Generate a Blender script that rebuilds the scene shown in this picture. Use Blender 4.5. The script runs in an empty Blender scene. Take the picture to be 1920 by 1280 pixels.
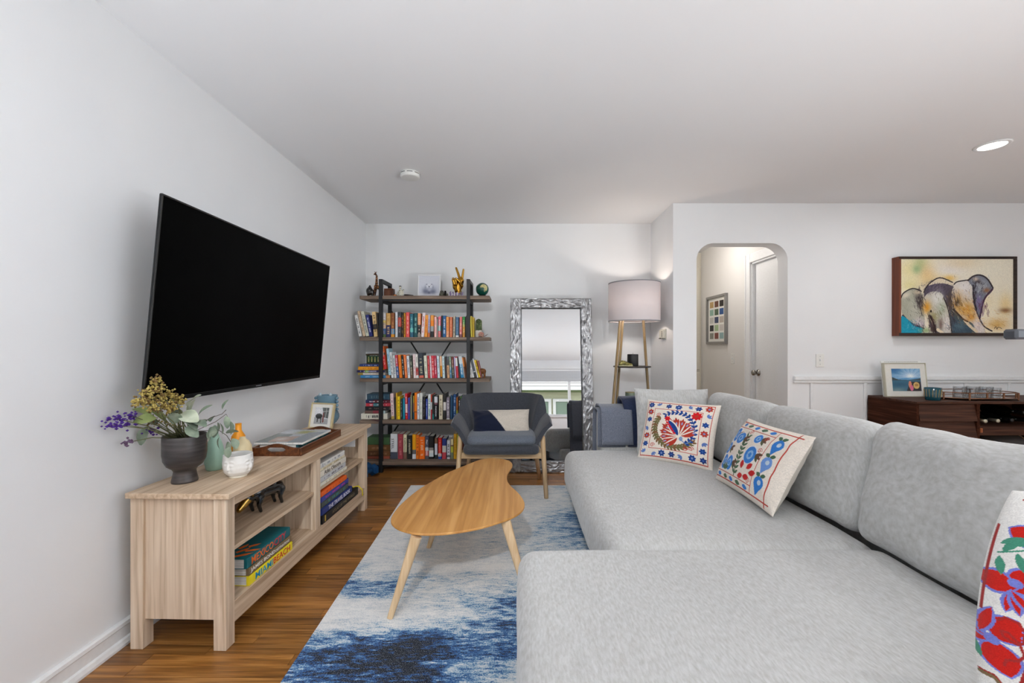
import bpy, bmesh, math, random
import numpy as np
from mathutils import Vector, Matrix, noise

S = bpy.context.scene
COL = S.collection
R = math.radians
PI = math.pi

# ---------------------------------------------------------------- camera, world, lights, exposure
F = 800.0                      # focal length in pixels of the 1920 px wide frame
VX, VY, HC = 966.0, 650.0, 1.165   # principal point and camera height
CEIL = 2.44
cam_data = bpy.data.cameras.new('camera')
cam = bpy.data.objects.new('camera', cam_data)
COL.objects.link(cam)
cam.location = (0, 0, HC)
cam.rotation_euler = (PI / 2, 0, 0)
cam_data.sensor_width = 36.0
cam_data.sensor_fit = 'HORIZONTAL'
cam_data.lens = 36.0 * F / 1920
cam_data.shift_x = -(VX - 960) / 1920
cam_data.shift_y = (VY - 640) / 1920
cam_data.clip_start = 0.02
S.camera = cam
S.view_settings.view_transform = 'Standard'
S.view_settings.look = 'None'
S.view_settings.gamma = 1.0
S.view_settings.use_curve_mapping = False
S.view_settings.exposure = 0.25

world = bpy.data.worlds.new('overcast_sky')
S.world = world
world.use_nodes = True
wn = world.node_tree
bg = wn.nodes['Background']
tc = wn.nodes.new('ShaderNodeTexCoord')
sep = wn.nodes.new('ShaderNodeSeparateXYZ')
ramp = wn.nodes.new('ShaderNodeValToRGB')
wn.links.new(tc.outputs['Generated'], sep.inputs[0])
wn.links.new(sep.outputs['Z'], ramp.inputs[0])
ramp.color_ramp.elements[0].position = 0.0
ramp.color_ramp.elements[0].color = (0.80, 0.86, 0.95, 1)
ramp.color_ramp.elements[1].position = 0.7
ramp.color_ramp.elements[1].color = (0.93, 0.96, 1.0, 1)
wn.links.new(ramp.outputs[0], bg.inputs['Color'])
bg.inputs['Strength'].default_value = 4.4


def light(name, kind, loc, energy, color=(1, 1, 1), **kw):
    d = bpy.data.lights.new(name, kind)
    d.energy = energy
    d.color = color
    rot = kw.pop('rot', (0, 0, 0))
    for k, v in kw.items():
        setattr(d, k, v)
    o = bpy.data.objects.new(name, d)
    COL.objects.link(o)
    o.location = loc
    o.rotation_euler = rot
    return o


# recessed ceiling lamps (one shows in the picture, the others are added fill lamps out of view)
DOWNLIGHTS = [(3.02, 2.70), (3.02, 0.55), (3.02, -1.6), (1.8, 0.5), (-0.8, 0.1), (1.8, -1.6), (-0.8, -1.7)]
for dx, dy in DOWNLIGHTS:
    light('downlight_bulb', 'AREA', (dx, dy, CEIL - 0.012), 6.5, (0.97, 0.985, 1.0), shape='DISK', size=0.13)
# daylight through the rear window and two added unseen openings: sampling portals
WIN_B = (-1.1, 2.9, 0.95, 2.2)      # back window: x0, x1, z0, z1 at y = YB
WIN_R_ADDED = (-2.9, 0.5, 0.08, 2.25)      # unseen side window, added to brighten the room: y0, y1, z0, z1 at x = XR
WIN_P_ADDED = (3.2, 5.1, 0.06, 2.25)       # unseen glazed door, added to throw light down the room
YB, XR = -3.3, 5.3
for nm, loc, rot, sx, sy in (
    ('window_portal_back', ((WIN_B[0] + WIN_B[1]) / 2, YB - 0.16, (WIN_B[2] + WIN_B[3]) / 2), (PI / 2, 0, 0), WIN_B[1] - WIN_B[0], WIN_B[3] - WIN_B[2]),
    ('portal_added_door', ((WIN_P_ADDED[0] + WIN_P_ADDED[1]) / 2, YB - 0.16, (WIN_P_ADDED[2] + WIN_P_ADDED[3]) / 2), (PI / 2, 0, 0), WIN_P_ADDED[1] - WIN_P_ADDED[0], WIN_P_ADDED[3] - WIN_P_ADDED[2]),
    ('portal_added_side', (XR + 0.16, (WIN_R_ADDED[0] + WIN_R_ADDED[1]) / 2, (WIN_R_ADDED[2] + WIN_R_ADDED[3]) / 2), (PI / 2, 0, PI / 2), WIN_R_ADDED[1] - WIN_R_ADDED[0], WIN_R_ADDED[3] - WIN_R_ADDED[2])):
    po = light(nm, 'AREA', loc, 1.0, shape='RECTANGLE', size=sx, size_y=sy, rot=rot)
    po.data.cycles.is_portal = True
light('sun', 'SUN', (0, 0, 8), 3.0, (1.0, 0.96, 0.9), angle=R(1.0), rot=(R(30), 0, R(-135) + PI))
# two unseen uplighters added behind the camera as cool white ceiling fill
FILL_UPLIGHTS = [(-1.1, -0.7), (2.9, -0.7)]
for (ux, uy), uw in zip(FILL_UPLIGHTS, (128.0, 195.0)):
    light('fill_uplight', 'POINT', (ux, uy, 0.46), uw, (0.84, 0.92, 1.0), shadow_soft_size=0.06)
# two unseen spotlights added behind the camera as fill: one on the floor thrown up at the far half of the ceiling, one in the ceiling along the room
FILL_SPOTS = [(Vector((2.35, -0.9, 0.62)), Vector((-0.35, 3.6, 2.44)), 100.0, 66, 0.12), (Vector((-0.25, -0.75, 2.36)), Vector((-0.25, 4.4, 0.35)), 150.0, 58, 0.06)]
for sa, sb, sw, sz_, sr in FILL_SPOTS:
    sl_ = light('fill_spot', 'SPOT', sa, sw, (0.95, 0.975, 1.0), spot_size=R(sz_), spot_blend=1.0, shadow_soft_size=sr)
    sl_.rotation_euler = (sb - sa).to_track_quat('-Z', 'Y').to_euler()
# the lit bulb of the floor lamp and an unseen lamp added to brighten the hall
light('floor_lamp_bulb', 'POINT', (1.11, 4.0, 1.585), 8.0, (1.0, 0.88, 0.77), shadow_soft_size=0.035)
light('hall_fill_light', 'POINT', (1.95, 4.75, 2.2), 8.0, (1.0, 0.94, 0.88), shadow_soft_size=0.08)


# ---------------------------------------------------------------- helpers
def P(px, py, Y):
    return Vector(((px - VX) / F * Y, Y, HC - (py - VY) / F * Y))


def lin(c):
    return tuple(((v / 12.92) if v <= 0.04045 else ((v + 0.055) / 1.055) ** 2.4) for v in c)


def rgb(r, g, b):
    return lin((r / 255.0, g / 255.0, b / 255.0))


def new_mat(name):
    m = bpy.data.materials.new(name)
    m.use_nodes = True
    nt = m.node_tree
    return m, nt, nt.nodes['Principled BSDF']


_flat = {}


def flat(r, g, b, rough=0.6, spec=0.4, metal=0.0, coat=0.0):
    key = (r, g, b, rough, spec, metal, coat)
    if key in _flat:
        return _flat[key]
    m, nt, bs = new_mat('paint_%d_%d_%d' % (r, g, b))
    # a slight procedural mottling keeps every surface from being dead flat
    tcn = nt.nodes.new('ShaderNodeTexCoord')
    nz = nt.nodes.new('ShaderNodeTexNoise')
    nz.inputs['Scale'].default_value = 60.0
    mx = nt.nodes.new('ShaderNodeMix')
    mx.data_type = 'RGBA'
    c = rgb(r, g, b)
    mx.inputs[6].default_value = tuple(v * 0.93 for v in c) + (1,)
    mx.inputs[7].default_value = tuple(min(1, v * 1.05) for v in c) + (1,)
    nt.links.new(tcn.outputs['Object'], nz.inputs['Vector'])
    nt.links.new(nz.outputs['Fac'], mx.inputs[0])
    nt.links.new(mx.outputs[2], bs.inputs['Base Color'])
    bs.inputs['Roughness'].default_value = rough
    bs.inputs['Specular IOR Level'].default_value = spec
    bs.inputs['Metallic'].default_value = metal
    bs.inputs['Coat Weight'].default_value = coat
    _flat[key] = m
    return m


def ramp_node(nt, stops):
    r = nt.nodes.new('ShaderNodeValToRGB')
    cr = r.color_ramp
    while len(cr.elements) < len(stops):
        cr.elements.new(0.5)
    for e, (p, c) in zip(cr.elements, stops):
        e.position = p
        e.color = tuple(c) + (1,)
    return r


def noisy(name, stops, scale=(20, 20, 20), detail=5.0, rough=0.7, bump=0.0, bscale=None, dist=0.0, spec=0.3,
          rnd=True, sheen=0.0, metal=0.0, coords='Object', coat=0.0):
    """Noise through a colour ramp, stretched by SCALE: wood grain, fabric, stone."""
    m, nt, bs = new_mat(name)
    tcn = nt.nodes.new('ShaderNodeTexCoord')
    mp = nt.nodes.new('ShaderNodeMapping')
    mp.inputs['Scale'].default_value = scale
    nt.links.new(tcn.outputs[coords], mp.inputs['Vector'])
    if rnd:
        oi = nt.nodes.new('ShaderNodeObjectInfo')
        ml = nt.nodes.new('ShaderNodeMath')
        ml.operation = 'MULTIPLY'
        ml.inputs[1].default_value = 37.0
        nt.links.new(oi.outputs['Random'], ml.inputs[0])
        nt.links.new(ml.outputs[0], mp.inputs['Location'])
    nz = nt.nodes.new('ShaderNodeTexNoise')
    nz.inputs['Scale'].default_value = 1.0
    nz.inputs['Detail'].default_value = detail
    nz.inputs['Distortion'].default_value = dist
    nt.links.new(mp.outputs[0], nz.inputs['Vector'])
    rp = ramp_node(nt, stops)
    nt.links.new(nz.outputs['Fac'], rp.inputs[0])
    nt.links.new(rp.outputs[0], bs.inputs['Base Color'])
    bs.inputs['Roughness'].default_value = rough
    bs.inputs['Specular IOR Level'].default_value = spec
    bs.inputs['Metallic'].default_value = metal
    bs.inputs['Coat Weight'].default_value = coat
    bs.inputs['Coat Roughness'].default_value = 0.2
    if sheen:
        bs.inputs['Sheen Weight'].default_value = sheen
    if bump:
        bp = nt.nodes.new('ShaderNodeBump')
        bp.inputs['Strength'].default_value = bump
        bp.inputs['Distance'].default_value = 0.004
        if bscale:
            n2 = nt.nodes.new('ShaderNodeTexNoise')
            n2.inputs['Scale'].default_value = bscale
            n2.inputs['Detail'].default_value = 3.0
            nt.links.new(tcn.outputs[coords], n2.inputs['Vector'])
            nt.links.new(n2.outputs['Fac'], bp.inputs['Height'])
        else:
            nt.links.new(nz.outputs['Fac'], bp.inputs['Height'])
        nt.links.new(bp.outputs[0], bs.inputs['Normal'])
    return m


def wood(name, dark, light_, axis, fine=90.0, rough=0.5, coat=0.0, spec=0.35, mid=None, along=2.2, bump=0.1):
    sc = [fine, fine, fine]
    sc['XYZ'.index(axis)] = along
    mid = mid or tuple((a + b) / 2 for a, b in zip(dark, light_))
    return noisy(name, [(0.3, dark), (0.5, mid), (0.68, light_)], scale=tuple(sc), detail=6, rough=rough, bump=bump,
                 dist=0.6, spec=spec, coat=coat)


def attr_mat(name, rough=0.8, spec=0.2, bump=0.0, bscale=400.0, sheen=0.0):
    """Colour straight from the mesh's own printed or stitched colour layer."""
    m, nt, bs = new_mat(name)
    at = nt.nodes.new('ShaderNodeAttribute')
    at.attribute_name = 'print'
    nt.links.new(at.outputs['Color'], bs.inputs['Base Color'])
    bs.inputs['Roughness'].default_value = rough
    bs.inputs['Specular IOR Level'].default_value = spec
    if sheen:
        bs.inputs['Sheen Weight'].default_value = sheen
    if bump:
        tcn = nt.nodes.new('ShaderNodeTexCoord')
        n2 = nt.nodes.new('ShaderNodeTexNoise')
        n2.inputs['Scale'].default_value = bscale
        bp = nt.nodes.new('ShaderNodeBump')
        bp.inputs['Strength'].default_value = bump
        bp.inputs['Distance'].default_value = 0.002
        nt.links.new(tcn.outputs['Object'], n2.inputs['Vector'])
        nt.links.new(n2.outputs['Fac'], bp.inputs['Height'])
        nt.links.new(bp.outputs[0], bs.inputs['Normal'])
    return m


class MB:
    """Collects verts / faces (with a material index per face)."""

    def __init__(s):
        s.v, s.f, s.mi = [], [], []

    def add(s, vs, fs, mi=0, M=None):
        n = len(s.v)
        if M is not None:
            vs = [M @ Vector(p) for p in vs]
        s.v.extend(tuple(p) for p in vs)
        s.f.extend(tuple(i + n for i in f) for f in fs)
        s.mi.extend([mi] * len(fs))
        return s

    def box(s, x0, x1, y0, y1, z0, z1, mi=0, M=None):
        x0, x1 = sorted((x0, x1)); y0, y1 = sorted((y0, y1)); z0, z1 = sorted((z0, z1))
        vs = [(x0, y0, z0), (x1, y0, z0), (x1, y1, z0), (x0, y1, z0), (x0, y0, z1), (x1, y0, z1), (x1, y1, z1), (x0, y1, z1)]
        fs = [(3, 2, 1, 0), (4, 5, 6, 7), (0, 1, 5, 4), (1, 2, 6, 5), (2, 3, 7, 6), (3, 0, 4, 7)]
        return s.add(vs, fs, mi, M)

    def cbox(s, x0, x1, y0, y1, z0, z1, c=0.003, mi=0, M=None):
        """box with chamfered edges"""
        x0, x1 = sorted((x0, x1)); y0, y1 = sorted((y0, y1)); z0, z1 = sorted((z0, z1))
        c = min(c, (x1 - x0) * .45, (y1 - y0) * .45, (z1 - z0) * .45)
        vs, idx = [], {}
        for sx in (0, 1):
            for sy in (0, 1):
                for sz in (0, 1):
                    p = (x1 if sx else x0, y1 if sy else y0, z1 if sz else z0)
                    d = (-1 if sx else 1, -1 if sy else 1, -1 if sz else 1)
                    for a in range(3):
                        q = [p[k] + d[k] * c for k in range(3)]
                        q[a] = p[a]
                        idx[(sx, sy, sz, a)] = len(vs)
                        vs.append(tuple(q))
        fs = []
        for a in range(3):
            b, d = (a + 1) % 3, (a + 2) % 3
            for sa in (0, 1):
                ring = []
                for sb, sd in ((0, 0), (1, 0), (1, 1), (0, 1)):
                    k = [0, 0, 0]; k[a], k[b], k[d] = sa, sb, sd
                    ring.append(idx[(k[0], k[1], k[2], a)])
                fs.append(tuple(ring if sa else ring[::-1]))
            for sb in (0, 1):           # edges along axis a
                for sd in (0, 1):
                    def key(sa, ax):
                        k = [0, 0, 0]; k[a], k[b], k[d] = sa, sb, sd
                        return idx[(k[0], k[1], k[2], ax)]
                    q = (key(0, b), key(1, b), key(1, d), key(0, d))
                    fs.append(q if sb ^ sd == 0 else q[::-1])
        for sx in (0, 1):
            for sy in (0, 1):
                for sz in (0, 1):
                    t = tuple(idx[(sx, sy, sz, a)] for a in range(3))
                    fs.append(t if (sx + sy + sz) % 2 else t[::-1])
        return s.add(vs, fs, mi, M)

    def lathe(s, prof, n=32, mi=0, M=None, cx=0, cy=0, caps=True):
        vs, fs = [], []
        for r, z in prof:
            for k in range(n):
                a = 2 * PI * k / n
                vs.append((cx + r * math.cos(a), cy + r * math.sin(a), z))
        for i in range(len(prof) - 1):
            for k in range(n):
                k2 = (k + 1) % n
                fs.append((i * n + k, i * n + k2, (i + 1) * n + k2, (i + 1) * n + k))
        if caps:
            fs.append(tuple(range(n))[::-1])
            fs.append(tuple((len(prof) - 1) * n + k for k in range(n)))
        return s.add(vs, fs, mi, M)

    def tube(s, pts, rad, n=8, mi=0, M=None, flat_=1.0):
        pts = [Vector(p) for p in pts]
        rads = rad if isinstance(rad, (list, tuple)) else [rad] * len(pts)
        vs, fs = [], []
        t0 = (pts[1] - pts[0]).normalized()
        up = Vector((0, 0, 1)) if abs(t0.z) < 0.9 else Vector((0, 1, 0))
        side = t0.cross(up).normalized()
        for i, p in enumerate(pts):
            t = (pts[min(i + 1, len(pts) - 1)] - pts[max(i - 1, 0)])
            t = t.normalized() if t.length > 1e-9 else t0
            side = (side - t * side.dot(t)).normalized()
            up2 = side.cross(t).normalized()
            for k in range(n):
                a = 2 * PI * k / n
                vs.append(p + (side * math.cos(a) + up2 * math.sin(a) * flat_) * rads[i])
        for i in range(len(pts) - 1):
            for k in range(n):
                k2 = (k + 1) % n
                fs.append((i * n + k, (i + 1) * n + k, (i + 1) * n + k2, i * n + k2))
        fs.append(tuple(range(n)))
        fs.append(tuple((len(pts) - 1) * n + k for k in range(n))[::-1])
        return s.add(vs, fs, mi, M)

    def prism(s, outline, z0, z1, mi=0, M=None):
        n = len(outline)
        vs = [(x, y, z0) for x, y in outline] + [(x, y, z1) for x, y in outline]
        fs = [tuple(range(n))[::-1], tuple(range(n, 2 * n))]
        fs += [(i, (i + 1) % n, n + (i + 1) % n, n + i) for i in range(n)]
        return s.add(vs, fs, mi, M)

    def ball(s, c, r, n=12, mi=0, M=None, sc=(1, 1, 1)):
        vs, fs = [], []
        h = n // 2
        for i in range(1, h):
            a = PI * i / h
            for k in range(n):
                b = 2 * PI * k / n
                vs.append((c[0] + r * sc[0] * math.sin(a) * math.cos(b), c[1] + r * sc[1] * math.sin(a) * math.sin(b), c[2] + r * sc[2] * math.cos(a)))
        top, bot = len(vs), len(vs) + 1
        vs += [(c[0], c[1], c[2] + r * sc[2]), (c[0], c[1], c[2] - r * sc[2])]
        for i in range(h - 2):
            for k in range(n):
                k2 = (k + 1) % n
                fs.append((i * n + k, (i + 1) * n + k, (i + 1) * n + k2, i * n + k2))
        for k in range(n):
            k2 = (k + 1) % n
            fs.append((top, k, k2))
            fs.append((bot, (h - 2) * n + k2, (h - 2) * n + k))
        return s.add(vs, fs, mi, M)

    def mesh(s, name, smooth=False, fix=True):
        me = bpy.data.meshes.new(name)
        me.from_pydata(s.v, [], s.f)
        if len(set(s.mi)) > 1:
            me.polygons.foreach_set('material_index', s.mi)
        if smooth:
            me.polygons.foreach_set('use_smooth', [True] * len(s.f))
        if fix:
            b = bmesh.new(); b.from_mesh(me)
            bmesh.ops.recalc_face_normals(b, faces=b.faces)
            b.to_mesh(me); b.free()
        me.update()
        return me


WM = {}          # world matrix of rotated one-mesh things that carry parts
WP = {}          # world position that a parent's children are measured from


def tag(o, label=None, cat=None, group=None, kind=None):
    if label: o['label'] = label
    if cat: o['category'] = cat
    if group: o['group'] = group
    if kind: o['kind'] = kind
    return o


def thing(name, label, cat, loc=(0, 0, 0), rotz=None, group=None):
    """An Empty at the thing's base; rotz given -> its parts are built in local coordinates."""
    o = bpy.data.objects.new(name, None)
    o.empty_display_size = 0.1
    COL.objects.link(o)
    o.location = loc
    if rotz is not None:
        o.rotation_euler = (0, 0, rotz)
        WP[o.name] = Vector((0, 0, 0))
    else:
        WP[o.name] = Vector(loc)
    return tag(o, label, cat, group)


def link(name, me, mats, parent=None, label=None, cat=None, group=None, kind=None, M=None):
    """One mesh object; its origin goes to the middle of its base."""
    mats = mats if isinstance(mats, (list, tuple)) else [mats]
    for m in mats:
        me.materials.append(m)
    o = bpy.data.objects.new(name, me)
    COL.objects.link(o)
    if M is not None:
        o.matrix_world = M
        WM[o.name] = M.copy()
        return tag(o, label, cat, group, kind)
    n = len(me.vertices)
    co = np.empty(n * 3, dtype=np.float32)
    me.vertices.foreach_get('co', co)
    co = co.reshape(-1, 3)
    lo, hi = co.min(0), co.max(0)
    c = np.array([(lo[0] + hi[0]) / 2, (lo[1] + hi[1]) / 2, lo[2]], dtype=np.float32)
    co -= c
    me.vertices.foreach_set('co', co.ravel())
    me.update()
    cv = Vector([float(x) for x in c])
    if parent is not None:
        o.parent = parent
        if parent.name in WM:
            o.matrix_parent_inverse = WM[parent.name].inverted()
            o.location = cv
        else:
            o.location = cv - WP[parent.name]
    else:
        o.location = cv
    WP[o.name] = cv
    return tag(o, label, cat, group, kind)


def put(name, mb, mats, parent=None, smooth=False, **kw):
    return link(name, mb.mesh(name, smooth), mats, parent, **kw)


def auto_smooth(o, ang=35):
    """smooth shading with hard edges kept sharp"""
    me = o.data
    b = bmesh.new(); b.from_mesh(me)
    lim = R(ang)
    for f in b.faces: f.smooth = True
    for e in b.edges:
        e.smooth = not (len(e.link_faces) == 2 and e.calc_face_angle(0) > lim)
    b.to_mesh(me); b.free()
    return o


def struct(name, mb, m, parent=None, label=None, smooth=False):
    return put(name, mb, m, parent, smooth, kind='structure', label=label)


def child_of(o, p):
    o.parent = p
    o.location = o.location - WP[p.name]


def recalc(me):
    b = bmesh.new(); b.from_mesh(me)
    bmesh.ops.remove_doubles(b, verts=b.verts, dist=1e-6)
    bmesh.ops.recalc_face_normals(b, faces=b.faces)
    b.to_mesh(me); b.free()


# deferred: text curves and remeshed figures are turned into plain meshes in one go at the end
TEXTS, BLOBS = [], []


def text(s, name, size, mat, M, parent=None, depth=0.0006, align='CENTER', width=None, height=None):
    """Lettering as thin raised geometry. M: text plane (x along the line, y up, z out), world space."""
    cu = bpy.data.curves.new(name, 'FONT')
    cu.body = s
    cu.size = size
    cu.extrude = depth
    cu.offset = 0.0002
    cu.align_x = align
    cu.align_y = 'CENTER'
    cu.resolution_u = 2
    o = bpy.data.objects.new(name, cu)
    COL.objects.link(o)
    TEXTS.append((o, name, mat, M, parent, width, height))
    return o


def frame_M(origin, xdir, ydir):
    x = Vector(xdir).normalized()
    y = Vector(ydir); y = (y - x * y.dot(x)).normalized()
    z = x.cross(y)
    M = Matrix((x, y, z)).transposed().to_4x4()
    M.translation = Vector(origin)
    return M


def blob(name, caps, voxel, mat, parent=None, M=None, smooth_it=4, **kw):
    """One continuous body out of tapered limbs (p0, p1, r0, r1[, flatten]) fused by a voxel remesh."""
    mb = MB()
    for c in caps:
        p0, p1, r0, r1 = c[:4]
        p0, p1 = Vector(p0), Vector(p1)
        k = 5
        if (p1 - p0).length < 1e-6:
            mb.ball(p0, r0, 14, sc=c[4] if len(c) > 4 else (1, 1, 1))
            continue
        pts = [p0.lerp(p1, i / (k - 1)) for i in range(k)]
        mb.tube(pts, [r0 + (r1 - r0) * i / (k - 1) for i in range(k)], 12)
        mb.ball(p0, r0, 12); mb.ball(p1, r1, 12)
    if M is not None:
        mb.v = [tuple(M @ Vector(p)) for p in mb.v]
    o = put(name, mb, mat, parent, True, **kw)
    r = o.modifiers.new('remesh', 'REMESH')
    r.mode = 'VOXEL'; r.voxel_size = voxel; r.use_smooth_shade = True
    s = o.modifiers.new('smooth', 'SMOOTH')
    s.iterations = smooth_it; s.factor = 0.5
    BLOBS.append(o)
    return o


def finish():
    bpy.context.view_layer.update()
    dg = bpy.context.evaluated_depsgraph_get()
    for o, name, mat, M, parent, width, height in TEXTS:
        me = bpy.data.meshes.new_from_object(o.evaluated_get(dg))
        me.materials.clear()
        co = np.empty(len(me.vertices) * 3, dtype=np.float32)
        me.vertices.foreach_get('co', co)
        co = co.reshape(-1, 3)
        if len(co) == 0:
            continue
        lo, hi = co.min(0), co.max(0)
        if height: co[:, 1] = (co[:, 1] - (lo[1] + hi[1]) / 2) * (height / max(hi[1] - lo[1], 1e-6))
        if width: co[:, 0] = (co[:, 0] - (lo[0] + hi[0]) / 2) * (width / max(hi[0] - lo[0], 1e-6))
        m3 = np.array([[M[i][j] for j in range(4)] for i in range(3)])
        co = co @ m3[:, :3].T + m3[:, 3]
        me.vertices.foreach_set('co', co.astype(np.float32).ravel())
        me.update()
        link(name, me, mat, parent)
    for o in BLOBS:
        me = bpy.data.meshes.new_from_object(o.evaluated_get(dg))
        o.modifiers.clear()
        o.data = me
    for o, *_ in TEXTS:
        cu = o.data
        bpy.data.objects.remove(o)
        bpy.data.curves.remove(cu)


def cube_shell(n, cosine=True):
    """n x n grid on each face of the unit cube [-1,1]^3, shared edges"""
    g = [(-math.cos(PI * i / n) if cosine else -1 + 2 * i / n) for i in range(n + 1)]
    idx, vs, fs = {}, [], []

    def vid(p):
        k = tuple(round(c, 5) for c in p)
        if k not in idx:
            idx[k] = len(vs); vs.append(p)
        return idx[k]
    for a in range(3):
        b, c = (a + 1) % 3, (a + 2) % 3
        for sgn in (-1, 1):
            for i in range(n):
                for j in range(n):
                    q = []
                    for u, v in ((g[i], g[j]), (g[i + 1], g[j]), (g[i + 1], g[j + 1]), (g[i], g[j + 1])):
                        p = [0, 0, 0]; p[a], p[b], p[c] = sgn, u, v
                        q.append(vid(tuple(p)))
                    fs.append(tuple(q if sgn > 0 else q[::-1]))
    return np.array(vs), fs


_shell = {}


def cushion_mesh(name, w, d, h, r, n=26, bulge=(0.0, 0.0, 0.02), wob=0.004, wfreq=5.0, M=None, seed=0, droop=0.0):
    """Soft box of w x d x h (centre at origin), rounded by r, faces puffed by bulge (x, y, z)."""
    if n not in _shell:
        _shell[n] = cube_shell(n)
    vs, fs = _shell[n]
    half = np.array([w / 2, d / 2, h / 2])
    p = vs * half
    core = np.clip(p, -(half - r), half - r)
    dlt = p - core
    ln = np.linalg.norm(dlt, axis=1)
    ln[ln == 0] = 1
    q = core + dlt / ln[:, None] * r
    u = np.clip(q / half, -1, 1)
    out = q.copy()
    for a in range(3):
        b, c = (a + 1) % 3, (a + 2) % 3
        out[:, a] += u[:, a] * bulge[a] * (1 - u[:, b] ** 2) * (1 - u[:, c] ** 2)
    if droop:
        out[:, 2] -= droop * u[:, 0] ** 2 * u[:, 1] ** 2 * (u[:, 2] > 0)
    if wob:
        for i, v in enumerate(out):
            nv = noise.noise_vector(Vector((v[0] * wfreq + seed * 7.3, v[1] * wfreq + seed, v[2] * wfreq)))
            out[i] += np.array(nv) * wob
    me = bpy.data.meshes.new(name)
    if M is not None:
        out = [M @ Vector(v) for v in out]
    me.from_pydata([tuple(v) for v in out], [], fs)
    me.polygons.foreach_set('use_smooth', [True] * len(fs))
    me.update()
    return me


# ---------------------------------------------------------------- a small painter for printed / stitched colour
class Canvas:
    def __init__(s, w, h, bg_, aspect=1.0):
        s.w, s.h = w, h
        s.a = np.empty((h, w, 3)); s.a[:] = np.array(bg_) / 255.0
        s.X, s.Y = np.meshgrid(np.linspace(-aspect, aspect, w), np.linspace(-1, 1, h))
        s.rng = random.Random(5)

    def _set(s, m, c, al=1.0):
        c = np.array(c) / 255.0
        s.a[m] = s.a[m] * (1 - al) + c * al

    def poly(s, pts, c, al=1.0):
        xs = [p[0] for p in pts]; ys = [p[1] for p in pts]
        bb = (s.X >= min(xs)) & (s.X <= max(xs)) & (s.Y >= min(ys)) & (s.Y <= max(ys))
        if not bb.any(): return
        X, Y = s.X[bb], s.Y[bb]
        ins = np.zeros(X.shape, bool)
        n = len(pts)
        for i in range(n):
            x1, y1 = pts[i]; x2, y2 = pts[(i + 1) % n]
            if y1 == y2: continue
            cr = ((Y >= min(y1, y2)) & (Y < max(y1, y2)))
            ins ^= cr & (X < (x2 - x1) * (Y - y1) / (y2 - y1) + x1)
        m = np.zeros(s.X.shape, bool); m[bb] = ins
        s._set(m, c, al)

    def ell(s, x, y, rx, ry, c, rot=0.0, al=1.0):
        ca, sa = math.cos(rot), math.sin(rot)
        u = ((s.X - x) * ca + (s.Y - y) * sa) / rx
        v = (-(s.X - x) * sa + (s.Y - y) * ca) / ry
        s._set(u * u + v * v <= 1, c, al)

    def soft(s, x, y, rx, ry, c, al=1.0, rot=0.0):
        ca, sa = math.cos(rot), math.sin(rot)
        u = ((s.X - x) * ca + (s.Y - y) * sa) / rx
        v = (-(s.X - x) * sa + (s.Y - y) * ca) / ry
        w = np.exp(-(u * u + v * v))[..., None] * al
        s.a = s.a * (1 - w) + np.array(c) / 255.0 * w

    def line(s, pts, w, c, al=1.0):
        for (x1, y1), (x2, y2) in zip(pts, pts[1:]):
            bb = (s.X >= min(x1, x2) - w) & (s.X <= max(x1, x2) + w) & (s.Y >= min(y1, y2) - w) & (s.Y <= max(y1, y2) + w)
            if not bb.any(): continue
            X, Y = s.X[bb], s.Y[bb]
            L = (x2 - x1) ** 2 + (y2 - y1) ** 2 + 1e-12
            t = np.clip(((X - x1) * (x2 - x1) + (Y - y1) * (y2 - y1)) / L, 0, 1)
            dd = (X - x1 - t * (x2 - x1)) ** 2 + (Y - y1 - t * (y2 - y1)) ** 2
            m = np.zeros(s.X.shape, bool); m[bb] = dd <= w * w
            s._set(m, c, al)

    def leaf(s, x, y, L, w, ang, c):
        pts = []
        for i in range(9):
            t = i / 8
            pts.append((t * L, w * math.sin(PI * t) ** 0.8))
        pts += [(px, -py) for px, py in pts[::-1]]
        ca, sa = math.cos(ang), math.sin(ang)
        s.poly([(x + px * ca - py * sa, y + px * sa + py * ca) for px, py in pts], c)

    def flower(s, x, y, r, n, c, c2=None, rot=0.0):
        for k in range(n):
            s.leaf(x, y, r, r * 0.3, rot + 2 * PI * k / n, c)
        if c2: s.ell(x, y, r * .28, r * .28, c2)

    def spiral(s, x, y, r, turns, w, c, a0=0.0, sgn=1):
        n = int(14 * turns)
        s.line([(x + r * (1 - i / n * .85) * math.cos(a0 + sgn * 2 * PI * turns * i / n), y + r * (1 - i / n * .85) * math.sin(a0 + sgn * 2 * PI * turns * i / n)) for i in range(n + 1)], w, c)

    def fuzz(s, amt, seed=1):
        rs = np.random.RandomState(seed)
        s.a = np.clip(s.a * (1 + amt * (rs.rand(s.h, s.w, 1) - .5)), 0, 1)

    def linear(s):
        a = np.clip(s.a, 0, 1)
        l = np.where(a <= 0.04045, a / 12.92, ((a + 0.055) / 1.055) ** 2.4)
        return np.concatenate([l, np.ones((s.h, s.w, 1))], axis=2).reshape(-1, 4)


def set_print(me, cols):
    at = me.color_attributes.new('print', 'FLOAT_COLOR', 'POINT')
    at.data.foreach_set('color', np.ascontiguousarray(cols, dtype=np.float32).ravel())


def grid_faces(w, h, off=0, flip=False):
    i, j = np.meshgrid(np.arange(w - 1), np.arange(h - 1))
    a = (j * w + i).ravel() + off
    q = np.stack([a, a + 1, a + w + 1, a + w], axis=1)
    return (q[:, ::-1] if flip else q)


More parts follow.
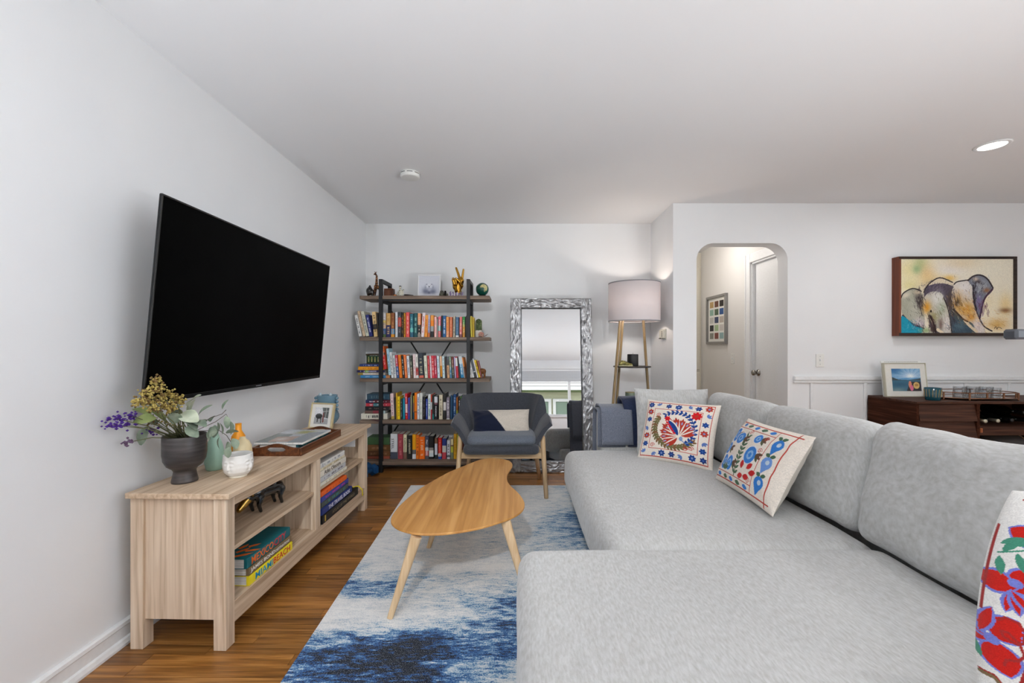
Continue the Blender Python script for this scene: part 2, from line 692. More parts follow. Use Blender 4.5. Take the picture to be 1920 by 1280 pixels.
def print_panel(name, cv, M, w, h, mat, parent=None, thick=0.0015):
    """Flat printed panel (picture, photo) w x h centred at M's origin, x right, y up, z out."""
    W, H = cv.w, cv.h
    X, Y = np.meshgrid(np.linspace(-w / 2, w / 2, W), np.linspace(-h / 2, h / 2, H))
    v = np.stack([X.ravel(), Y.ravel(), np.full(W * H, thick)], axis=1)
    q = grid_faces(W, H)
    ring = [(-w / 2, -h / 2, 0), (w / 2, -h / 2, 0), (w / 2, h / 2, 0), (-w / 2, h / 2, 0)]
    n = W * H
    corner = [0, W - 1, W * H - 1, W * (H - 1)]
    v = np.concatenate([v, np.array(ring)])
    m3 = np.array([[M[i][j] for j in range(4)] for i in range(3)])
    v = v @ m3[:, :3].T + m3[:, 3]
    me = bpy.data.meshes.new(name)
    me.from_pydata([tuple(p) for p in v], [], [tuple(int(k) for k in f) for f in q] + [(n + 3, n + 2, n + 1, n)])
    cols = cv.linear()
    set_print(me, np.concatenate([cols, np.tile(cols[:1], (4, 1))]))
    return link(name, me, mat, parent)


def pillow_mesh(name, w, h, t, M, cv=None, N=200, pinch=0.06, wr=0.006, seed=0, edge_t=0.5, rnd=0.0, back=(225, 218, 205)):
    """Knife-edge scatter cushion in M's frame (x right, y up, z = its face); printed with canvas CV."""
    if cv is not None: N = cv.w
    Nh = cv.h if cv is not None else N
    u, v = np.meshgrid(np.linspace(-1, 1, N), np.linspace(-1, 1, Nh))

    def surf(u, v, sg):
        k = (np.clip(1 - np.abs(u) ** 2.4, 0, 1) * np.clip(1 - np.abs(v) ** 2.4, 0, 1)) ** edge_t
        cr_ = 1 - rnd * (u * v) ** 2
        x = u * w / 2 * (1 - pinch * (1 - v * v)) * cr_
        y = v * h / 2 * (1 - pinch * (1 - u * u)) * cr_
        wrn = np.sin(u * 9 + 3 * np.sin(v * 4 + seed)) * np.sin(v * 7 + seed * 2 + 2 * u) * wr * (np.abs(u) ** 2 + np.abs(v) ** 2) * (1 - np.maximum(np.abs(u), np.abs(v)) ** 8)
        z = sg * (t / 2 * k) + wrn
        return np.stack([x.ravel(), y.ravel(), z.ravel()], axis=1)
    Nb = 40
    ub, vb = np.meshgrid(np.linspace(-1, 1, Nb), np.linspace(-1, 1, Nb))
    pts = np.concatenate([surf(u, v, 1), surf(ub, vb, -1)])
    m3 = np.array([[M[i][j] for j in range(4)] for i in range(3)])
    pts = pts @ m3[:, :3].T + m3[:, 3]
    q = np.concatenate([grid_faces(N, Nh), grid_faces(Nb, Nb, N * Nh, True)])
    me = bpy.data.meshes.new(name)
    me.vertices.add(len(pts)); me.vertices.foreach_set('co', pts.astype(np.float32).ravel())
    me.loops.add(len(q) * 4); me.loops.foreach_set('vertex_index', q.astype(np.int32).ravel())
    me.polygons.add(len(q)); me.polygons.foreach_set('loop_start', np.arange(len(q), dtype=np.int32) * 4)
    me.update(calc_edges=True)
    me.polygons.foreach_set('use_smooth', [True] * len(q))
    if cv is not None:
        b = np.array(list(rgb(*back)) + [1.0])
        set_print(me, np.concatenate([cv.linear(), np.tile(b, (Nb * Nb, 1))]))
    return me
# ---------------------------------------------------------------- materials used all over
WALL = noisy('wall_paint', [(0.0, rgb(233, 234, 236)), (1.0, rgb(239, 240, 241))], scale=(3, 3, 3), rough=0.6, bump=0.05, bscale=160.0, rnd=False, spec=0.25)
CEILM = noisy('ceiling_paint', [(0.0, rgb(236, 236, 237)), (1.0, rgb(240, 240, 241))], scale=(1, 1, 1), rough=0.8, rnd=False, spec=0.15)
TRIM = flat(236, 237, 238, 0.4, 0.4)
HALLP = noisy('hall_paint', [(0.0, rgb(224, 222, 219)), (1.0, rgb(228, 226, 223))], scale=(2, 2, 2), rough=0.7, rnd=False)
WHITE_PL = flat(232, 232, 228, 0.35, 0.5)
BLACK = flat(14, 14, 15, 0.5, 0.3)
STEEL = flat(200, 200, 200, 0.25, 0.5, 1.0)

# floor boards: warm brown strip oak, every board its own tone
FLOORM, nt, bs = new_mat('oak_floor')
tcn = nt.nodes.new('ShaderNodeTexCoord'); geo = nt.nodes.new('ShaderNodeNewGeometry'); oi = nt.nodes.new('ShaderNodeObjectInfo')
ad = nt.nodes.new('ShaderNodeMath'); ad.operation = 'ADD'
fr = nt.nodes.new('ShaderNodeMath'); fr.operation = 'FRACT'
nt.links.new(geo.outputs['Random Per Island'], ad.inputs[0]); nt.links.new(oi.outputs['Random'], ad.inputs[1]); nt.links.new(ad.outputs[0], fr.inputs[0])
mp = nt.nodes.new('ShaderNodeMapping'); mp.inputs['Scale'].default_value = (3.0, 70.0, 70.0)
nt.links.new(tcn.outputs['Object'], mp.inputs['Vector'])
ml = nt.nodes.new('ShaderNodeMath'); ml.operation = 'MULTIPLY'; ml.inputs[1].default_value = 91.0
nt.links.new(fr.outputs[0], ml.inputs[0]); nt.links.new(ml.outputs[0], mp.inputs['Location'])
nz = nt.nodes.new('ShaderNodeTexNoise'); nz.inputs['Detail'].default_value = 6.0; nz.inputs['Distortion'].default_value = 0.8; nz.inputs['Scale'].default_value = 1.0
nt.links.new(mp.outputs[0], nz.inputs['Vector'])
rp = ramp_node(nt, [(0.28, rgb(98, 62, 28)), (0.5, rgb(150, 101, 48)), (0.72, rgb(186, 134, 74))])
nt.links.new(nz.outputs['Fac'], rp.inputs[0])
r2 = ramp_node(nt, [(0.0, (0.66, 0.62, 0.60)), (0.5, (0.94, 0.92, 0.9)), (1.0, (1.25, 1.2, 1.1))])
nt.links.new(fr.outputs[0], r2.inputs[0])
mx = nt.nodes.new('ShaderNodeMix'); mx.data_type = 'RGBA'; mx.blend_type = 'MULTIPLY'; mx.inputs[0].default_value = 1.0
nt.links.new(rp.outputs[0], mx.inputs[6]); nt.links.new(r2.outputs[0], mx.inputs[7])
nt.links.new(mx.outputs[2], bs.inputs['Base Color'])
bs.inputs['Roughness'].default_value = 0.32; bs.inputs['Specular IOR Level'].default_value = 0.5
bs.inputs['Coat Weight'].default_value = 0.2; bs.inputs['Coat Roughness'].default_value = 0.12
FLOOR_DARK = flat(40, 24, 12, 0.7)

# clear window glass (daylight passes straight through it)
GLASSW, nt, bs = new_mat('window_glass')
out = nt.nodes['Material Output']
tr = nt.nodes.new('ShaderNodeBsdfTransparent'); gl = nt.nodes.new('ShaderNodeBsdfGlossy'); gl.inputs['Roughness'].default_value = 0.02
fz = nt.nodes.new('ShaderNodeFresnel'); fz.inputs['IOR'].default_value = 1.2
ms = nt.nodes.new('ShaderNodeMixShader')
nt.links.new(fz.outputs[0], ms.inputs[0]); nt.links.new(tr.outputs[0], ms.inputs[1]); nt.links.new(gl.outputs[0], ms.inputs[2])
nt.links.new(ms.outputs[0], out.inputs['Surface'])

# ---------------------------------------------------------------- the room
XL = -1.548        # wall face on the TV side
YW = 4.42          # far wall face
XRET, YA = 1.403, 3.79      # the far wall steps forward here to the wall with the arch
YH, XH, XHL = 5.75, 2.50, 1.52   # little hall behind the arch
WT = 0.145

fl = struct('floor', MB().box(XL - 0.1, XR + 0.1, YB - 0.1, YH + 0.1, -0.06, -0.0035), FLOOR_DARK)
rng = random.Random(11)
PWID = 0.0572
rest = MB()
row = 0
y = YB
while y < YH:
    y1 = y + PWID - 0.0016
    x = XL - rng.uniform(0.0, 0.6)
    while x < XR:
        L = rng.uniform(0.45, 1.25)
        xa, xb = max(x, XL), min(x + L - 0.0016, XR)
        seen = y1 > 1.12 and y < YW and (xa < -0.72 or (y > 3.45 and xa < 0.75)) and xb > xa
        if xb > xa:
            dz = rng.uniform(-0.0003, 0.0)
            if seen:
                put('plank', MB().box(xa, xb, y, y1, -0.004, dz), FLOORM, fl)
            elif not (y > YW and xb < XHL) and not (y > YA + WT and xa > XH):
                rest.box(xa, xb, y, y1, -0.004, dz)
        x += L
    y += PWID
put('plank', rest, FLOORM, fl, kind='stuff')

struct('ceiling', MB().box(XL - 0.1, XR + 0.1, YB - 0.1, YH + 0.1, CEIL, CEIL + 0.1), CEILM)
struct('wall_left', MB().box(XL - 0.1, XL, YB - 0.1, YW + 0.1, 0, CEIL), WALL)
struct('wall_far', MB().box(XL, XRET, YW, YW + 0.1, 0, CEIL), WALL)
struct('wall_return', MB().box(XRET, XRET + 0.115, YA + WT, YW + 0.1, 0, CEIL), WALL)
# wall with the round-cornered passage
ax0, ax1, az, ar = 1.611, 2.42, 2.085, 0.15
ol = [(XRET, 0), (ax0, 0)]
for k in range(13):
    a = PI - k / 12 * PI / 2
    ol.append((ax0 + ar + ar * math.cos(a), az - ar + ar * math.sin(a)))
for k in range(13):
    a = PI / 2 - k / 12 * PI / 2
    ol.append((ax1 - ar + ar * math.cos(a), az - ar + ar * math.sin(a)))
ol += [(ax1, 0), (XR, 0), (XR, CEIL), (XRET, CEIL)]
mb = MB()
n = len(ol)
mb.add([(x, YA, z) for x, z in ol] + [(x, YA + WT, z) for x, z in ol],
       [tuple(range(n)), tuple(range(n, 2 * n))[::-1]] + [(i, i + n, (i + 1) % n + n, (i + 1) % n) for i in range(n)])
wa = struct('wall_arch', mb, WALL)
auto_smooth(wa, 30)

# hall behind the arch
struct('wall_hall_side', MB().box(XHL - 0.02, XHL, YA + WT, YH, 0, CEIL).box(XHL - 0.02, XHL, YA + WT, YH, 0, 0.001), HALLP)
dy0, dy1, dz1 = 3.96, 4.50, 2.04       # door opening in the hall wall
mb = MB()
mb.box(XH, XH + 0.1, dy1, YH, 0, CEIL)
mb.box(XH, XH + 0.1, YA + WT, dy1, dz1, CEIL)
struct('wall_hall_door', mb, HALLP)
struct('wall_hall_end', MB().box(XHL - 0.02, XH + 0.1, YH + 0.03, YH + 0.13, 0, CEIL), HALLP)
# built-in linen cupboard at the hall's end
CREAM = flat(226, 220, 206, 0.45)
t = thing('linen_cupboard', 'cream built-in cupboard with panel doors at the end of the hall', 'cupboard', (2.0, YH, 0))
put('carcass', MB().box(XHL, XH, YH - 0.01, YH + 0.03, 0, CEIL - 0.01), CREAM, t)
for z0, z1 in ((0.04, 0.30), (0.32, 0.56), (0.58, 0.82)):
    put('drawer', MB().cbox(2.08, 2.475, YH - 0.035, YH - 0.01, z0, z1, 0.006), CREAM, t)
for z0, z1 in ((0.86, 2.22),):
    d = put('door', MB().cbox(2.08, 2.475, YH - 0.035, YH - 0.01, z0, z1, 0.006), CREAM, t)
    put('door_panel', MB().cbox(2.14, 2.415, YH - 0.040, YH - 0.034, z0 + 0.07, z1 - 0.07, 0.004), CREAM, d)
    put('knob', MB().lathe([(0.006, 0), (0.006, 0.012), (0.014, 0.018), (0.012, 0.028), (0.002, 0.03)], 12, M=Matrix.Translation((2.11, YH - 0.035, 1.1)) @ Matrix.Rotation(PI / 2, 4, 'X')), STEEL, d)
# door, casing
c = struct('door_1', MB().box(XH + 0.03, XH + 0.065, dy0 + 0.0, dy1 - 0.006, 0.01, dz1 - 0.006), TRIM)
kn = put('door_knob', MB().lathe([(0.034, 0), (0.034, 0.006), (0.012, 0.010), (0.011, 0.028), (0.022, 0.036), (0.029, 0.050), (0.026, 0.064), (0.010, 0.070)], 20,
         M=Matrix.Translation((XH + 0.03, 4.435, 0.895)) @ Matrix.Rotation(-PI / 2, 4, 'Y')), flat(150, 145, 138, 0.25, 0.5, 1.0), c, True)
mb = MB()
mb.cbox(XH - 0.022, XH, dy1 + 0.012, dy1 + 0.105, 0, dz1 + 0.105, 0.004)
mb.cbox(XH - 0.022, XH, YA + WT, dy1 + 0.0118, dz1 + 0.012, dz1 + 0.105, 0.004)
mb.cbox(XH - 0.028, XH - 0.02, dy1 + 0.085, dy1 + 0.105, 0, dz1 + 0.105, 0.002)
mb.box(XH - 0.004, XH + 0.1, dy1 - 0.004, dy1 + 0.014, 0, dz1 + 0.014)
mb.box(XH - 0.004, XH + 0.1, YA + WT, dy1 + 0.014, dz1 - 0.004, dz1 + 0.014)
struct('trim_1', mb, TRIM)

# baseboards with a bead on top and a shoe at the foot
def baseboard(name, a, b, nrm, h=0.09):
    a, b, nrm = Vector(a), Vector(b), Vector(nrm)
    prof = [(0, 0), (0.030, 0), (0.030, 0.010), (0.024, 0.024), (0.015, 0.028), (0.015, h - 0.022), (0.019, h - 0.016), (0.017, h - 0.004), (0.008, h), (0, h)]
    m = MB()
    vs = [p + nrm * u + Vector((0, 0, z)) for p in (a, b) for u, z in prof]
    k = len(prof)
    m.add(vs, [(i, (i + 1) % k, k + (i + 1) % k, k + i) for i in range(k)] + [tuple(range(k)), tuple(range(k, 2 * k))])
    return struct(name, m, TRIM)


baseboard('baseboard_left', (XL, YB, 0), (XL, YW, 0), (1, 0, 0))
baseboard('baseboard_far', (XL + 0.03, YW, 0), (XRET - 0.03, YW, 0), (0, -1, 0))
baseboard('baseboard_return', (XRET, YA, 0), (XRET, YW, 0), (-1, 0, 0))
baseboard('baseboard_arch', (ax1 + 0.05, YA, 0), (XR, YA, 0), (0, -1, 0))
baseboard('baseboard_window', (XL + 0.03, YB, 0), (XR, YB, 0), (0, 1, 0), 0.1)
baseboard('baseboard_hall', (XH, dy1 + 0.11, 0), (XH, YH, 0), (-1, 0, 0))
# chair rail and battens beside the passage
mb = MB()
mb.cbox(2.468, XR, YA - 0.024, YA, 0.868, 0.906, 0.005)
mb.cbox(2.468, XR, YA - 0.014, YA, 0.845, 0.869, 0.003)
rl = struct('trim_2', mb, TRIM)
for k, bx in enumerate((2.616, 3.09, 3.565, 3.98, 4.37, 4.85)):
    put('batten', MB().cbox(bx, bx + 0.026, YA - 0.012, YA, 0.0, 0.846, 0.003), TRIM, rl)

# wall behind the camera with its big window, plus the added, unseen side window and glazed door
def window_wall(name, winname, axis, at, th, lo, hi, w0, w1, z0, z1, posts, blind):
    def bx(m, a0, a1, d0, d1, za, zb):
        if axis == 'y': m.box(a0, a1, d0, d1, za, zb)
        else: m.box(d0, d1, a0, a1, za, zb)
    m = MB()
    bx(m, lo, hi, at, at + th, 0, z0); bx(m, lo, hi, at, at + th, z1, CEIL)
    bx(m, lo, w0, at, at + th, z0, z1); bx(m, w1, hi, at, at + th, z0, z1)
    struct(name, m, WALL)
    s = -1 if th > 0 else 1          # towards the room
    f = MB()
    for a0, a1, za, zb in ((w0 - .0, w1, z0 - .0, z0 + .045), (w0, w1, z1 - .045, z1), (w0, w0 + .045, z0, z1), (w1 - .045, w1, z0, z1)):
        bx(f, a0, a1, at + th * .3, at + th * .75, za, zb)
    for p in posts:
        bx(f, p - .035, p + .035, at + th * .28, at + th * .78, z0 + .04, z1 - .04)
    w = struct(winname, f, TRIM)
    edges = [w0 + .045] + [v for p in posts for v in (p - .035, p + .035)] + [w1 - .045]
    for a, b in zip(edges[0::2], edges[1::2]):
        g = MB(); bx(g, a, b, at + th * .5, at + th * .53, z0 + .045, z1 - .045)
        put('pane', g, GLASSW, w)
    sl = MB(); bx(sl, w0 - .06, w1 + .06, at + s * 0.035, at + th * .3, z0 - .035, z0)
    put('sill', sl, TRIM, w)
    ap = MB()
    bx(ap, w0 - .09, w0, at + s * .018, at, z0 - .0, z1 + .09); bx(ap, w1, w1 + .09, at + s * .018, at, z0, z1 + .09)
    bx(ap, w0, w1, at + s * .018, at, z1, z1 + .09)
    put('casing', ap, TRIM, w)
    if blind:
        cellm = flat(205, 207, 210, 0.8)
        hr = MB(); bx(hr, w0 + .05, w1 - .05, at + th * .05, at + th * .28, z1 - .05, z1 - .005)
        put('headrail', hr, TRIM, w)
        nz_ = int((blind) / 0.022)
        for k in range(nz_):
            zz = z1 - .052 - k * 0.022
            b_ = MB(); bx(b_, w0 + .05, w1 - .05, at + th * .08, at + th * .25, zz - .019, zz)
            put('slat', b_, cellm, w)
    return w


window_wall('wall_window', 'window_1', 'y', YB, -0.14, XL - 0.1, 3.05, WIN_B[0], WIN_B[1], WIN_B[2], WIN_B[3], (0.03, 1.45), 0.30)
window_wall('wall_added_door', 'window_3_added', 'y', YB, -0.14, 3.05, XR + 0.1, WIN_P_ADDED[0], WIN_P_ADDED[1], WIN_P_ADDED[2], WIN_P_ADDED[3], (4.15,), 0.0)
window_wall('wall_right', 'window_2_added', 'x', XR, 0.14, YB, YA, WIN_R_ADDED[0], WIN_R_ADDED[1], WIN_R_ADDED[2], WIN_R_ADDED[3], (-1.2, 0.2), 0.0)

# outside: ground and the neighbouring house seen in the mirror
struct('ground', MB().box(-30, 30, -30, 30, -1.2, -1.0), flat(196, 194, 188, 0.9))
HX0, HX1, HY = -6.0, 9.0, -7.2
SIDING = flat(166, 166, 138, 0.7); GREEN_T = flat(94, 110, 72, 0.6); SHG = flat(136, 134, 130, 0.9); BLINDG = flat(104, 120, 104, 0.5); HTRIM = flat(186, 186, 182, .6)
t = thing('neighbouring_house', 'pale yellow house with green eaves and white windows outside the big window', 'house', (1.5, HY - 1.5, -1.0))
put('wall', MB().box(HX0, HX1, HY - 3.0, HY, -1.0, 2.12), SIDING, t)
for k in range(16):
    put('siding_board', MB().add([(HX0, HY, 2.1 - k * .19), (HX1, HY, 2.1 - k * .19), (HX1, HY + .022, 1.912 - k * .19), (HX0, HY + .022, 1.912 - k * .19), (HX0, HY, 1.912 - k * .19), (HX1, HY, 1.912 - k * .19)], [(0, 1, 2, 3), (3, 2, 5, 4)]), SIDING, t)
put('eave', MB().box(HX0 - .3, HX1 + .3, HY, HY + .45, 2.02, 2.12), GREEN_T, t)
put('gutter', MB().box(HX0 - .3, HX1 + .3, HY + .45, HY + .55, 2.04, 2.16), HTRIM, t)
rf = MB().add([(HX0 - .3, HY + .5, 2.16), (HX1 + .3, HY + .5, 2.16), (HX1 + .3, HY - 2.4, 3.3), (HX0 - .3, HY - 2.4, 3.3), (HX0 - .3, HY - 2.4, 3.2), (HX1 + .3, HY - 2.4, 3.2), (HX1 + .3, HY + .5, 2.06), (HX0 - .3, HY + .5, 2.06)],
              [(0, 1, 2, 3), (4, 5, 6, 7), (0, 3, 4, 7), (1, 6, 5, 2), (0, 7, 6, 1), (3, 2, 5, 4)])
rf = put('roof', rf, SHG, t)
for k in range(7):
    a, b = k / 7, (k + 1) / 7
    ya, yb, za, zb = HY + .5 - 2.9 * a, HY + .5 - 2.9 * b, 2.16 + 1.14 * a, 2.16 + 1.14 * b
    put('shingle_course', MB().add([(HX0 - .3, ya, za + .035), (HX1 + .3, ya, za + .035), (HX1 + .3, yb, zb + .012), (HX0 - .3, yb, zb + .012), (HX0 - .3, ya, za), (HX1 + .3, ya, za)], [(0, 1, 2, 3), (4, 5, 1, 0)]), SHG, rf)
for x0, x1 in ((-3.6, -2.2), (-0.2, 1.28), (1.34, 2.0), (2.45, 3.5), (5.2, 6.4)):
    w = put('window_frame', MB().box(x0, x1, HY + .02, HY + .07, .7, .80).box(x0, x1, HY + .02, HY + .07, 1.68, 1.78).box(x0, x0 + .1, HY + .02, HY + .07, .8, 1.68).box(x1 - .1, x1, HY + .02, HY + .07, .8, 1.68), HTRIM, t)
    put('window_blind', MB().box(x0 + .1, x1 - .1, HY + .02, HY + .03, .8, 1.68), BLINDG, w)

# ---------------------------------------------------------------- ceiling fittings and small wall plates
def downlight(x, y, label):
    t = thing('recessed_ceiling_light', label, 'ceiling light', (x, y, CEIL - 0.006), group='recessed ceiling lights')
    put('trim_ring', MB().lathe([(0.066, CEIL - 0.004), (0.070, CEIL - 0.0075), (0.084, CEIL - 0.006), (0.088, CEIL - 0.0005), (0.066, CEIL - 0.0005)], 32, cx=x, cy=y, caps=False), TRIM, t, True)
    m, nt, bs = new_mat('lit_lens')
    bs.inputs['Emission Color'].default_value = (1, 0.97, 0.93, 1); bs.inputs['Emission Strength'].default_value = 4.0
    put('lens', MB().lathe([(0.067, CEIL - 0.002), (0.067, CEIL - 0.0035)], 32, cx=x, cy=y), m, t)


for i, (dx, dy) in enumerate(DOWNLIGHTS):  # lights after the first are added fill, out of view
    downlight(dx, dy, 'round lit recessed light in the ceiling in front of the elephant painting' if i == 0 else ('', 'added recessed fill light in the ceiling over the open room beyond the sofa', 'added recessed fill light in the ceiling by the added side window', 'added recessed fill light in the ceiling above the chaise back', 'added recessed fill light in the ceiling near the long television wall', 'added recessed fill light in the ceiling before the big rear window', 'added recessed fill light in the ceiling where the long wall meets the rear window')[i])

sx, sy = -0.77, 3.126
t = thing('smoke_detector', 'round white smoke detector with dark slots on the ceiling above the bookcase', 'smoke detector', (sx, sy, CEIL - 0.04))
put('body', MB().lathe([(0.068, CEIL), (0.070, CEIL - 0.012), (0.071, CEIL - 0.030), (0.066, CEIL - 0.038), (0.060, CEIL - 0.040)], 40, cx=sx, cy=sy), WHITE_PL, t, True)
for k in range(8):
    a = k * PI / 4 + 0.2
    vs = []
    m = MB()
    pts = [(sx + 0.0713 * math.cos(a + (j - 4) * 0.07), sy + 0.0713 * math.sin(a + (j - 4) * 0.07)) for j in range(9)]
    for px, py in pts: vs += [(px, py, CEIL - 0.013), (px, py, CEIL - 0.017)]
    m.add(vs, [(2 * j, 2 * j + 2, 2 * j + 3, 2 * j + 1) for j in range(8)])
    put('slot', m, BLACK, t)

t = thing('thermostat', 'small white wall thermostat on the short return wall beside the floor lamp', 'thermostat', (XRET - 0.01, 4.02, 1.235))
put('case', MB().cbox(XRET - 0.028, XRET, 3.965, 4.075, 1.245, 1.325, 0.004), flat(214, 212, 200, 0.4), t)
put('base_plate', MB().cbox(XRET - 0.010, XRET, 3.955, 4.085, 1.238, 1.332, 0.002), flat(205, 203, 192, 0.4), t)
put('lever', MB().box(XRET - 0.034, XRET - 0.026, 4.03, 4.07, 1.240, 1.249), BLACK, t)
for k in range(5):
    put('vent_slot', MB().box(XRET - 0.0288, XRET - 0.0275, 3.985, 4.015, 1.262 + k * 0.011, 1.267 + k * 0.011), flat(70, 70, 66), t)


def switch_plate(name, label, M, rocker=False):
    t = thing(name, label, 'light switch', M.translation - Vector((0, 0, 0.058)))
    put('plate', MB().cbox(-0.036, 0.036, -0.058, 0.058, 0, 0.006, 0.002, M=M), WHITE_PL, t)
    put('toggle', MB().cbox(-0.005, 0.005, -0.006, 0.010, 0.006, 0.016, 0.001, M=M), TRIM, t)
    for sg in (-1, 1):
        put('screw', MB().lathe([(0.0035, 0.006), (0.003, 0.0072)], 10, M=M @ Matrix.Translation((0, sg * 0.034, 0))), flat(150, 150, 146, .4), t)


switch_plate('switch_plate', 'white toggle switch plate on the wall above the chair rail', frame_M((2.705, YA, 1.045), (1, 0, 0), (0, 0, 1)))
switch_plate('switch_plate', 'white switch plate in the hall beside the door casing', frame_M((XH, 4.90, 1.03), (0, -1, 0), (0, 0, 1)))

# framed sheet of small cards on the hall wall
fy0, fy1, fz0, fz1 = 5.01, 5.52, 1.20, 1.80
t = thing('card_collage_frame', 'silver framed collage of small cards hanging in the hall', 'picture frame', (XH, (fy0 + fy1) / 2, fz0))
SIL = flat(150, 150, 150, 0.3, 0.5, 0.8)
for a in ((fy0, fy1, fz0, fz0 + .03), (fy0, fy1, fz1 - .03, fz1), (fy0, fy0 + .03, fz0 + .03, fz1 - .03), (fy1 - .03, fy1, fz0 + .03, fz1 - .03)):
    put('frame_bar', MB().cbox(XH - .035, XH, *a, .003), SIL, t)
put('mount', MB().box(XH - .012, XH - .004, fy0 + .03, fy1 - .03, fz0 + .03, fz1 - .03), flat(236, 235, 230, .7), t)
cc = [(190, 160, 110), (110, 75, 60), (50, 45, 40), (150, 185, 170), (90, 110, 90), (60, 95, 150), (200, 200, 195), (70, 80, 110), (190, 180, 170), (60, 60, 60), (170, 190, 150), (200, 195, 190), (150, 150, 140), (130, 80, 70), (150, 180, 180)]
for k in range(15):
    r_, c_ = divmod(k, 3)
    yy = fy1 - .07 - c_ * .128; zz = fz1 - .07 - r_ * .098
    put('card', MB().box(XH - .0135, XH - .012, yy - .10, yy, zz - .075, zz), flat(*cc[k], .7), t)
# ---------------------------------------------------------------- television on the left wall
t = thing('television', 'large black flat television tilted down on the wall above the oak media console', 'television', (-1.40, 2.33, 0.94))
TVB = flat(16, 18, 22, 0.3, 0.5)
TVS, nt, bs = new_mat('dark_screen')
bs.inputs['Base Color'].default_value = (0.0004, 0.0004, 0.0004, 1); bs.inputs['Roughness'].default_value = 0.45; bs.inputs['Specular IOR Level'].default_value = 0.03
TY0, TY1 = 1.602, 3.052
pb, pt = Vector((-1.400, 0, 0.945)), Vector((-1.326, 0, 1.742))
up = (pt - pb).normalized(); nrm = Vector((up.z, 0, -up.x))
MT = Matrix((Vector((0, 1, 0)), up, nrm)).transposed().to_4x4(); MT.translation = Vector((pb.x, TY0, pb.z))
TW, TH = TY1 - TY0, (pt - pb).length
put('housing', MB().cbox(0, TW, 0, TH, -0.012, -0.001, 0.003, M=MT), TVB, t)
put('rear_housing', MB().cbox(0.03, TW - 0.03, 0.02, TH * 0.45, -0.040, -0.011, 0.008, M=MT), TVB, t)
for nm, b in (('bezel', (0, TW, TH - 0.007, TH)), ('bezel', (0, TW, 0, 0.018)), ('bezel', (0, 0.007, 0.018, TH - 0.007)), ('bezel', (TW - 0.007, TW, 0.018, TH - 0.007))):
    put(nm, MB().cbox(b[0], b[1], b[2], b[3], -0.006, 0.002, 0.001, M=MT), flat(12, 12, 13, 0.25, 0.5), t)
put('screen', MB().box(0.006, TW - 0.006, 0.017, TH - 0.006, -0.004, 0.0, M=MT), TVS, t)
put('badge', MB().box(TW / 2 - 0.028, TW / 2 + 0.022, 0.0075, 0.0125, 0.002, 0.0026, M=MT), flat(120, 122, 126, 0.4), t)
put('badge', MB().box(TW - 0.045, TW - 0.018, 0.0075, 0.0105, 0.002, 0.0026, M=MT), flat(90, 92, 96, 0.4), t)
put('wall_mount', MB().cbox(XL, XL + 0.02, 2.05, 2.65, 1.15, 1.55, 0.004).cbox(XL + 0.02, -1.395, 2.20, 2.26, 1.28, 1.34, 0.004).cbox(XL + 0.02, -1.395, 2.44, 2.50, 1.28, 1.34, 0.004), BLACK, t)

# ---------------------------------------------------------------- media console (pale oak)
OAK = [rgb(148, 118, 90), rgb(178, 152, 124), rgb(200, 178, 152)]
OAKX = wood('console_oak_y', rgb(176, 148, 120), rgb(220, 198, 172), 'Y', 52, 0.55, mid=rgb(202, 176, 148), along=1.8, bump=.02)
OAKZ = wood('console_oak_z', rgb(184, 158, 130), rgb(230, 211, 188), 'Z', 52, 0.55, mid=rgb(215, 192, 167), along=1.8, bump=.03)
CY0, CL, CWD = 1.625, 1.483, 0.403      # near end, length, depth
CX = -1.488
ca = math.atan2(0.040, 1.483)
console = thing('media_console', 'pale oak media console with open shelves under the television', 'media console', (CX, CY0, 0), rotz=-ca)
# local: x across (0..CWD), y along (0..CL), z up
def cput(name, mb, m, p=console, **k):
    o = put(name, mb, m, p, **k)
    return o


cput('top', MB().cbox(0, CWD, 0, CL, 0.586, 0.607, 0.002), OAKX)
lg = 0.05
for x0 in (0.004, CWD - 0.022 - lg):
    for y0 in (0.018, CL - 0.018 - lg):
        cput('leg', MB().cbox(x0, x0 + lg, y0, y0 + lg, 0, 0.586, 0.002), OAKZ)
xf = CWD - 0.022                 # front plane
for y0, y1 in ((0.030, 0.046), (CL - 0.046, CL - 0.030)):
    cput('side_panel', MB().box(0.054, xf - lg, y0, y1, 0.112, 0.586), OAKZ)
cput('front_rail', MB().cbox(xf - 0.022, xf - 0.002, 0.068, CL - 0.068, 0.542, 0.586, 0.001), OAKX)
cput('bottom_rail', MB().cbox(xf - 0.022, xf - 0.002, 0.068, CL - 0.068, 0.080, 0.164, 0.001), OAKX)
cput('bottom_panel', MB().box(0.02, xf - 0.022, 0.046, CL - 0.046, 0.148, 0.163), OAKX)
cput('back_panel', MB().box(0.012, 0.020, 0.06, CL - 0.06, 0.148, 0.586), OAKX)
cm = CL / 2
cput('divider_post', MB().cbox(xf - 0.03, xf - 0.001, cm - 0.026, cm + 0.026, 0.164, 0.542, 0.001), OAKZ)
cput('divider_panel', MB().box(0.02, xf - 0.03, cm - 0.008, cm + 0.008, 0.163, 0.586), OAKZ)
for a, b in ((0.046, cm - 0.008), (cm + 0.008, CL - 0.046)):
    cput('shelf', MB().cbox(0.02, xf - 0.012, a, b, 0.357, 0.373, 0.001), OAKX)
ZT = 0.607

# ---------------------------------------------------------------- books (one builder for all of them)
PAGES = noisy('book_pages', [(0.3, rgb(206, 200, 188)), (0.7, rgb(238, 234, 226))], scale=(400, 8, 8), rough=0.9)
PAGES_F = noisy('book_pages_flat', [(0.3, rgb(200, 198, 192)), (0.7, rgb(240, 238, 234))], scale=(500, 8, 8), rough=0.9)


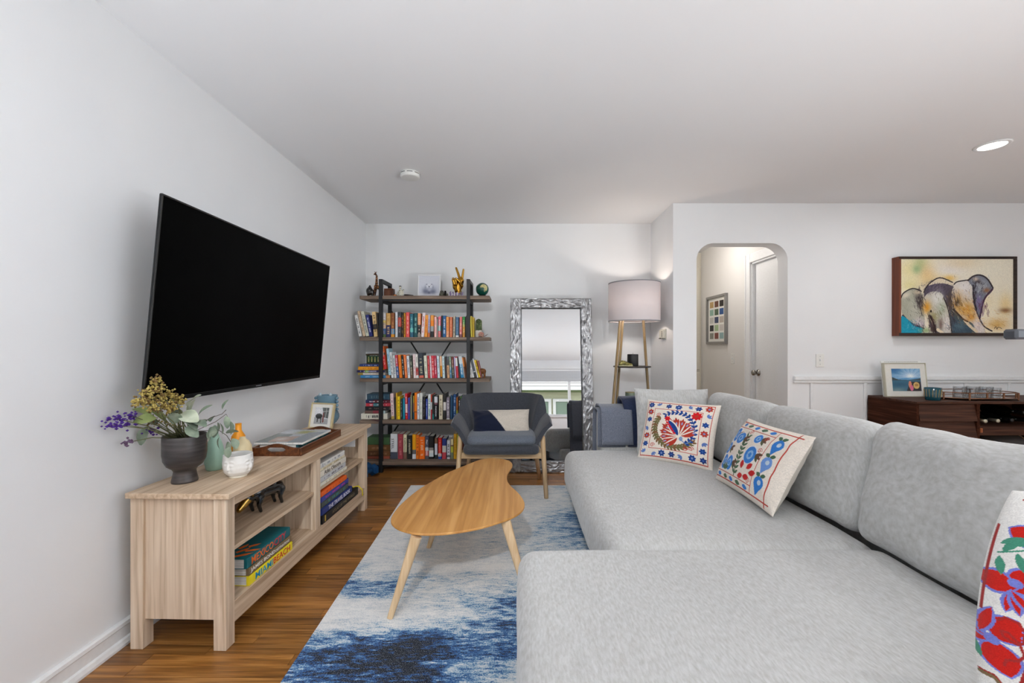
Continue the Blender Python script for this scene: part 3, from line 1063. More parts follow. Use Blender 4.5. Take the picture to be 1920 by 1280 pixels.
def book_mesh(name, t, h, d, bands, marks=None, seed=0, pages=PAGES):
    """local: thickness x 0..t, spine at y=0 facing -y, height z 0..h. bands: [(z fraction 0..1 upper end, colour)], marks: colour of the small print."""
    mb = MB(); mats = [pages]
    cols = {}

    def mi(c):
        if c not in cols:
            cols[c] = len(mats); mats.append(flat(*c, 0.45, 0.4))
        return cols[c]
    main = mi(bands[-1][1])
    w = 0.0022 if t > 0.008 else 0.0012
    z0 = 0.0
    for zf, c in bands:
        z1 = zf * h
        # rounded spine
        r = min(0.0035, t * .3)
        prof = [(0, d * .04 + r), (r * .3, r * .3), (r, 0), (t - r, 0), (t - r * .3, r * .3), (t, d * .04 + r)]
        k = len(prof)
        mb.add([(x, y, z0) for x, y in prof] + [(x, y, z1) for x, y in prof], [(i, i + 1, k + i + 1, k + i) for i in range(k - 1)] + [tuple(range(k)), tuple(range(k, 2 * k))], mi(c))
        z0 = z1
    mb.box(0, w, d * .04 + r, d, 0, h, main); mb.box(t - w, t, d * .04 + r, d, 0, h, main)
    mb.box(w, t - w, d * .04, d - 0.004, 0.002, h - 0.003, 0)
    if marks:
        rg = random.Random(seed)
        m = mi(marks)
        z = h * rg.uniform(.12, .2)
        ww = t * rg.uniform(.30, .5)
        while z < h * .86:
            L = rg.uniform(.0022, .006)
            if rg.random() < .8:
                o_ = rg.uniform(-.06, .06) * t
                mb.box(t / 2 - ww / 2 + o_, t / 2 + ww / 2 + o_, -0.0004, 0.001, z, z + L, m)
            z += L + rg.uniform(.001, .0025)
            if rg.random() < .08: z += h * .08
    return mb.mesh(name), mats


def lying_book(name, label, near, far_len, x_spine, depth, z, h, col, yaw=0.0, group=None, marks=None, seed=1, bands=None):
    """Book lying flat, its spine facing the room (+x), spine from y=near to near+far_len."""
    me, mats = book_mesh(name, h, far_len, depth, bands or [(1.0, col)], marks, seed, PAGES_F)
    M = Matrix.Translation((x_spine, near, z)) @ Matrix.Rotation(yaw, 4, 'Z') @ Matrix.Rotation(PI / 2, 4, 'Z') @ Matrix.Translation((0, 0, h)) @ Matrix.Rotation(PI / 2, 4, 'Y')
    o = link(name, me, mats, None, label, 'book', group, M=M)
    return o, M


def spine_text(o, M, h, s, a, b, lo, hi, col):
    """Lettering on a lying book's spine: a..b along its length, lo..hi above its underside."""
    text(s, 'spine_lettering', 0.02, flat(*col, 0.5, 0.3), M @ frame_M((h - (lo + hi) / 2, -0.0004, (a + b) / 2), (0, 0, 1), (-1, 0, 0)), o, 0.0003, width=b - a, height=hi - lo)


G = 'books lying in the media console'
xs = -1.112
# lower near bay: three big titles
zb = 0.164
YW_ = -0.03
o, M = lying_book('book', 'yellow book with red and blue title at the bottom of the lower near bay', 1.785, 0.325, -1.112, 0.24, zb, 0.041, (240, 220, 40), YW_, G)
spine_text(o, M, .041, 'MIAMI', .040, .165, .006, .035, (40, 150, 190)); spine_text(o, M, .041, 'BEACH', .170, .305, .006, .035, (205, 45, 55))
o, M = lying_book('book', 'brown grey book between the yellow and the teal one in the lower near bay', 1.785, 0.315, -1.114, 0.235, zb + .0415, 0.032, (124, 104, 76), YW_, G)
spine_text(o, M, .032, 'JAMES BOND', .012, .185, .006, .026, (238, 235, 228)); spine_text(o, M, .032, 'DESTINATIONS', .190, .302, .010, .022, (228, 225, 218))
o, M = lying_book('book', 'thick teal book with orange and red title on top in the lower near bay', 1.778, 0.322, -1.118, 0.24, zb + .074, 0.042, (24, 100, 108), YW_, G)
spine_text(o, M, .042, 'MEXICO', .030, .185, .005, .037, (236, 112, 40)); spine_text(o, M, .042, 'CITY', .190, .285, .005, .037, (210, 50, 60))
# orange flame-like print on the teal cover
fm = MB()
for k, (fx, fy, fa, fl_) in enumerate(((-1.185, 1.80, .5, .07), (-1.20, 1.835, .9, .06), (-1.17, 1.85, .3, .06), (-1.21, 1.87, 1.2, .05), (-1.18, 1.89, .7, .05))):
    m_ = Matrix.Translation((fx, fy, zb + .1163)) @ Matrix.Rotation(fa, 4, 'Z')
    fm.add([(0, -.008, 0), (fl_ * .6, -.010, 0), (fl_, .004, 0), (fl_ * .5, .010, 0), (0, .008, 0)], [(0, 1, 2, 3, 4)], 0, m_)
put('cover_print', fm, flat(232, 110, 40, .5), o)
# lower far bay
xs2 = -1.088
z = 0.164
o, M = lying_book('book', 'large black atlas under the blue travel book in the lower far bay', 2.40, 0.50, xs2 + .005, 0.28, z, 0.050, (24, 24, 26), YW_, G)
spine_text(o, M, .050, 'ATLAS OF THE WORLD', .12, .44, .016, .034, (128, 114, 88))
lb = MB().box(xs2 + .0052, xs2 + .0062, 2.425, 2.475, z + .008, z + .042)
put('spine_label', lb, flat(190, 160, 60, .5), o)
ribbon = MB().tube([(xs2 - .01, 2.885, z + .052), (xs2 + .012, 2.93, z + .046), (xs2 + .030, 2.95, z + .012), (xs2 + .032, 2.952, z - .028)], 0.0035, 6)
put('ribbon_bookmark', ribbon, flat(240, 220, 30, .5), o, True)
z += .0505
o, M = lying_book('book', 'dark blue travel book above the black atlas in the lower far bay', 2.40, 0.405, xs2 + .003, 0.27, z, 0.037, (36, 52, 118), YW_, G)
spine_text(o, M, .037, 'THE TRAVEL BOOK', .075, .375, .007, .030, (230, 228, 240))
z += .0375
o, _ = lying_book('book', 'dark grey green book in the middle of the lower far bay stack', 2.405, 0.36, xs2 - .004, 0.25, z, 0.033, (72, 78, 74), -0.03, G, (60, 140, 130), 3); z += .0335
o, _ = lying_book('book', 'blue and purple patterned book under the orange one in the lower far bay', 2.40, 0.37, xs2 - .002, 0.25, z, 0.030, (58, 68, 150), -0.02, G, (190, 60, 150), 4); z += .0305
o, _ = lying_book('book', 'bright orange book on top of the lower far bay stack', 2.40, 0.34, xs2 - .004, 0.24, z, 0.027, (232, 104, 40), -0.03, G, (200, 70, 20), 5)
# upper far bay
z = 0.3735
o, _ = lying_book('book', 'thin cream book at the bottom of the pale stack on the upper far shelf', 2.405, 0.36, xs2 - .01, 0.24, z, 0.020, (228, 222, 205), -0.02, G, (190, 184, 166), 6); z += .0205
o, _ = lying_book('book', 'silver grey book with dark emblem in the pale stack on the upper far shelf', 2.405, 0.345, xs2 - .012, 0.24, z, 0.030, (196, 196, 198), -0.02, G, (120, 112, 118), 7)
put('spine_label', MB().box(xs2 - .0125, xs2 - .0112, 2.47, 2.525, z + .006, z + .025), flat(110, 70, 84, .5), o); z += .0305
o, M = lying_book('book', 'white atlas with black title in the pale stack on the upper far shelf', 2.40, 0.355, xs2 - .012, 0.24, z, 0.034, (226, 218, 204), -0.02, G)
spine_text(o, M, .034, 'Atlas Obscura', .055, .275, .006, .029, (26, 24, 22)); z += .0345
o, _ = lying_book('book', 'slim ivory book second from top on the upper far shelf', 2.40, 0.34, xs2 - .012, 0.23, z, 0.016, (226, 216, 190), -0.02, G, (180, 160, 120), 8); z += .0165
o, _ = lying_book('book', 'white book with grey picture on top of the pale stack on the upper far shelf', 2.40, 0.33, xs2 - .010, 0.23, z, 0.029, (222, 220, 216), -0.02, G, (150, 152, 158), 9)
put('spine_label', MB().box(xs2 - .0105, xs2 - .0092, 2.43, 2.475, z + .004, z + .025), flat(150, 160, 172, .5), o)
# loose leaflet hanging from the underside of the top
t = tag(put('paper_leaflet', MB().box(-1.19, -1.09, 2.905, 2.9062, 0.485, 0.545), flat(226, 226, 228, .8)), 'white paper leaflet with fine print standing in the upper far bay', 'leaflet')

# black and gold bull figures on the near shelf
BULLB = flat(14, 14, 15, 0.12, 0.6, 0, 0.6); GOLD = flat(196, 158, 84, 0.22, 0.5, 1.0)
def bull(cx, cy, zf, s, yaw, label):
    t = thing('bull_figurine', label, 'figurine', (cx, cy, zf), rotz=yaw)
    c = [((-.07, 0, .085), (.05, 0, .095), .030, .040), ((.05, 0, .095), (.105, 0, .085), .034, .026), ((-.07, 0, .09), (-.02, 0, .115), .02, .025)]
    for lx, ly in ((-.075, .022), (-.075, -.022), (.055, .024), (.055, -.024)):
        c += [((lx, ly, .075), (lx + .012, ly, .04), .018, .011), ((lx + .012, ly, .04), (lx, ly, .006), .010, .009)]
    c += [((-.095, 0, .10), (-.118, 0, .055), .007, .005)]
    blob('body', [tuple(tuple(v * s for v in q) if isinstance(q, tuple) else q * s for q in k) for k in c], .0055 * s, BULLB, t)
    h = [((.11, 0, .078), (.150, 0, .045), .024, .014)]
    blob('head', [tuple(tuple(v * s for v in q) if isinstance(q, tuple) else q * s for q in k) for k in h], .004 * s, GOLD, t)
    for sg in (-1, 1):
        pts = [(.112 * s, sg * .018 * s, .098 * s), (.118 * s, sg * .045 * s, .105 * s), (.135 * s, sg * .055 * s, .125 * s)]
        put('horn', MB().tube(pts, [.007 * s, .006 * s, .002 * s], 8), GOLD, t, True)


bull(-1.225, 2.10, 0.373, 1.0, R(-105), 'black bull figurine with gold head deep on the near console shelf')
bull(-1.235, 1.80, 0.373, 0.85, R(-60), 'smaller black bull figurine half hidden at the near end of the console shelf')

# ---------------------------------------------------------------- things standing on the console
# dark goblet planter with dried flowers
POT = noisy('burnished_clay', [(0.3, rgb(44, 41, 42)), (0.5, rgb(66, 62, 62)), (0.75, rgb(92, 87, 86))], scale=(6, 6, 60), rough=0.38, bump=0.15, spec=0.5, metal=0.25)
px, py = -1.372, 1.772
t = thing('goblet_planter', 'dark burnished goblet planter of dried flowers at the near end of the console', 'planter', (px, py, ZT))
prof = [(0.0455, 0), (0.046, .006), (0.041, .030), (0.0385, .046), (0.044, .056), (0.062, .070), (0.073, .092), (0.0765, .118), (0.0765, .190), (0.075, .194), (0.071, .190), (0.070, .130), (0.056, .085), (0.016, .070)]
put('bowl', MB().lathe([(r, ZT + z) for r, z in prof], 48, cx=px, cy=py), POT, t, True)
put('soil', MB().lathe([(0.0705, ZT + .160), (0.0705, ZT + .166), (0.03, ZT + .172)], 24, cx=px, cy=py), flat(58, 46, 36, .95), t)
rim = Vector((px, py, ZT + .185))
STEM = flat(104, 106, 70, .8); TWIG = flat(84, 70, 66, .8)
LEAFG = noisy('dried_leaf', [(0.3, rgb(104, 120, 104)), (0.7, rgb(150, 162, 142))], scale=(30, 30, 30), rough=.7)
LEAFP = noisy('pale_leaf', [(0.3, rgb(170, 180, 156)), (0.7, rgb(205, 211, 190))], scale=(30, 30, 30), rough=.7)
LEAFY = noisy('young_leaf', [(0.3, rgb(124, 142, 84)), (0.7, rgb(168, 180, 116))], scale=(30, 30, 30), rough=.7)
rg = random.Random(3)


def leaf_mesh(L, w, fold=.25, curl=.3):
    mb = MB(); n = 6
    vs, fs = [], []
    for i in range(n + 1):
        s = i / n
        ww = w * (math.sin(PI * min(1, s * .94 + .03)) ** .7)
        zc = -curl * L * s * s
        vs += [(s * L, -ww, zc + fold * ww), (s * L, 0, zc), (s * L, ww, zc + fold * ww)]
    for i in range(n):
        a = 3 * i
        fs += [(a, a + 3, a + 4, a + 1), (a + 1, a + 4, a + 5, a + 2)]
    return vs, fs


def leaf(parent, at, direction, L, w, mat, roll=0.0, curl=.3):
    vs, fs = leaf_mesh(L, w, curl=curl)
    d = Vector(direction).normalized()
    s = d.cross(Vector((0, 0, 1)));  s = s.normalized() if s.length > 1e-3 else Vector((1, 0, 0))
    u = s.cross(d)
    M = Matrix((d, s * -1, u)).transposed().to_4x4() @ Matrix.Rotation(roll, 4, 'X'); M.translation = Vector(at)
    return put('leaf', MB().add(vs, fs, 0, M), mat, parent, True)


def PP(x_, y_, dy=0.0):         # a point of the bouquet, spilling forward clear of the wall and of the screen
    lim = 1.355 if y_ < 770 else 1.50
    return P(x_, y_, min(py + dy, lim * F / (VX - x_) - abs(dy) * .4))


# upright yellow yarrow heads
stems = MB(); yel = MB(); brn = MB()
for tx, ty, dy in ((293, 713, .0), (280, 735, .02), (300, 745, -.03), (318, 740, .04), (272, 752, -.02), (288, 762, -.05), (312, 760, -.04), (330, 748, .0), (262, 752, .05), (300, 728, .05), (322, 765, .05), (336, 752, -.03)):
    q = PP(tx, ty, dy)
    b = rim + Vector((rg.uniform(-.03, .03), rg.uniform(-.03, .03), -.03))
    stems.tube([b, b.lerp(q, .5) + Vector((0, 0, .02)), q], [.0022, .0018, .0012], 5)
    for k in range(60):
        o_ = Vector((rg.gauss(0, .011), rg.gauss(0, .011), rg.gauss(0, .009)))
        (yel if rg.random() < .7 else brn).ball(q + o_, rg.uniform(.0032, .0058), 5)
for k in range(70):
    q = PP(rg.uniform(275, 345), rg.uniform(755, 800), rg.uniform(-.06, .06))
    (yel if rg.random() < .4 else brn).ball(q, rg.uniform(.003, .0055), 5)
put('stem', stems, STEM, t, True)
put('yellow_blossom', yel, noisy('yarrow', [(0.3, rgb(150, 128, 60)), (0.7, rgb(204, 186, 112))], scale=(60, 60, 60), rough=.9), t, kind='stuff')
put('brown_blossom', brn, flat(116, 92, 56, .9), t, kind='stuff')
# purple statice reaching to the side
VIO = flat(84, 44, 150, .8)
for tx, ty, dy, n_, sp in ((219, 785, .0, 30, .016), (213, 797, .03, 26, .013), (246, 779, .02, 20, .010), (284, 809, -.03, 22, .011), (240, 797, -.04, 14, .010), (240, 829, .02, 18, .010), (262, 788, .03, 10, .010)):
    q = PP(tx, ty, dy)
    st = MB(); m_ = MB()
    b = rim + Vector((-.03, dy * .5, -.01))
    mid = b.lerp(q, .55) + Vector((0, 0, .012))
    st.tube([b, mid, q], [.0024, .002, .0012], 5)
    put('stem', st, STEM, t, True)
    for k in range(n_):
        o_ = Vector((rg.gauss(0, sp), rg.gauss(0, sp * .8), rg.gauss(0, sp * .7)))
        m_.ball(q + o_, rg.uniform(.004, .0075), 5, sc=(1, 1, .8))
    put('purple_blossom', m_, VIO if ty < 820 else flat(112, 88, 116, .8), t)
# big pale and green leaves in the middle
for lx, ly, dy, L, w_, mt, dx_, dz_ in ((352, 760, -.03, .075, .026, LEAFP, .5, .6), (340, 775, -.05, .085, .030, LEAFP, .8, -.1), (372, 778, -.04, .060, .020, LEAFG, .6, .8), (345, 790, -.06, .07, .026, LEAFG, .6, -.1),
                                       (280, 778, -.05, .075, .027, LEAFY, -.7, .5), (292, 785, -.07, .07, .025, LEAFY, -.8, .1), (300, 775, -.06, .06, .02, LEAFG, -.3, .8), (318, 772, -.06, .06, .022, LEAFG, .3, .7),
                                       (276, 800, -.02, .075, .022, LEAFG, -.3, -.9), (325, 795, -.08, .06, .024, LEAFG, .2, .5), (350, 800, -.07, .06, .02, LEAFG, .7, -.4), (362, 790, -.05, .065, .022, LEAFG, .8, .0),
                                       (310, 790, -.08, .065, .024, LEAFY, -.2, .6), (333, 783, .03, .07, .026, LEAFG, .1, .8), (296, 795, .02, .06, .022, LEAFG, -.4, .4), (356, 772, .02, .06, .022, LEAFP, .2, .9)):
    a = PP(lx, ly, dy)
    leaf(t, a, (dx_, rg.uniform(-.5, .1), dz_), L, w_, mt, rg.uniform(-.9, .9))
    st = MB().tube([rim + Vector((rg.uniform(-.03, .03), 0, -.02)), a], .0014, 5)
    put('stem', st, STEM, t, True)
# eucalyptus sprays reaching over the vases
for pts, leaves in ((((365, 800), (395, 783), (416, 776), (424, 768)), ((417, 767, .2, .9), (395, 790, -.2, .3), (408, 792, .1, -.6), (400, 800, -.3, -.6), (388, 790, -.6, .1))),
                    (((370, 806), (405, 790), (424, 776), (432, 790), (436, 800)), ((424, 780, .3, -.8), (432, 790, .35, -.9), (412, 793, .2, -.7), (403, 797, -.1, -.8), (396, 805, -.2, -.7))),
                    (((372, 808), (410, 806), (425, 816), (434, 830)), ((411, 820, -.25, -.95), (428, 828, -.2, -.9), (436, 822, .2, -.8), (430, 838, -.1, -1), (424, 812, .5, .2)))):
    st = MB(); q = [PP(a, b, -.02 + .02 * i) for i, (a, b) in enumerate(pts)]
    st.tube(q, .0013, 5)
    put('twig', st, TWIG, t, True)
    for a, b, dx_, dz_ in leaves:
        at = PP(a, b, rg.uniform(-.03, .03))
        leaf(t, at, (dx_, rg.uniform(-.4, .4), dz_), rg.uniform(.042, .056), rg.uniform(.013, .018), LEAFG, rg.uniform(-1, 1))


def vessel(name, label, cat, x, y, prof, mat, n=40, z=ZT, part='body'):
    t = thing(name, label, cat, (x, y, z))
    put(part, MB().lathe([(r, z + zz) for r, zz in prof], n, cx=x, cy=y), mat, t, True)
    return t


MINT = flat(160, 196, 178, .45, .4); ORANGE_C = flat(236, 152, 22, .4, .45); CREAM_C = flat(226, 208, 166, .45, .4); WHITE_C = flat(226, 224, 220, .28, .5)
def slim(p, k):
    return [(r * k, z) for r, z in p]


t = vessel('mint_vase', 'slender mint green ceramic vase behind the white face bowl', 'vase', -1.370, 1.945, slim([(.036, 0), (.040, .004), (.0475, .035), (.046, .070), (.036, .115), (.022, .148), (.016, .165), (.017, .176), (.013, .178), (.012, .15), (.01, .12)], 0.84), MINT)
put('mouth', MB().lathe(slim([(.0125, ZT + .174), (.017, ZT + .1755), (.018, ZT + .178), (.0135, ZT + .1785)], .84), 24, cx=-1.370, cy=1.945), flat(150, 188, 170, .4), t, True)
t = vessel('orange_bottle_vase', 'bright orange bottle-shaped vase standing beside the cream round vase', 'vase', -1.372, 2.115, slim([(.030, 0), (.033, .004), (.037, .04), (.037, .10), (.034, .118), (.022, .135), (.016, .145), (.0155, .176), (.012, .177), (.011, .15)], 0.86), ORANGE_C)
put('lip', MB().lathe(slim([(.0115, ZT + .174), (.0158, ZT + .175), (.0165, ZT + .179), (.012, ZT + .1795)], .86), 24, cx=-1.372, cy=2.115), flat(232, 146, 20, .35), t, True)
t = vessel('cream_round_vase', 'small round cream vase between the orange bottle and the white face bowl', 'vase', -1.300, 2.035, slim([(.026, 0), (.030, .004), (.043, .030), (.047, .056), (.044, .085), (.032, .108), (.016, .120), (.014, .127), (.011, .127), (.010, .11)], 0.86), CREAM_C)
put('lip', MB().lathe(slim([(.0105, ZT + .124), (.0142, ZT + .1255), (.0148, ZT + .1285), (.011, ZT + .129)], .86), 24, cx=-1.300, cy=2.035), flat(230, 216, 180, .4), t, True)
# white bowl with faces in relief
bx, by = -1.195, 1.84
t = thing('face_bowl', 'small white ceramic bowl with sleeping faces in relief on the console', 'bowl', (bx, by, ZT))
mb = MB(); vs, fs = [], []
NA, rows = 120, []
base_prof = [(.032, 0), (.034, .010), (.0405, .012), (.052, .026), (.0565, .045), (.0575, .065), (.0555, .085), (.055, .097), (.052, .099), (.0505, .09), (.048, .05), (.026, .022)]
dense = []
for (r0, z0), (r1, z1) in zip(base_prof, base_prof[1:]):
    k = 6 if z1 > z0 and z1 <= .097 and r0 > .04 else 1
    for i in range(k): dense.append((r0 + (r1 - r0) * i / k, z0 + (z1 - z0) * i / k))
dense.append(base_prof[-1])
outer_n = next(i for i, (r, z) in enumerate(dense) if z >= .099)


def face_bump(a, z):
    d = 0.0
    for c0 in (-PI / 2 - .1, -PI / 2 + PI / 2 - .1, -PI / 2 + PI - .1, -PI / 2 + 1.5 * PI - .1):
        u = ((a - c0 + PI) % (2 * PI) - PI) * .064       # arc length from the face's middle
        v = z - .055
        g = lambda cx, cz, sx_, sz_: math.exp(-((u - cx) / sx_) ** 2 - ((v - cz) / sz_) ** 2)
        d += .0090 * g(0, -.004, .0040, .013) + .0035 * g(0, -.014, .006, .004)          # nose
        d += .0035 * g(0, -.024, .009, .0022) + .0030 * g(0, -.0285, .007, .0022)        # lips
        d += .0040 * g(0, -.038, .009, .005)                                              # chin
        for sg in (-1, 1):
            d += .0042 * math.exp(-((v - (.020 - 28 * (u - sg * .014) ** 2)) / .0028) ** 2) * math.exp(-((u - sg * .015) / .011) ** 2)   # brow
            d += .0030 * g(sg * .015, .004, .008, .0045)                                  # closed lid
            d -= .0020 * g(sg * .015, .012, .009, .003)
            d += .0020 * g(sg * .02, -.014, .010, .008)                                   # cheek
    return d


for i, (r, z) in enumerate(dense):
    for k in range(NA):
        a = 2 * PI * k / NA
        rr = r + (face_bump(a, z) if i < outer_n and r > .04 else 0)
        vs.append((bx + rr * math.cos(a), by + rr * math.sin(a), ZT + z))
for i in range(len(dense) - 1):
    for k in range(NA):
        k2 = (k + 1) % NA
        fs.append((i * NA + k, i * NA + k2, (i + 1) * NA + k2, (i + 1) * NA + k))
fs.append(tuple(range(NA))[::-1]); fs.append(tuple((len(dense) - 1) * NA + k for k in range(NA)))
put('bowl', mb.add(vs, fs), WHITE_C, t, True)
put('foot_ring', MB().lathe([(.026, ZT), (.033, ZT), (.0345, ZT + .004), (.0345, ZT + .010)], 40, cx=bx, cy=by), flat(228, 222, 206, .4), t, True)

# wooden serving tray with books
TRAYW = wood('tray_wood', rgb(66, 36, 20), rgb(118, 70, 40), 'Y', 60, .4, mid=rgb(92, 52, 28), coat=.2)
tx0, tx1, ty0, ty1 = -1.350, -1.092, 2.178, 2.675
t = thing('serving_tray', 'dark wooden serving tray with cut-out handles holding books on the console', 'tray', ((tx0 + tx1) / 2, (ty0 + ty1) / 2, ZT))
put('bottom', MB().box(tx0 + .008, tx1 - .008, ty0 + .008, ty1 - .008, ZT, ZT + .008), TRAYW, t)
for x0 in (tx0, tx1 - .011):
    put('side', MB().cbox(x0, x0 + .011, ty0, ty1, ZT, ZT + .042, .002), TRAYW, t)
for y0 in (ty0, ty1 - .011):
    w_ = tx1 - tx0 - .022
    x0 = tx0 + .011
    out_, hole = [], []
    N_ = 24
    for i in range(N_ + 1):
        s = i / N_
        out_.append((x0 + w_ * s, ZT + .042 + .020 * (0.5 - 0.5 * math.cos(2 * PI * min(1, max(0, (s - .08) / .84))))))
    m = MB()
    # end board with a slot: strips left, right, below and above the hole
    hx0, hx1, hz0, hz1 = x0 + w_ * .32, x0 + w_ * .68, ZT + .022, ZT + .044
    vs, fs = [], []
    for i in range(N_ + 1):
        xx, zt_ = out_[i]
        inh = hx0 <= xx <= hx1
        e = min(1.0, min(xx - hx0, hx1 - xx) / .010) if inh else 0
        zc = (hz0 + hz1) / 2
        hb, ht = (zc - (zc - hz0) * math.sqrt(max(0, 1 - (1 - e) ** 2)), zc + (hz1 - zc) * math.sqrt(max(0, 1 - (1 - e) ** 2))) if inh else (zc, zc)
        vs += [(xx, z_) for z_ in (ZT, hb, ht, zt_)]
    vv = [(x_, y0, z_) for x_, z_ in vs] + [(x_, y0 + .011, z_) for x_, z_ in vs]
    o_ = len(vs)
    for i in range(N_):
        a, b = 4 * i, 4 * i + 4
        for lo_ in (0, 2):
            fs += [(a + lo_, b + lo_, b + lo_ + 1, a + lo_ + 1), (a + lo_ + o_, a + lo_ + 1 + o_, b + lo_ + 1 + o_, b + lo_ + o_)]
        fs += [(a + 3, b + 3, b + 3 + o_, a + 3 + o_), (a, a + o_, b + o_, b), (a + 1, b + 1, b + 1 + o_, a + 1 + o_), (a + 2, a + 2 + o_, b + 2 + o_, b + 2)]
    put('handle_end', m.add(vv, fs), TRAYW, t)
zt = ZT + .0085
lying_o, _ = lying_book('book', 'large teal coffee table book lying in the wooden tray', 2.232, .34, -1.135, .215, zt, .038, (38, 84, 92), -.02, 'books in the tray', (90, 140, 140), 21)
me, mats = book_mesh('magazine', .012, .33, .25, [(1, (232, 232, 234))], None, 1, PAGES_F)
cv = Canvas(90, 110, (186, 190, 196))
cv.fuzz(.2)
cv.poly([(-1, -1), (-.1, -1), (-.2, .2), (-1, .4)], (120, 128, 124)); cv.soft(.1, .55, .4, .25, (150, 150, 70), .9); cv.poly([(-.5, -.9), (.35, -.9), (.3, -.1), (-.6, -.2)], (176, 148, 134)); cv.soft(-.6, .5, .3, .3, (210, 215, 222), .9); cv.poly([(.35, -1), (1, -1), (1, .6), (.3, .5)], (140, 148, 154)); cv.soft(-.2, -.5, .25, .2, (226, 222, 212), .7)
cv.fuzz(.15, 3)
zm = zt + .0385
mg = thing('magazine', 'glossy magazine with pale cover lying across the teal book in the tray', 'magazine', (-1.24, 2.42, zm))
put('pages', MB().cbox(-1.366, -1.112, 2.228, 2.575, zm, zm + .011, .001), PAGES_F, mg)
print_panel('cover', cv, frame_M((-1.239, 2.4015, zm + .0105), (1, 0, 0), (0, 1, 0)), .254, .347, attr_mat('glossy_cover', .25, .4), mg)
t = thing('remote_control', 'slim black remote control lying in the far end of the tray', 'remote', (-1.145, 2.60, ZT + .008))
put('case', MB().cbox(-1.165, -1.125, 2.585, 2.655, ZT + .0085, ZT + .022, .004), BLACK, t)
put('key', MB().box(-1.155, -1.150, 2.60, 2.608, ZT + .022, ZT + .0228).box(-1.14, -1.135, 2.60, 2.608, ZT + .022, ZT + .0228), flat(90, 90, 92), t)

# photo frame, pale gold
A, B_ = P(577.6, 803, 2.93), P(620.7, 804.5, 2.88)
A.z = B_.z = ZT
xd = (B_ - A).normalized(); back = Vector((-xd.y, xd.x, 0))
M = frame_M((A + B_) / 2, xd, Vector((0, 0, 1)) + back * .22 - xd * .03)
GOLDF = flat(206, 190, 150, .35, .5, .35)
fw, fh = (B_ - A).length, .176
cv = Canvas(60, 80, (214, 216, 220))
cv.poly([(-1, -1), (1, -1), (1, -.35), (-1, -.2)], (170, 172, 174)); cv.poly([(0, 1), (1, 1), (1, -.3), (.35, -.2)], (96, 100, 98)); cv.ell(-.35, -.05, .5, .32, (48, 50, 50)); cv.line([(-.5, -.2), (-.5, -.75)], .06, (40, 42, 42)); cv.line([(-.05, -.2), (0, -.8)], .06, (40, 42, 42)); cv.line([(.25, .3), (.3, -.7)], .1, (120, 70, 66)); cv.soft(-.5, .6, .5, .4, (240, 242, 246), .8)
cv.line([(.6, .9), (.6, -.2)], .04, (190, 190, 186)); cv.line([(.2, .5), (.9, .6)], .04, (180, 180, 178)); cv.fuzz(.3)
t = thing('photo_frame', 'pale gold photo frame with a small grey picture beside the blue glass vase', 'photo frame', (A + B_) / 2)
bw = .010
for b in ((-fw / 2, fw / 2, 0, bw), (-fw / 2, fw / 2, fh - bw, fh), (-fw / 2, -fw / 2 + bw, bw, fh - bw), (fw / 2 - bw, fw / 2, bw, fh - bw)):
    put('frame_bar', MB().cbox(b[0], b[1], b[2], b[3], -.016, .004, .001, M=M), GOLDF, t)
put('mount', MB().box(-fw / 2 + bw, fw / 2 - bw, bw, fh - bw, -.010, -.002, M=M), flat(236, 234, 228, .7), t)
print_panel('photograph', cv, M @ Matrix.Translation((0, fh / 2, -.002)), fw * .60, fh * .64, attr_mat('photo_print', .4, .3), t)
put('easel', MB().add([(-.03, .02, -.017), (.03, .02, -.017), (.02, .12, -.017), (-.02, .12, -.017), (-.025, -.004, -.05), (.025, -.004, -.05)], [(0, 1, 2, 3), (3, 2, 5, 4)], 0, M), BLACK, t)

# blue glass vase with knobs
BGL, nt, bs = new_mat('blue_glass')
bs.inputs['Base Color'].default_value = rgb(122, 158, 178) + (1,); bs.inputs['Roughness'].default_value = .18; bs.inputs['Transmission Weight'].default_value = .35; bs.inputs['IOR'].default_value = 1.3
vx, vy = -1.335, 3.03
t = thing('blue_glass_vase', 'ribbed blue glass vase with round knobs at the far end of the console', 'vase', (vx, vy, ZT))
prof = []
for i in range(61):
    s = i / 60
    z = .215 * s
    r = .030 + .050 * math.sin(PI * min(1, s / .62)) ** .8 if s < .45 else .073 - .016 * min(1, (s - .45) / .12) + .012 * max(0, (s - .60) / .4)
    prof.append((r + .0016 * math.sin(s * 120), ZT + z))
prof += [(.062, ZT + .216), (.055, ZT + .15), (.05, ZT + .06), (.01, ZT + .02)]
put('body', MB().lathe(prof, 40, cx=vx, cy=vy), BGL, t, True)
for i in range(8):
    s = .55 + .42 * i / 7
    for sg in ((-1, 1) if i % 2 == 0 else ()):
        put('knob', MB().ball((vx + sg * .074, vy - .012, ZT + .215 * s), .012, 10), BGL, t, True)
for sg in (-1, 1):
    put('knob', MB().ball((vx + sg * .036, vy - .03, ZT + .222), .012, 10), flat(170, 186, 192, .2, .5), t, True)
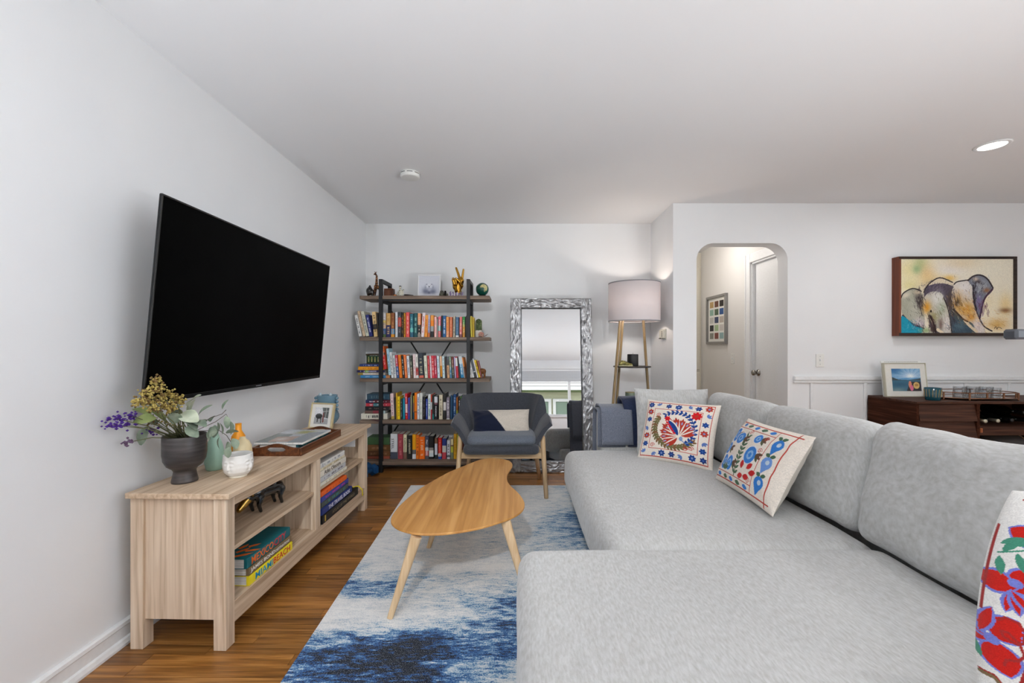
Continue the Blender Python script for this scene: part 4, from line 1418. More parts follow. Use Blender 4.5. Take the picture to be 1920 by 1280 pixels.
# ---------------------------------------------------------------- bookcase: black steel frame, five weathered plank shelves
SHW = wood('weathered_shelf', rgb(92, 76, 64), rgb(150, 132, 116), 'X', 60, .65, mid=rgb(122, 104, 90), along=2.5)
IRON = flat(26, 27, 30, .5, .4)
BF, BR = 3.95, 4.26
k_ = BF / F
SX0, SX1 = (674 - VX) * k_, (918 - VX) * k_
SZ = [1.639, 1.255, 0.872, 0.485, 0.103]
t = thing('bookcase', 'open bookcase of five grey brown plank shelves in a black steel frame', 'bookcase', ((SX0 + SX1) / 2, (BF + BR) / 2, 0))
for z in SZ:
    put('shelf', MB().cbox(SX0, SX1, BF + .002, BR, z - .032, z, .002), SHW, t)
    put('cross_rail', MB().box((717 - VX) * k_, (875 - VX) * k_, BF + .012, BF + .03, z - .046, z - .032).box((717 - VX) * k_, (875 - VX) * k_, BR - .03, BR - .012, z - .046, z - .032), IRON, t)
for xa, xb in ((710.2, 717.0), (874.8, 881.2)):
    x0, x1 = (xa - VX) * k_, (xb - VX) * k_
    put('post', MB().cbox(x0, x1, BF - .004, BF + .028, 0, 1.792, .001), IRON, t)
    put('post', MB().cbox(x0, x1, BR - .03, BR, 0, 1.792, .001), IRON, t)
    put('top_bar', MB().cbox(x0, x1, BF + .028, BR - .03, 1.762, 1.792, .001), IRON, t)
    for z in SZ:
        put('side_bar', MB().box(x0 + .002, x1 - .002, BF + .028, BR - .03, z - .062, z - .032), IRON, t)
kr = BR / F
for a, b in (((733, 582), (882, 818)), ((882, 582), (733, 818))):
    p, q = P(a[0], a[1], BR + .004), P(b[0], b[1], BR + .004)
    d = (q - p).normalized(); w = Vector((-d.z, 0, d.x)) * .007
    m = MB().add([p - w, q - w, q + w, p + w] + [v + Vector((0, .004, 0)) for v in (p - w, q - w, q + w, p + w)], [(0, 1, 2, 3), (7, 6, 5, 4), (0, 4, 5, 1), (1, 5, 6, 2), (2, 6, 7, 3), (3, 7, 4, 0)])
    put('brace', m, IRON, t)

# every row: (x left, x right, y top, lean px, colour name, bands bottom to top, print colour)
SHELFNAME = {1: 'second', 2: 'third', 3: 'fourth', 4: 'bottom'}
W_, CRM, BLK, NVY, RED, ORG, YEL = (222, 222, 220), (226, 216, 190), (28, 28, 30), (30, 40, 100), (190, 42, 50), (238, 124, 34), (236, 198, 36)
ROWS = {
 1: (631.3, BF + .03, [
  (673, 678.5, 591.5, -8.5, 'white', [(1, W_)], (90, 90, 96)), (680.5, 685.5, 584, -11, 'beige', [(1, (205, 180, 152))], (150, 120, 96)),
  (686, 692, 585, -10, 'cream', [(1, (206, 206, 190))], (110, 112, 104)), (693, 698.8, 591, -8, 'navy', [(1, (28, 38, 112))], (200, 204, 220)),
  (701, 708, 584.5, -4, 'tan and black', [(.30, (226, 192, 132)), (.51, (44, 44, 46)), (1, (228, 194, 136))], (90, 70, 44)), (708.4, 711, 586, -3, 'dark brown', [(1, (52, 42, 36))], None),
  (711.4, 716.6, 588, -1, 'grey', [(1, (150, 148, 150))], None),
  (717, 723, 586, 0, 'pastel and blue', [(.12, (80, 110, 60)), (.36, (60, 100, 150)), (.56, (222, 190, 160)), (.7, (226, 200, 110)), (1, (216, 212, 214))], (140, 130, 150)),
  (724, 732, 586, 0, 'tan and indigo', [(.5, (48, 46, 96)), (1, (204, 158, 88))], (220, 190, 130)), (733, 739.4, 585.5, 0, 'rust skyblue', [(.12, (226, 150, 40)), (.34, (92, 150, 190)), (1, (140, 80, 40))], (210, 150, 90)),
  (741, 745.5, 584, 0, 'pale grey', [(1, (214, 216, 222))], (190, 190, 200)), (746, 752.4, 584, 0, 'charcoal and red', [(.42, (58, 56, 62)), (.78, (196, 70, 54)), (1, (60, 62, 66))], (160, 150, 150)),
  (753, 756.3, 584.5, 0, 'black brown', [(1, (42, 34, 30))], (170, 120, 50)), (757, 760.2, 586, 0, 'mustard', [(1, (206, 148, 40))], (110, 60, 30)),
  (761, 767.6, 584.5, 0, 'coral red', [(1, (232, 86, 84))], (248, 190, 180)), (768.6, 775, 587, 0, 'teal', [(.22, (40, 92, 118)), (.38, (90, 190, 180)), (1, (36, 106, 124))], (150, 210, 210)),
  (776, 782.4, 586, 0, 'dark teal', [(1, (28, 84, 88))], (150, 200, 190)), (783, 788.6, 586.5, 0, 'peach and black', [(.14, (150, 140, 130)), (.52, (38, 34, 36)), (1, (240, 160, 110))], (244, 214, 196)),
  (789.2, 794.8, 586, 3, 'red-lettered white', [(1, (240, 224, 226))], (196, 44, 54)), (795.4, 801, 590, 2, 'amber orange', [(1, (240, 156, 54))], (206, 60, 40)),
  (801.8, 805.6, 590, 1, 'lilac', [(.2, (220, 120, 60)), (1, (190, 184, 210))], (110, 90, 140)), (807.2, 813, 590, 0, 'orange grey black', [(.26, (34, 36, 38)), (.5, (160, 164, 164)), (.75, (244, 138, 24)), (1, (240, 160, 70))], None),
  (814.2, 818.4, 593, 0, 'pale pink', [(1, (246, 196, 190))], (220, 140, 140)), (818.8, 820.6, 597, 0, 'thin grey', [(1, (170, 168, 160))], None),
  (821.2, 826, 592.5, .6, 'pink and turquoise', [(.3, (226, 120, 120)), (.55, (120, 190, 190)), (1, (232, 110, 130))], (230, 220, 210)), (827, 830, 590.6, 0, 'ink black', [(1, (30, 30, 36))], (200, 200, 200)),
  (830.2, 836, 590.8, 0, 'cobalt blue', [(1, (20, 88, 146))], (210, 224, 236)), (836.6, 841.6, 593, 0, 'apricot', [(.3, (244, 176, 130)), (1, (240, 160, 80))], (220, 90, 40)),
  (842.6, 848, 593.4, 0, 'terracotta', [(1, (214, 114, 72))], (236, 160, 120)), (849, 853, 592, .6, 'stone grey', [(1, (186, 174, 152))], (110, 100, 90)),
  (854.2, 860, 593.6, 0, 'steel blue', [(.09, (236, 236, 232)), (1, (72, 108, 140))], (120, 150, 180)), (861, 866, 593, .6, 'salmon', [(.14, (130, 70, 76)), (1, (218, 116, 110))], (240, 190, 180)),
  (867.2, 871.8, 592.6, 0, 'green and ochre', [(.5, (214, 146, 50)), (.62, (170, 170, 60)), (1, (50, 150, 70))], (226, 220, 170)), (872.4, 875, 593, 0, 'deep brown', [(1, (56, 40, 32))], None),
  (882.5, 885.4, 592, -1.6, 'lemon yellow', [(1, (222, 202, 74))], (190, 160, 50)), (885.8, 889, 594, -.8, 'dark yellow', [(1, (198, 166, 24))], None)]),
 2: (709.0, BF + .03, [
  (728.5, 733, 659, -4.6, 'light blue', [(1, (178, 216, 230))], (60, 110, 150)), (733.8, 738.2, 660.5, -4.2, 'snow white', [(1, (226, 230, 232))], (60, 60, 66)),
  (739.2, 743.2, 666.5, -3.6, 'white', [(1, (232, 232, 230))], (40, 60, 110)), (744, 748.2, 666, -3.6, 'red and blue', [(.5, (58, 98, 158)), (1, (204, 66, 84))], (220, 200, 210)),
  (749, 754.2, 665.5, -3.2, 'vivid orange', [(1, (244, 130, 30))], (200, 90, 20)), (755, 758.6, 667, -2.8, 'black', [(1, (36, 36, 38))], (220, 220, 210)),
  (759.2, 763.6, 665.5, -3, 'salmon orange', [(1, (242, 124, 60))], (246, 180, 130)), (764.4, 769.2, 667, -2.6, 'chalk white', [(1, (230, 232, 236))], (120, 124, 160)),
  (770, 774.2, 667, -2.4, 'olive and brown', [(.45, (112, 84, 66)), (1, (66, 74, 66))], (190, 190, 170)), (775.4, 780, 664, -2, 'pinkish white', [(1, (236, 216, 216))], (190, 120, 130)),
  (780.2, 784.8, 664, -2, 'red-blocked white', [(.12, (232, 230, 226)), (.44, (190, 44, 44)), (1, (236, 232, 226))], (150, 150, 140)), (786, 794.6, 662, -2.2, 'wide charcoal', [(.1, (216, 110, 90)), (1, (48, 56, 66))], (190, 184, 150)),
  (796.4, 802, 667, -2.4, 'ivory', [(1, (228, 228, 208))], (160, 150, 130)), (802.8, 806.2, 667.2, -2, 'scarlet', [(1, (196, 42, 54))], (230, 150, 150)),
  (806.8, 810, 667.4, -2, 'rose white', [(1, (236, 216, 222))], (210, 120, 140)), (810.4, 815, 667, -2, 'bright red', [(1, (214, 54, 66))], (246, 210, 206)),
  (815.4, 819.4, 667.4, -2, 'crimson', [(1, (196, 44, 76))], (240, 200, 210)), (820.4, 825, 667.6, -2, 'ice white', [(1, (216, 228, 236))], (100, 130, 160)),
  (825.6, 829.6, 667.6, -1.6, 'peach and amber', [(.06, (40, 40, 40)), (.56, (212, 138, 20)), (1, (242, 196, 160))], None), (830, 834.4, 667.8, -1.6, 'pale aqua', [(1, (206, 228, 232))], (90, 130, 150)),
  (835, 838, 669, -1.6, 'umber', [(1, (58, 46, 44))], None), (838.4, 843, 669, -1.6, 'grey and peach', [(.6, (222, 172, 130)), (1, (84, 90, 96))], (80, 60, 50)),
  (843.6, 847.4, 669, -2, 'sage and blue', [(.5, (80, 130, 160)), (1, (140, 160, 140))], (220, 226, 220)), (848, 851.8, 669, -2, 'oxblood', [(.5, (72, 76, 64)), (1, (124, 54, 48))], (200, 190, 170)),
  (852.4, 855.4, 669.4, -2, 'lavender', [(1, (180, 164, 200))], (120, 100, 150)), (856, 860, 669, -3, 'white and red', [(.56, (204, 52, 66)), (.95, (232, 232, 228)), (1, (190, 60, 70))], None),
  (860.6, 863.2, 669.4, -3.4, 'dark slate', [(1, (50, 52, 50))], None), (863.8, 869.8, 669, -4.6, 'white-topped blue', [(.66, (36, 136, 190)), (1, (214, 220, 224))], (220, 236, 240)),
  (870.2, 871.6, 668.6, -5.6, 'thin white', [(1, (226, 228, 230))], None), (872, 875.2, 671, -6.4, 'orange and brown', [(.55, (110, 66, 44)), (1, (226, 136, 54))], None),
  (881.4, 885, 683, -4, 'bone white', [(1, (230, 228, 222))], (150, 150, 150)), (885.6, 889.4, 679, -7, 'paper white', [(1, (224, 224, 224))], (160, 160, 160)),
  (890, 894, 676, -8, 'slate grey', [(.3, (52, 56, 62)), (.36, (220, 220, 220)), (1, (84, 90, 100))], None), (894.6, 897, 673, -9, 'slim white', [(1, (230, 230, 230))], None),
  (897.6, 901, 676.4, -9, 'sunny yellow', [(1, (234, 196, 32))], (120, 90, 20)), (901.4, 903.4, 677, -7, 'mauve', [(1, (160, 92, 92))], None)]),
 3: (786.2, BF + .05, [
  (733.6, 739.4, 738, -2.4, 'powder pink', [(.12, (190, 160, 90)), (1, (232, 204, 204))], (120, 80, 90)), (739.8, 742.6, 745, -1, 'dark grey', [(1, (54, 50, 52))], (200, 200, 200)),
  (743, 745.4, 737, -1, 'tall mustard', [(1, (212, 168, 24))], None), (745.6, 750, 743.4, -.6, 'yellow', [(1, (246, 208, 24))], (170, 130, 20)),
  (750.6, 754.2, 748, 0, 'dark green', [(1, (40, 50, 50))], (160, 150, 150)), (755, 759, 746, 0, 'turquoise', [(1, (20, 132, 158))], None),
  (760, 764.2, 738, -.8, 'red and white', [(.25, (206, 30, 40)), (.6, (236, 190, 190)), (1, (220, 40, 48))], (246, 230, 230)), (764.6, 768.6, 745.6, 0, 'indigo', [(1, (68, 68, 152))], (110, 90, 160)),
  (769.6, 771.8, 740, 0, 'olive cream', [(1, (170, 164, 130))], None), (772.2, 774.2, 738, 0, 'slim black', [(1, (40, 44, 46))], None), (774.4, 776.4, 742, 0, 'multicoloured', [(.3, (40, 90, 110)), (.7, (150, 110, 90)), (1, (190, 170, 60))], None),
  (777, 781.6, 736, 0, 'orange', [(.27, (238, 110, 16)), (.29, (40, 30, 20)), (1, (244, 128, 14))], None), (782, 786.4, 738, 0, 'bright white', [(1, (230, 232, 236))], (60, 80, 150)),
  (787, 791.8, 737, 0, 'off white', [(1, (226, 228, 222))], (180, 190, 170)), (792.4, 797.4, 744, 0, 'jet black', [(1, (30, 28, 32))], (110, 104, 110)),
  (798.2, 801.6, 748, 0, 'royal blue', [(1, (52, 72, 164))], (170, 190, 230)), (802.4, 807.4, 739, 0, 'green-lettered white', [(1, (228, 234, 236))], (80, 150, 150)),
  (807.6, 810, 740, 0, 'red and grey', [(.4, (196, 60, 66)), (.7, (220, 222, 222)), (1, (200, 74, 50))], None), (810.4, 813.4, 741, 0, 'black and teal', [(.22, (30, 130, 132)), (1, (44, 48, 46))], (170, 190, 170)),
  (814, 820.4, 742.6, 0, 'white-topped black', [(.64, (30, 26, 32)), (.72, (120, 80, 90)), (.98, (216, 220, 226)), (1, (30, 30, 30))], None), (823, 829.8, 740, 0, 'thick cream', [(1, (226, 216, 188))], (120, 104, 84)),
  (831, 836.4, 737, 0, 'striped', [(.34, (36, 36, 36)), (.66, (232, 226, 220)), (1, (40, 40, 40))], None), (837, 843, 745, 0, 'mauve grey', [(.05, (236, 236, 236)), (1, (142, 132, 146))], (220, 214, 220)),
  (844, 848.6, 741.4, .6, 'petrol blue', [(1, (20, 68, 104))], None), (849.4, 854.8, 739, .4, 'deep blue', [(1, (26, 72, 126))], (150, 180, 210)),
  (855.4, 858.6, 745, 0, 'brown and yellow', [(.14, (240, 236, 190)), (.42, (160, 160, 50)), (1, (170, 96, 34))], None), (859, 862.8, 745, .6, 'white-lettered black', [(1, (44, 38, 36))], (236, 236, 234)),
  (863.4, 865.4, 743, 0, 'green', [(1, (84, 140, 66))], None), (866, 872.6, 741, 0, 'bottle green', [(1, (34, 48, 60))], (90, 110, 130))]),
 4: (860.2, BF + .09, [
  (732, 744.8, 813, 0, 'wide white slate', [(.28, (76, 82, 96)), (1, (224, 226, 230))], None), (746, 755.2, 813.4, 0, 'rose red', [(1, (170, 66, 78))], (206, 120, 124)),
  (756.2, 762.4, 814, 0, 'cream and brown', [(.28, (130, 94, 80)), (1, (234, 222, 186))], (90, 100, 80)), (763.4, 772, 816, 0, 'black and ivory', [(1, (38, 38, 36))], (190, 184, 160)),
  (773, 779.6, 814, 0, 'amber and white', [(.2, (230, 232, 238)), (.38, (110, 110, 114)), (1, (242, 168, 20))], None), (780, 785.6, 815, 0, 'slim orange', [(1, (242, 124, 22))], (150, 60, 10)),
  (786, 796.4, 818.4, 0, 'wide orange', [(1, (250, 112, 12))], (250, 200, 160)), (797, 803.6, 817, 0, 'blue grey', [(.14, (90, 90, 96)), (.36, (220, 120, 120)), (.5, (200, 206, 210)), (1, (80, 84, 106))], (226, 226, 230)),
  (804.2, 812.8, 817.4, 0, 'white-labelled black', [(.1, (24, 26, 26)), (.26, (220, 230, 232)), (.38, (236, 236, 232)), (.5, (150, 146, 140)), (1, (28, 28, 28))], None), (814.8, 820, 821, 0, 'brown and white', [(.2, (40, 56, 56)), (.74, (222, 226, 236)), (1, (130, 92, 70))], None),
  (821.4, 828, 820.6, 0, 'red white blue', [(.12, (40, 84, 170)), (.26, (226, 226, 232)), (1, (216, 34, 24))], (236, 120, 100)), (829, 836.6, 822, 0, 'navy white red', [(.33, (196, 66, 78)), (.66, (206, 204, 198)), (1, (44, 60, 132))], None),
  (838, 844, 825, 0, 'grey white', [(.1, (226, 228, 230)), (.2, (90, 104, 110)), (1, (218, 218, 226))], (90, 90, 100)), (845, 849.8, 822.6, 0, 'cream yellow-green', [(.33, (120, 128, 104)), (.63, (194, 190, 66)), (.7, (120, 80, 60)), (1, (222, 206, 160))], None),
  (850.6, 856.2, 813, 0, 'ochre', [(1, (206, 152, 16))], (150, 100, 10)), (856.8, 861.4, 815.4, 0, 'lime', [(1, (192, 194, 78))], (110, 110, 60)), (861.8, 866.4, 813.6, 0, 'brick red', [(1, (156, 74, 62))], None)]),
}
LBL = {}
for sh, (yb, yf, rows) in ROWS.items():
    kk = yf / F
    zs = SZ[sh]
    names = [r[4] for r in rows]
    for i, (xa, xb, yt, lean, cn, bands, marks) in enumerate(rows):
        x0, x1 = (xa - VX) * kk, (xb - VX) * kk
        h = (yb - yt) * kk
        d = min(.13 + (i * 7 % 5) * .012, BR - yf - .02)
        d = min(d, .20 if h > .21 else .16)
        th = math.atan2(lean * kk, h)
        if i == 0: where = 'beside the %s one' % names[1]
        elif i == len(rows) - 1: where = 'at the row end past the %s one' % names[-2]
        else: where = 'between %s and %s ones' % (names[i - 1], names[i + 1])
        lab = '%s book on %s shelf %s' % (cn, SHELFNAME[sh], where)
        assert lab not in LBL, lab
        LBL[lab] = 1
        me, mats = book_mesh('book', x1 - x0, h / math.cos(th) - .0008, d, bands, marks if (xb - xa) > 3.2 else None, sh * 100 + i)
        base = zs + .0003 + (x1 - x0) * abs(math.sin(th))
        if sh == 2 and i == 0: base += .026
        M = Matrix.Translation((x0, yf, base)) @ Matrix.Rotation(th, 4, 'Y')
        if th > 0: M = Matrix.Translation((x1, yf, base)) @ Matrix.Rotation(th, 4, 'Y') @ Matrix.Translation((-(x1 - x0), 0, 0))
        o = link('book', me, mats, None, lab, 'book', 'books standing on the bookcase', M=M)
        t_ = x1 - x0
        # the few titles that can be read
        if cn == 'wide white slate':
            text('STEEL', 'spine_lettering', .02, flat(70, 70, 76), M @ frame_M((t_ * .34, -.0004, h * .60), (0, 0, -1), (1, 0, 0)), o, .0002, width=h * .42, height=t_ * .34)
        if cn == 'white-topped black':
            text('PHOENIX', 'spine_lettering', .02, W4 if False else flat(232, 232, 236), M @ frame_M((t_ * .5, -.0004, h * .34), (0, 0, -1), (1, 0, 0)), o, .0002, width=h * .44, height=t_ * .42)

# lying piles at the bookcase's near-wall end: (x left, x right, y bottom, y top, label, bands, print)
PILES = [
 (2, BF + .035, [(676, 731, 708.6, 703, 'blue book with a tan end at the bottom of the third shelf pile', [(.86, (52, 130, 186)), (1, (196, 130, 80))], (150, 190, 220)),
      (671, 722, 702.8, 698, 'pale economics book second from bottom of the third shelf pile', [(.2, (150, 130, 60)), (1, (198, 184, 170))], None),
      (669, 721, 697.6, 693, 'purple navy book with a green label in the third shelf pile', [(.30, (44, 40, 84)), (.42, (120, 180, 50)), (1, (50, 46, 92))], (180, 180, 200)),
      (671.5, 720, 692.6, 686, 'golden orange book in the third shelf pile', [(1, (238, 158, 24))], (200, 110, 20)),
      (674, 718, 685.6, 681, 'blue book with white print on top of the third shelf pile', [(1, (44, 62, 120))], (214, 216, 226))]),
 (3, BF + .055, [(677, 726, 784.6, 774, 'thick ivory book at the bottom of the fourth shelf pile', [(1, (234, 230, 214))], (60, 60, 60)),
      (684, 722, 773.6, 768, 'pale and dark red book in the fourth shelf pile', [(.4, (110, 84, 76)), (.8, (150, 60, 74)), (1, (190, 214, 216))], None),
      (684.5, 729, 767.6, 760, 'black book with grey print in the fourth shelf pile', [(1, (30, 32, 36))], (120, 100, 96)),
      (686, 732, 759.6, 753.4, 'red and teal book in the fourth shelf pile', [(.3, (190, 52, 66)), (.6, (50, 120, 130)), (1, (180, 56, 70))], (220, 210, 214)),
      (685.5, 731, 753, 747, 'maroon book with white lettering in the fourth shelf pile', [(.3, (40, 46, 90)), (1, (92, 30, 46))], (236, 232, 234)),
      (688, 730, 746.6, 735.6, 'thick slate teal book on top of the fourth shelf pile', [(.94, (44, 74, 94)), (1, (60, 90, 108))], (100, 130, 140))]),
 (4, BF + .095, [(689, 730.5, 860.4, 855.4, 'thin russet book at the bottom of the lowest shelf pile', [(1, (158, 82, 62))], None),
      (688, 731, 855, 845.4, 'brown leather book above the russet one on the lowest shelf', [(.5, (104, 66, 38)), (1, (116, 74, 42))], (150, 110, 80)),
      (689, 731, 845, 833.4, 'brown leather book under the green one on the lowest shelf', [(.45, (116, 78, 42)), (1, (104, 70, 38))], (160, 118, 86)),
      (689, 730, 833, 819, 'large green book on top of the lowest shelf pile', [(1, (62, 92, 56))], None)]),
]
for sh, yf, rows in PILES:
    kk = yf / F
    z = SZ[sh] + .0003
    for i, (xa, xb, y0, y1, lab, bands, marks) in enumerate(rows):
        x0, x1 = (xa - VX) * kk, (xb - VX) * kk
        h = (y0 - y1) * kk
        me, mats = book_mesh('book', h, x1 - x0, .15 + .01 * (i % 3), bands, marks, 900 + sh * 10 + i, PAGES_F)
        M = Matrix.Translation((x1 if False else x0, yf, z + h)) @ Matrix.Rotation(PI / 2, 4, 'Y')
        o = link('book', me, mats, None, lab, 'book', 'books lying on the bookcase', M=M)
        if 'economics' in lab:
            text('ECONOMICS', 'spine_lettering', .02, flat(240, 238, 234), frame_M((x0 + (x1 - x0) * .42, yf - .0004, z + h / 2), (1, 0, 0), (0, 0, 1)), o, .0002, width=(x1 - x0) * .46, height=h * .55)
        z += h + .0003
    if sh == 2: ZPILE = z
# red book leaning on the pile's end
kk = (BF + .02) / F
me, mats = book_mesh('book', .026, .215, .13, [(.62, (206, 44, 44)), (.72, (40, 20, 20)), (1, (224, 104, 40))], (240, 200, 180), 77)
th = math.atan2(-5.0, 42)
M = Matrix.Translation(((718.6 - VX) * kk, BF + .02, ZPILE - .048)) @ Matrix.Rotation(th, 4, 'Y')
# it stands on the golden book of the pile
M.translation.z = SZ[2] + .084
M.translation.x = (719.5 - VX) * kk
link('book', me, mats, None, 'red and orange book leaning over the end of the third shelf pile', 'book', 'books standing on the bookcase', M=M)
# small green volumes between bookends on the pile
kk = (BF + .05) / F
bk = thing('book_rest', 'dark wooden book rest holding four tiny green volumes on the pile', 'bookend', ((702 - VX) * kk, BF + .08, ZPILE))
xa, xb = (687 - VX) * kk, (712 - VX) * kk
DKW = flat(58, 48, 30, .5)
put('base', MB().cbox(xa - .002, xb + .004, BF + .05, BF + .13, ZPILE, ZPILE + .010, .002), DKW, bk)
put('top_board', MB().cbox(xa - .006, xb + .006, BF + .05, BF + .13, ZPILE + .080, ZPILE + .096, .002), DKW, bk)
put('end_board', MB().box(xa - .002, xa + .004, BF + .055, BF + .13, ZPILE + .010, ZPILE + .080).box(xb, xb + .004, BF + .055, BF + .13, ZPILE + .010, ZPILE + .080), DKW, bk)
ww = (xb - xa - .005) / 4
for k in range(4):
    x0 = xa + .0045 + k * ww
    me, mats = book_mesh('miniature_book', ww - .001, .066, .06, [(1, (24, 66, 30))], None, 1)
    M = Matrix.Translation((x0, BF + .056, ZPILE + .0105))
    o = link('miniature_book', me, mats, None, ('tiny green volume beside the end board of the book rest', 'second tiny green volume in the book rest', 'third tiny green volume in the book rest', 'last tiny green volume in the book rest')[k], 'book', 'tiny green volumes', M=M)
    put('gilt_mark', MB().box(x0 + ww * .3, x0 + ww * .65, BF + .0552, BF + .0565, ZPILE + .022, ZPILE + .034).box(x0 + ww * .25, x0 + ww * .7, BF + .0552, BF + .0565, ZPILE + .040, ZPILE + .050).box(x0 + ww * .35, x0 + ww * .6, BF + .0552, BF + .0565, ZPILE + .056, ZPILE + .066), flat(190, 176, 110, .4), o)

# ---------------------------------------------------------------- ornaments on the bookcase
Z1 = SZ[0] + .0004
yo = BF + .10
kk = yo / F
X = lambda p: (p - VX) * kk
Hh = lambda a: a * kk
# dark elephant-like ornament, giraffe
GIR = noisy('giraffe_wood', [(0.42, rgb(52, 30, 20)), (0.5, rgb(66, 38, 24)), (0.54, rgb(150, 98, 56)), (0.7, rgb(164, 110, 64))], scale=(70, 70, 70), detail=1.5, rough=.5)
t = thing('giraffe_figurine', 'carved spotted wooden giraffe on the top shelf beside the steel post', 'figurine', (X(706), yo + .03, Z1))
g = lambda px_, pz, dy=0.0: (X(px_), yo + .03 + dy, Z1 + Hh(554 - pz))
c = [(g(703, 534), g(711.5, 537), .020, .018), (g(704, 530), g(704.5, 514), .014, .009), (g(704.5, 514), g(701.8, 509.5), .009, .008), (g(701.8, 509.5), g(699.6, 511), .0085, .006)]
for lx, ly in ((700.5, -.012), (701.5, .012), (710.5, -.012), (711.5, .012)):
    c.append((g(lx + (1 if lx < 705 else 0), 538, ly), g(lx - (1.4 if lx < 705 else -1.2), 553, ly), .010, .005))
blob('body', c, .0028, GIR, t)
for ex in (700.4, 704.6):
    put('ear', MB().tube([g(702.2, 509), g(ex, 505.5)], [.004, .0015], 6), GIR, t, True)
for ex in (701.4, 703.2):
    put('horn', MB().tube([g(ex, 509.5), g(ex + .2, 506)], [.0018, .0022], 6), GIR, t, True)
DARKI = noisy('dark_glaze', [(0.35, rgb(22, 22, 26)), (0.62, rgb(40, 36, 34)), (0.72, rgb(150, 120, 40)), (0.8, rgb(60, 60, 120))], scale=(34, 34, 34), rough=.25, spec=.6)
t = thing('gorilla_figurine', 'dark glazed crouching ape figurine at the wall end of the top shelf', 'figurine', (X(692.5), yo + .02, Z1))
g = lambda px_, pz, dy=0.0: (X(px_), yo + .0 + dy, Z1 + Hh(554 - pz))
blob('body', [(g(693, 542.5), g(693.5, 546), .033, .028), (g(693.5, 537.5), g(693.5, 537.4), .018, .018), (g(689, 543), g(690.5, 552.6), .014, .009), (g(698, 543), g(698.5, 552.6), .016, .010), (g(693.5, 534.2), g(693.5, 533), .010, .006)], .0032, DARKI, t)
put('head', MB().ball(g(693.6, 538.5, -.022), .014, 12, sc=(1, .9, 1)), flat(30, 28, 28, .3, .5), t, True)
# walnut box, copper tealight
WAL = wood('walnut_box', rgb(70, 38, 24), rgb(124, 76, 52), 'Z', 70, .45, mid=rgb(96, 56, 36))
t = thing('walnut_box', 'small cube-shaped walnut box on the top shelf beneath the steel bar', 'box', (X(727.5), yo + .04, Z1))
put('body', MB().cbox(X(719.6), X(736.6), yo, yo + .075, Z1, Z1 + Hh(13.2), .003), WAL, t)
put('lid', MB().cbox(X(719.6), X(736.6), yo, yo + .075, Z1 + Hh(13.5), Z1 + Hh(15.8), .003), WAL, t)
t = thing('copper_candle_cup', 'tiny copper tealight cup beside the walnut box', 'candle holder', (X(740), yo + .01, Z1))
put('cup', MB().lathe([(.012, Z1), (.016, Z1 + .004), (.0165, Z1 + .018), (.0145, Z1 + .022), (.012, Z1 + .02), (.01, Z1 + .012)], 20, cx=X(740), cy=yo + .005), flat(196, 112, 60, .25, .5, .8), t, True)
put('wax', MB().lathe([(.012, Z1 + .014), (.012, Z1 + .018)], 16, cx=X(740), cy=yo + .005), flat(226, 190, 150, .5), t)
# painted china figure
CHINA = noisy('painted_china', [(0.35, rgb(60, 90, 60)), (0.45, rgb(206, 202, 184)), (0.6, rgb(220, 216, 200)), (0.66, rgb(70, 110, 150)), (0.72, rgb(176, 110, 80))], scale=(60, 60, 60), detail=2, rough=.25, spec=.5)
t = thing('china_figurine', 'small painted china figure of a robed sitter on the top shelf', 'figurine', (X(751), yo, Z1))
g = lambda px_, pz, dy=0.0: (X(px_), yo + dy, Z1 + Hh(554 - pz))
blob('robe', [(g(750.8, 550), g(750.6, 542), .026, .014), (g(747, 546), g(746.2, 552), .012, .012), (g(755, 547), g(756, 552.4), .012, .011), (g(754.5, 543), g(757, 540.5), .008, .006)], .003, CHINA, t)
put('head', MB().ball(g(750.2, 536.6), .0125, 12), flat(214, 206, 186, .3), t, True)
put('hair', MB().ball(g(750.2, 534.6, .002), .0118, 10, sc=(1.05, 1, .7)), flat(34, 36, 34, .4), t, True)
# dark pipe-like stick
t = thing('letter_opener', 'dark slim letter opener lying before the bear picture on the top shelf', 'letter opener', (X(772), yo - .05, Z1))
put('handle', MB().tube([(X(760.5), yo - .05, Z1 + .010), (X(768), yo - .05, Z1 + .010), (X(777.5), yo - .05, Z1 + .006)], [.0085, .0075, .005], 10), flat(30, 20, 18, .35), t, True)
put('blade', MB().cbox(X(777), X(797), yo - .056, yo - .044, Z1 + .001, Z1 + .005, .001), flat(60, 50, 46, .3, .5, .6), t)
# white framed bear print
A, B_ = P(782.4, 554, yo + .12), P(825.6, 554, yo + .12)
A.z = B_.z = Z1
fw, fh = (B_ - A).length * .985, Hh(45.6) * 1.03
M = frame_M((A + B_) / 2, (1, .02, .0), (.03, .14, 1))
t = thing('bear_print_frame', 'white framed print of a seated white bear on the top shelf', 'picture frame', (A + B_) / 2)
bw = .010
WF = flat(236, 236, 238, .4)
for b in ((-fw / 2, fw / 2, 0, bw), (-fw / 2, fw / 2, fh - bw, fh), (-fw / 2, -fw / 2 + bw, bw, fh - bw), (fw / 2 - bw, fw / 2, bw, fh - bw)):
    put('frame_bar', MB().cbox(b[0], b[1], b[2], b[3], -.014, .004, .0015, M=M), WF, t)
cv = Canvas(90, 108, (216, 218, 228), .85)
cv.poly([(-.85, -1), (.85, -1), (.85, -.62), (-.85, -.62)], (230, 231, 238))
cv.soft(0, -.30, .50, .34, (196, 200, 214)); cv.soft(-.40, -.30, .2, .3, (178, 182, 198), .8, .4); cv.soft(.42, -.28, .2, .3, (180, 184, 200), .8, -.4)
cv.soft(-.16, -.48, .2, .18, (140, 142, 162), .9); cv.soft(.2, -.50, .22, .16, (148, 150, 170), .9); cv.soft(.02, -.36, .12, .14, (206, 208, 220), .8)
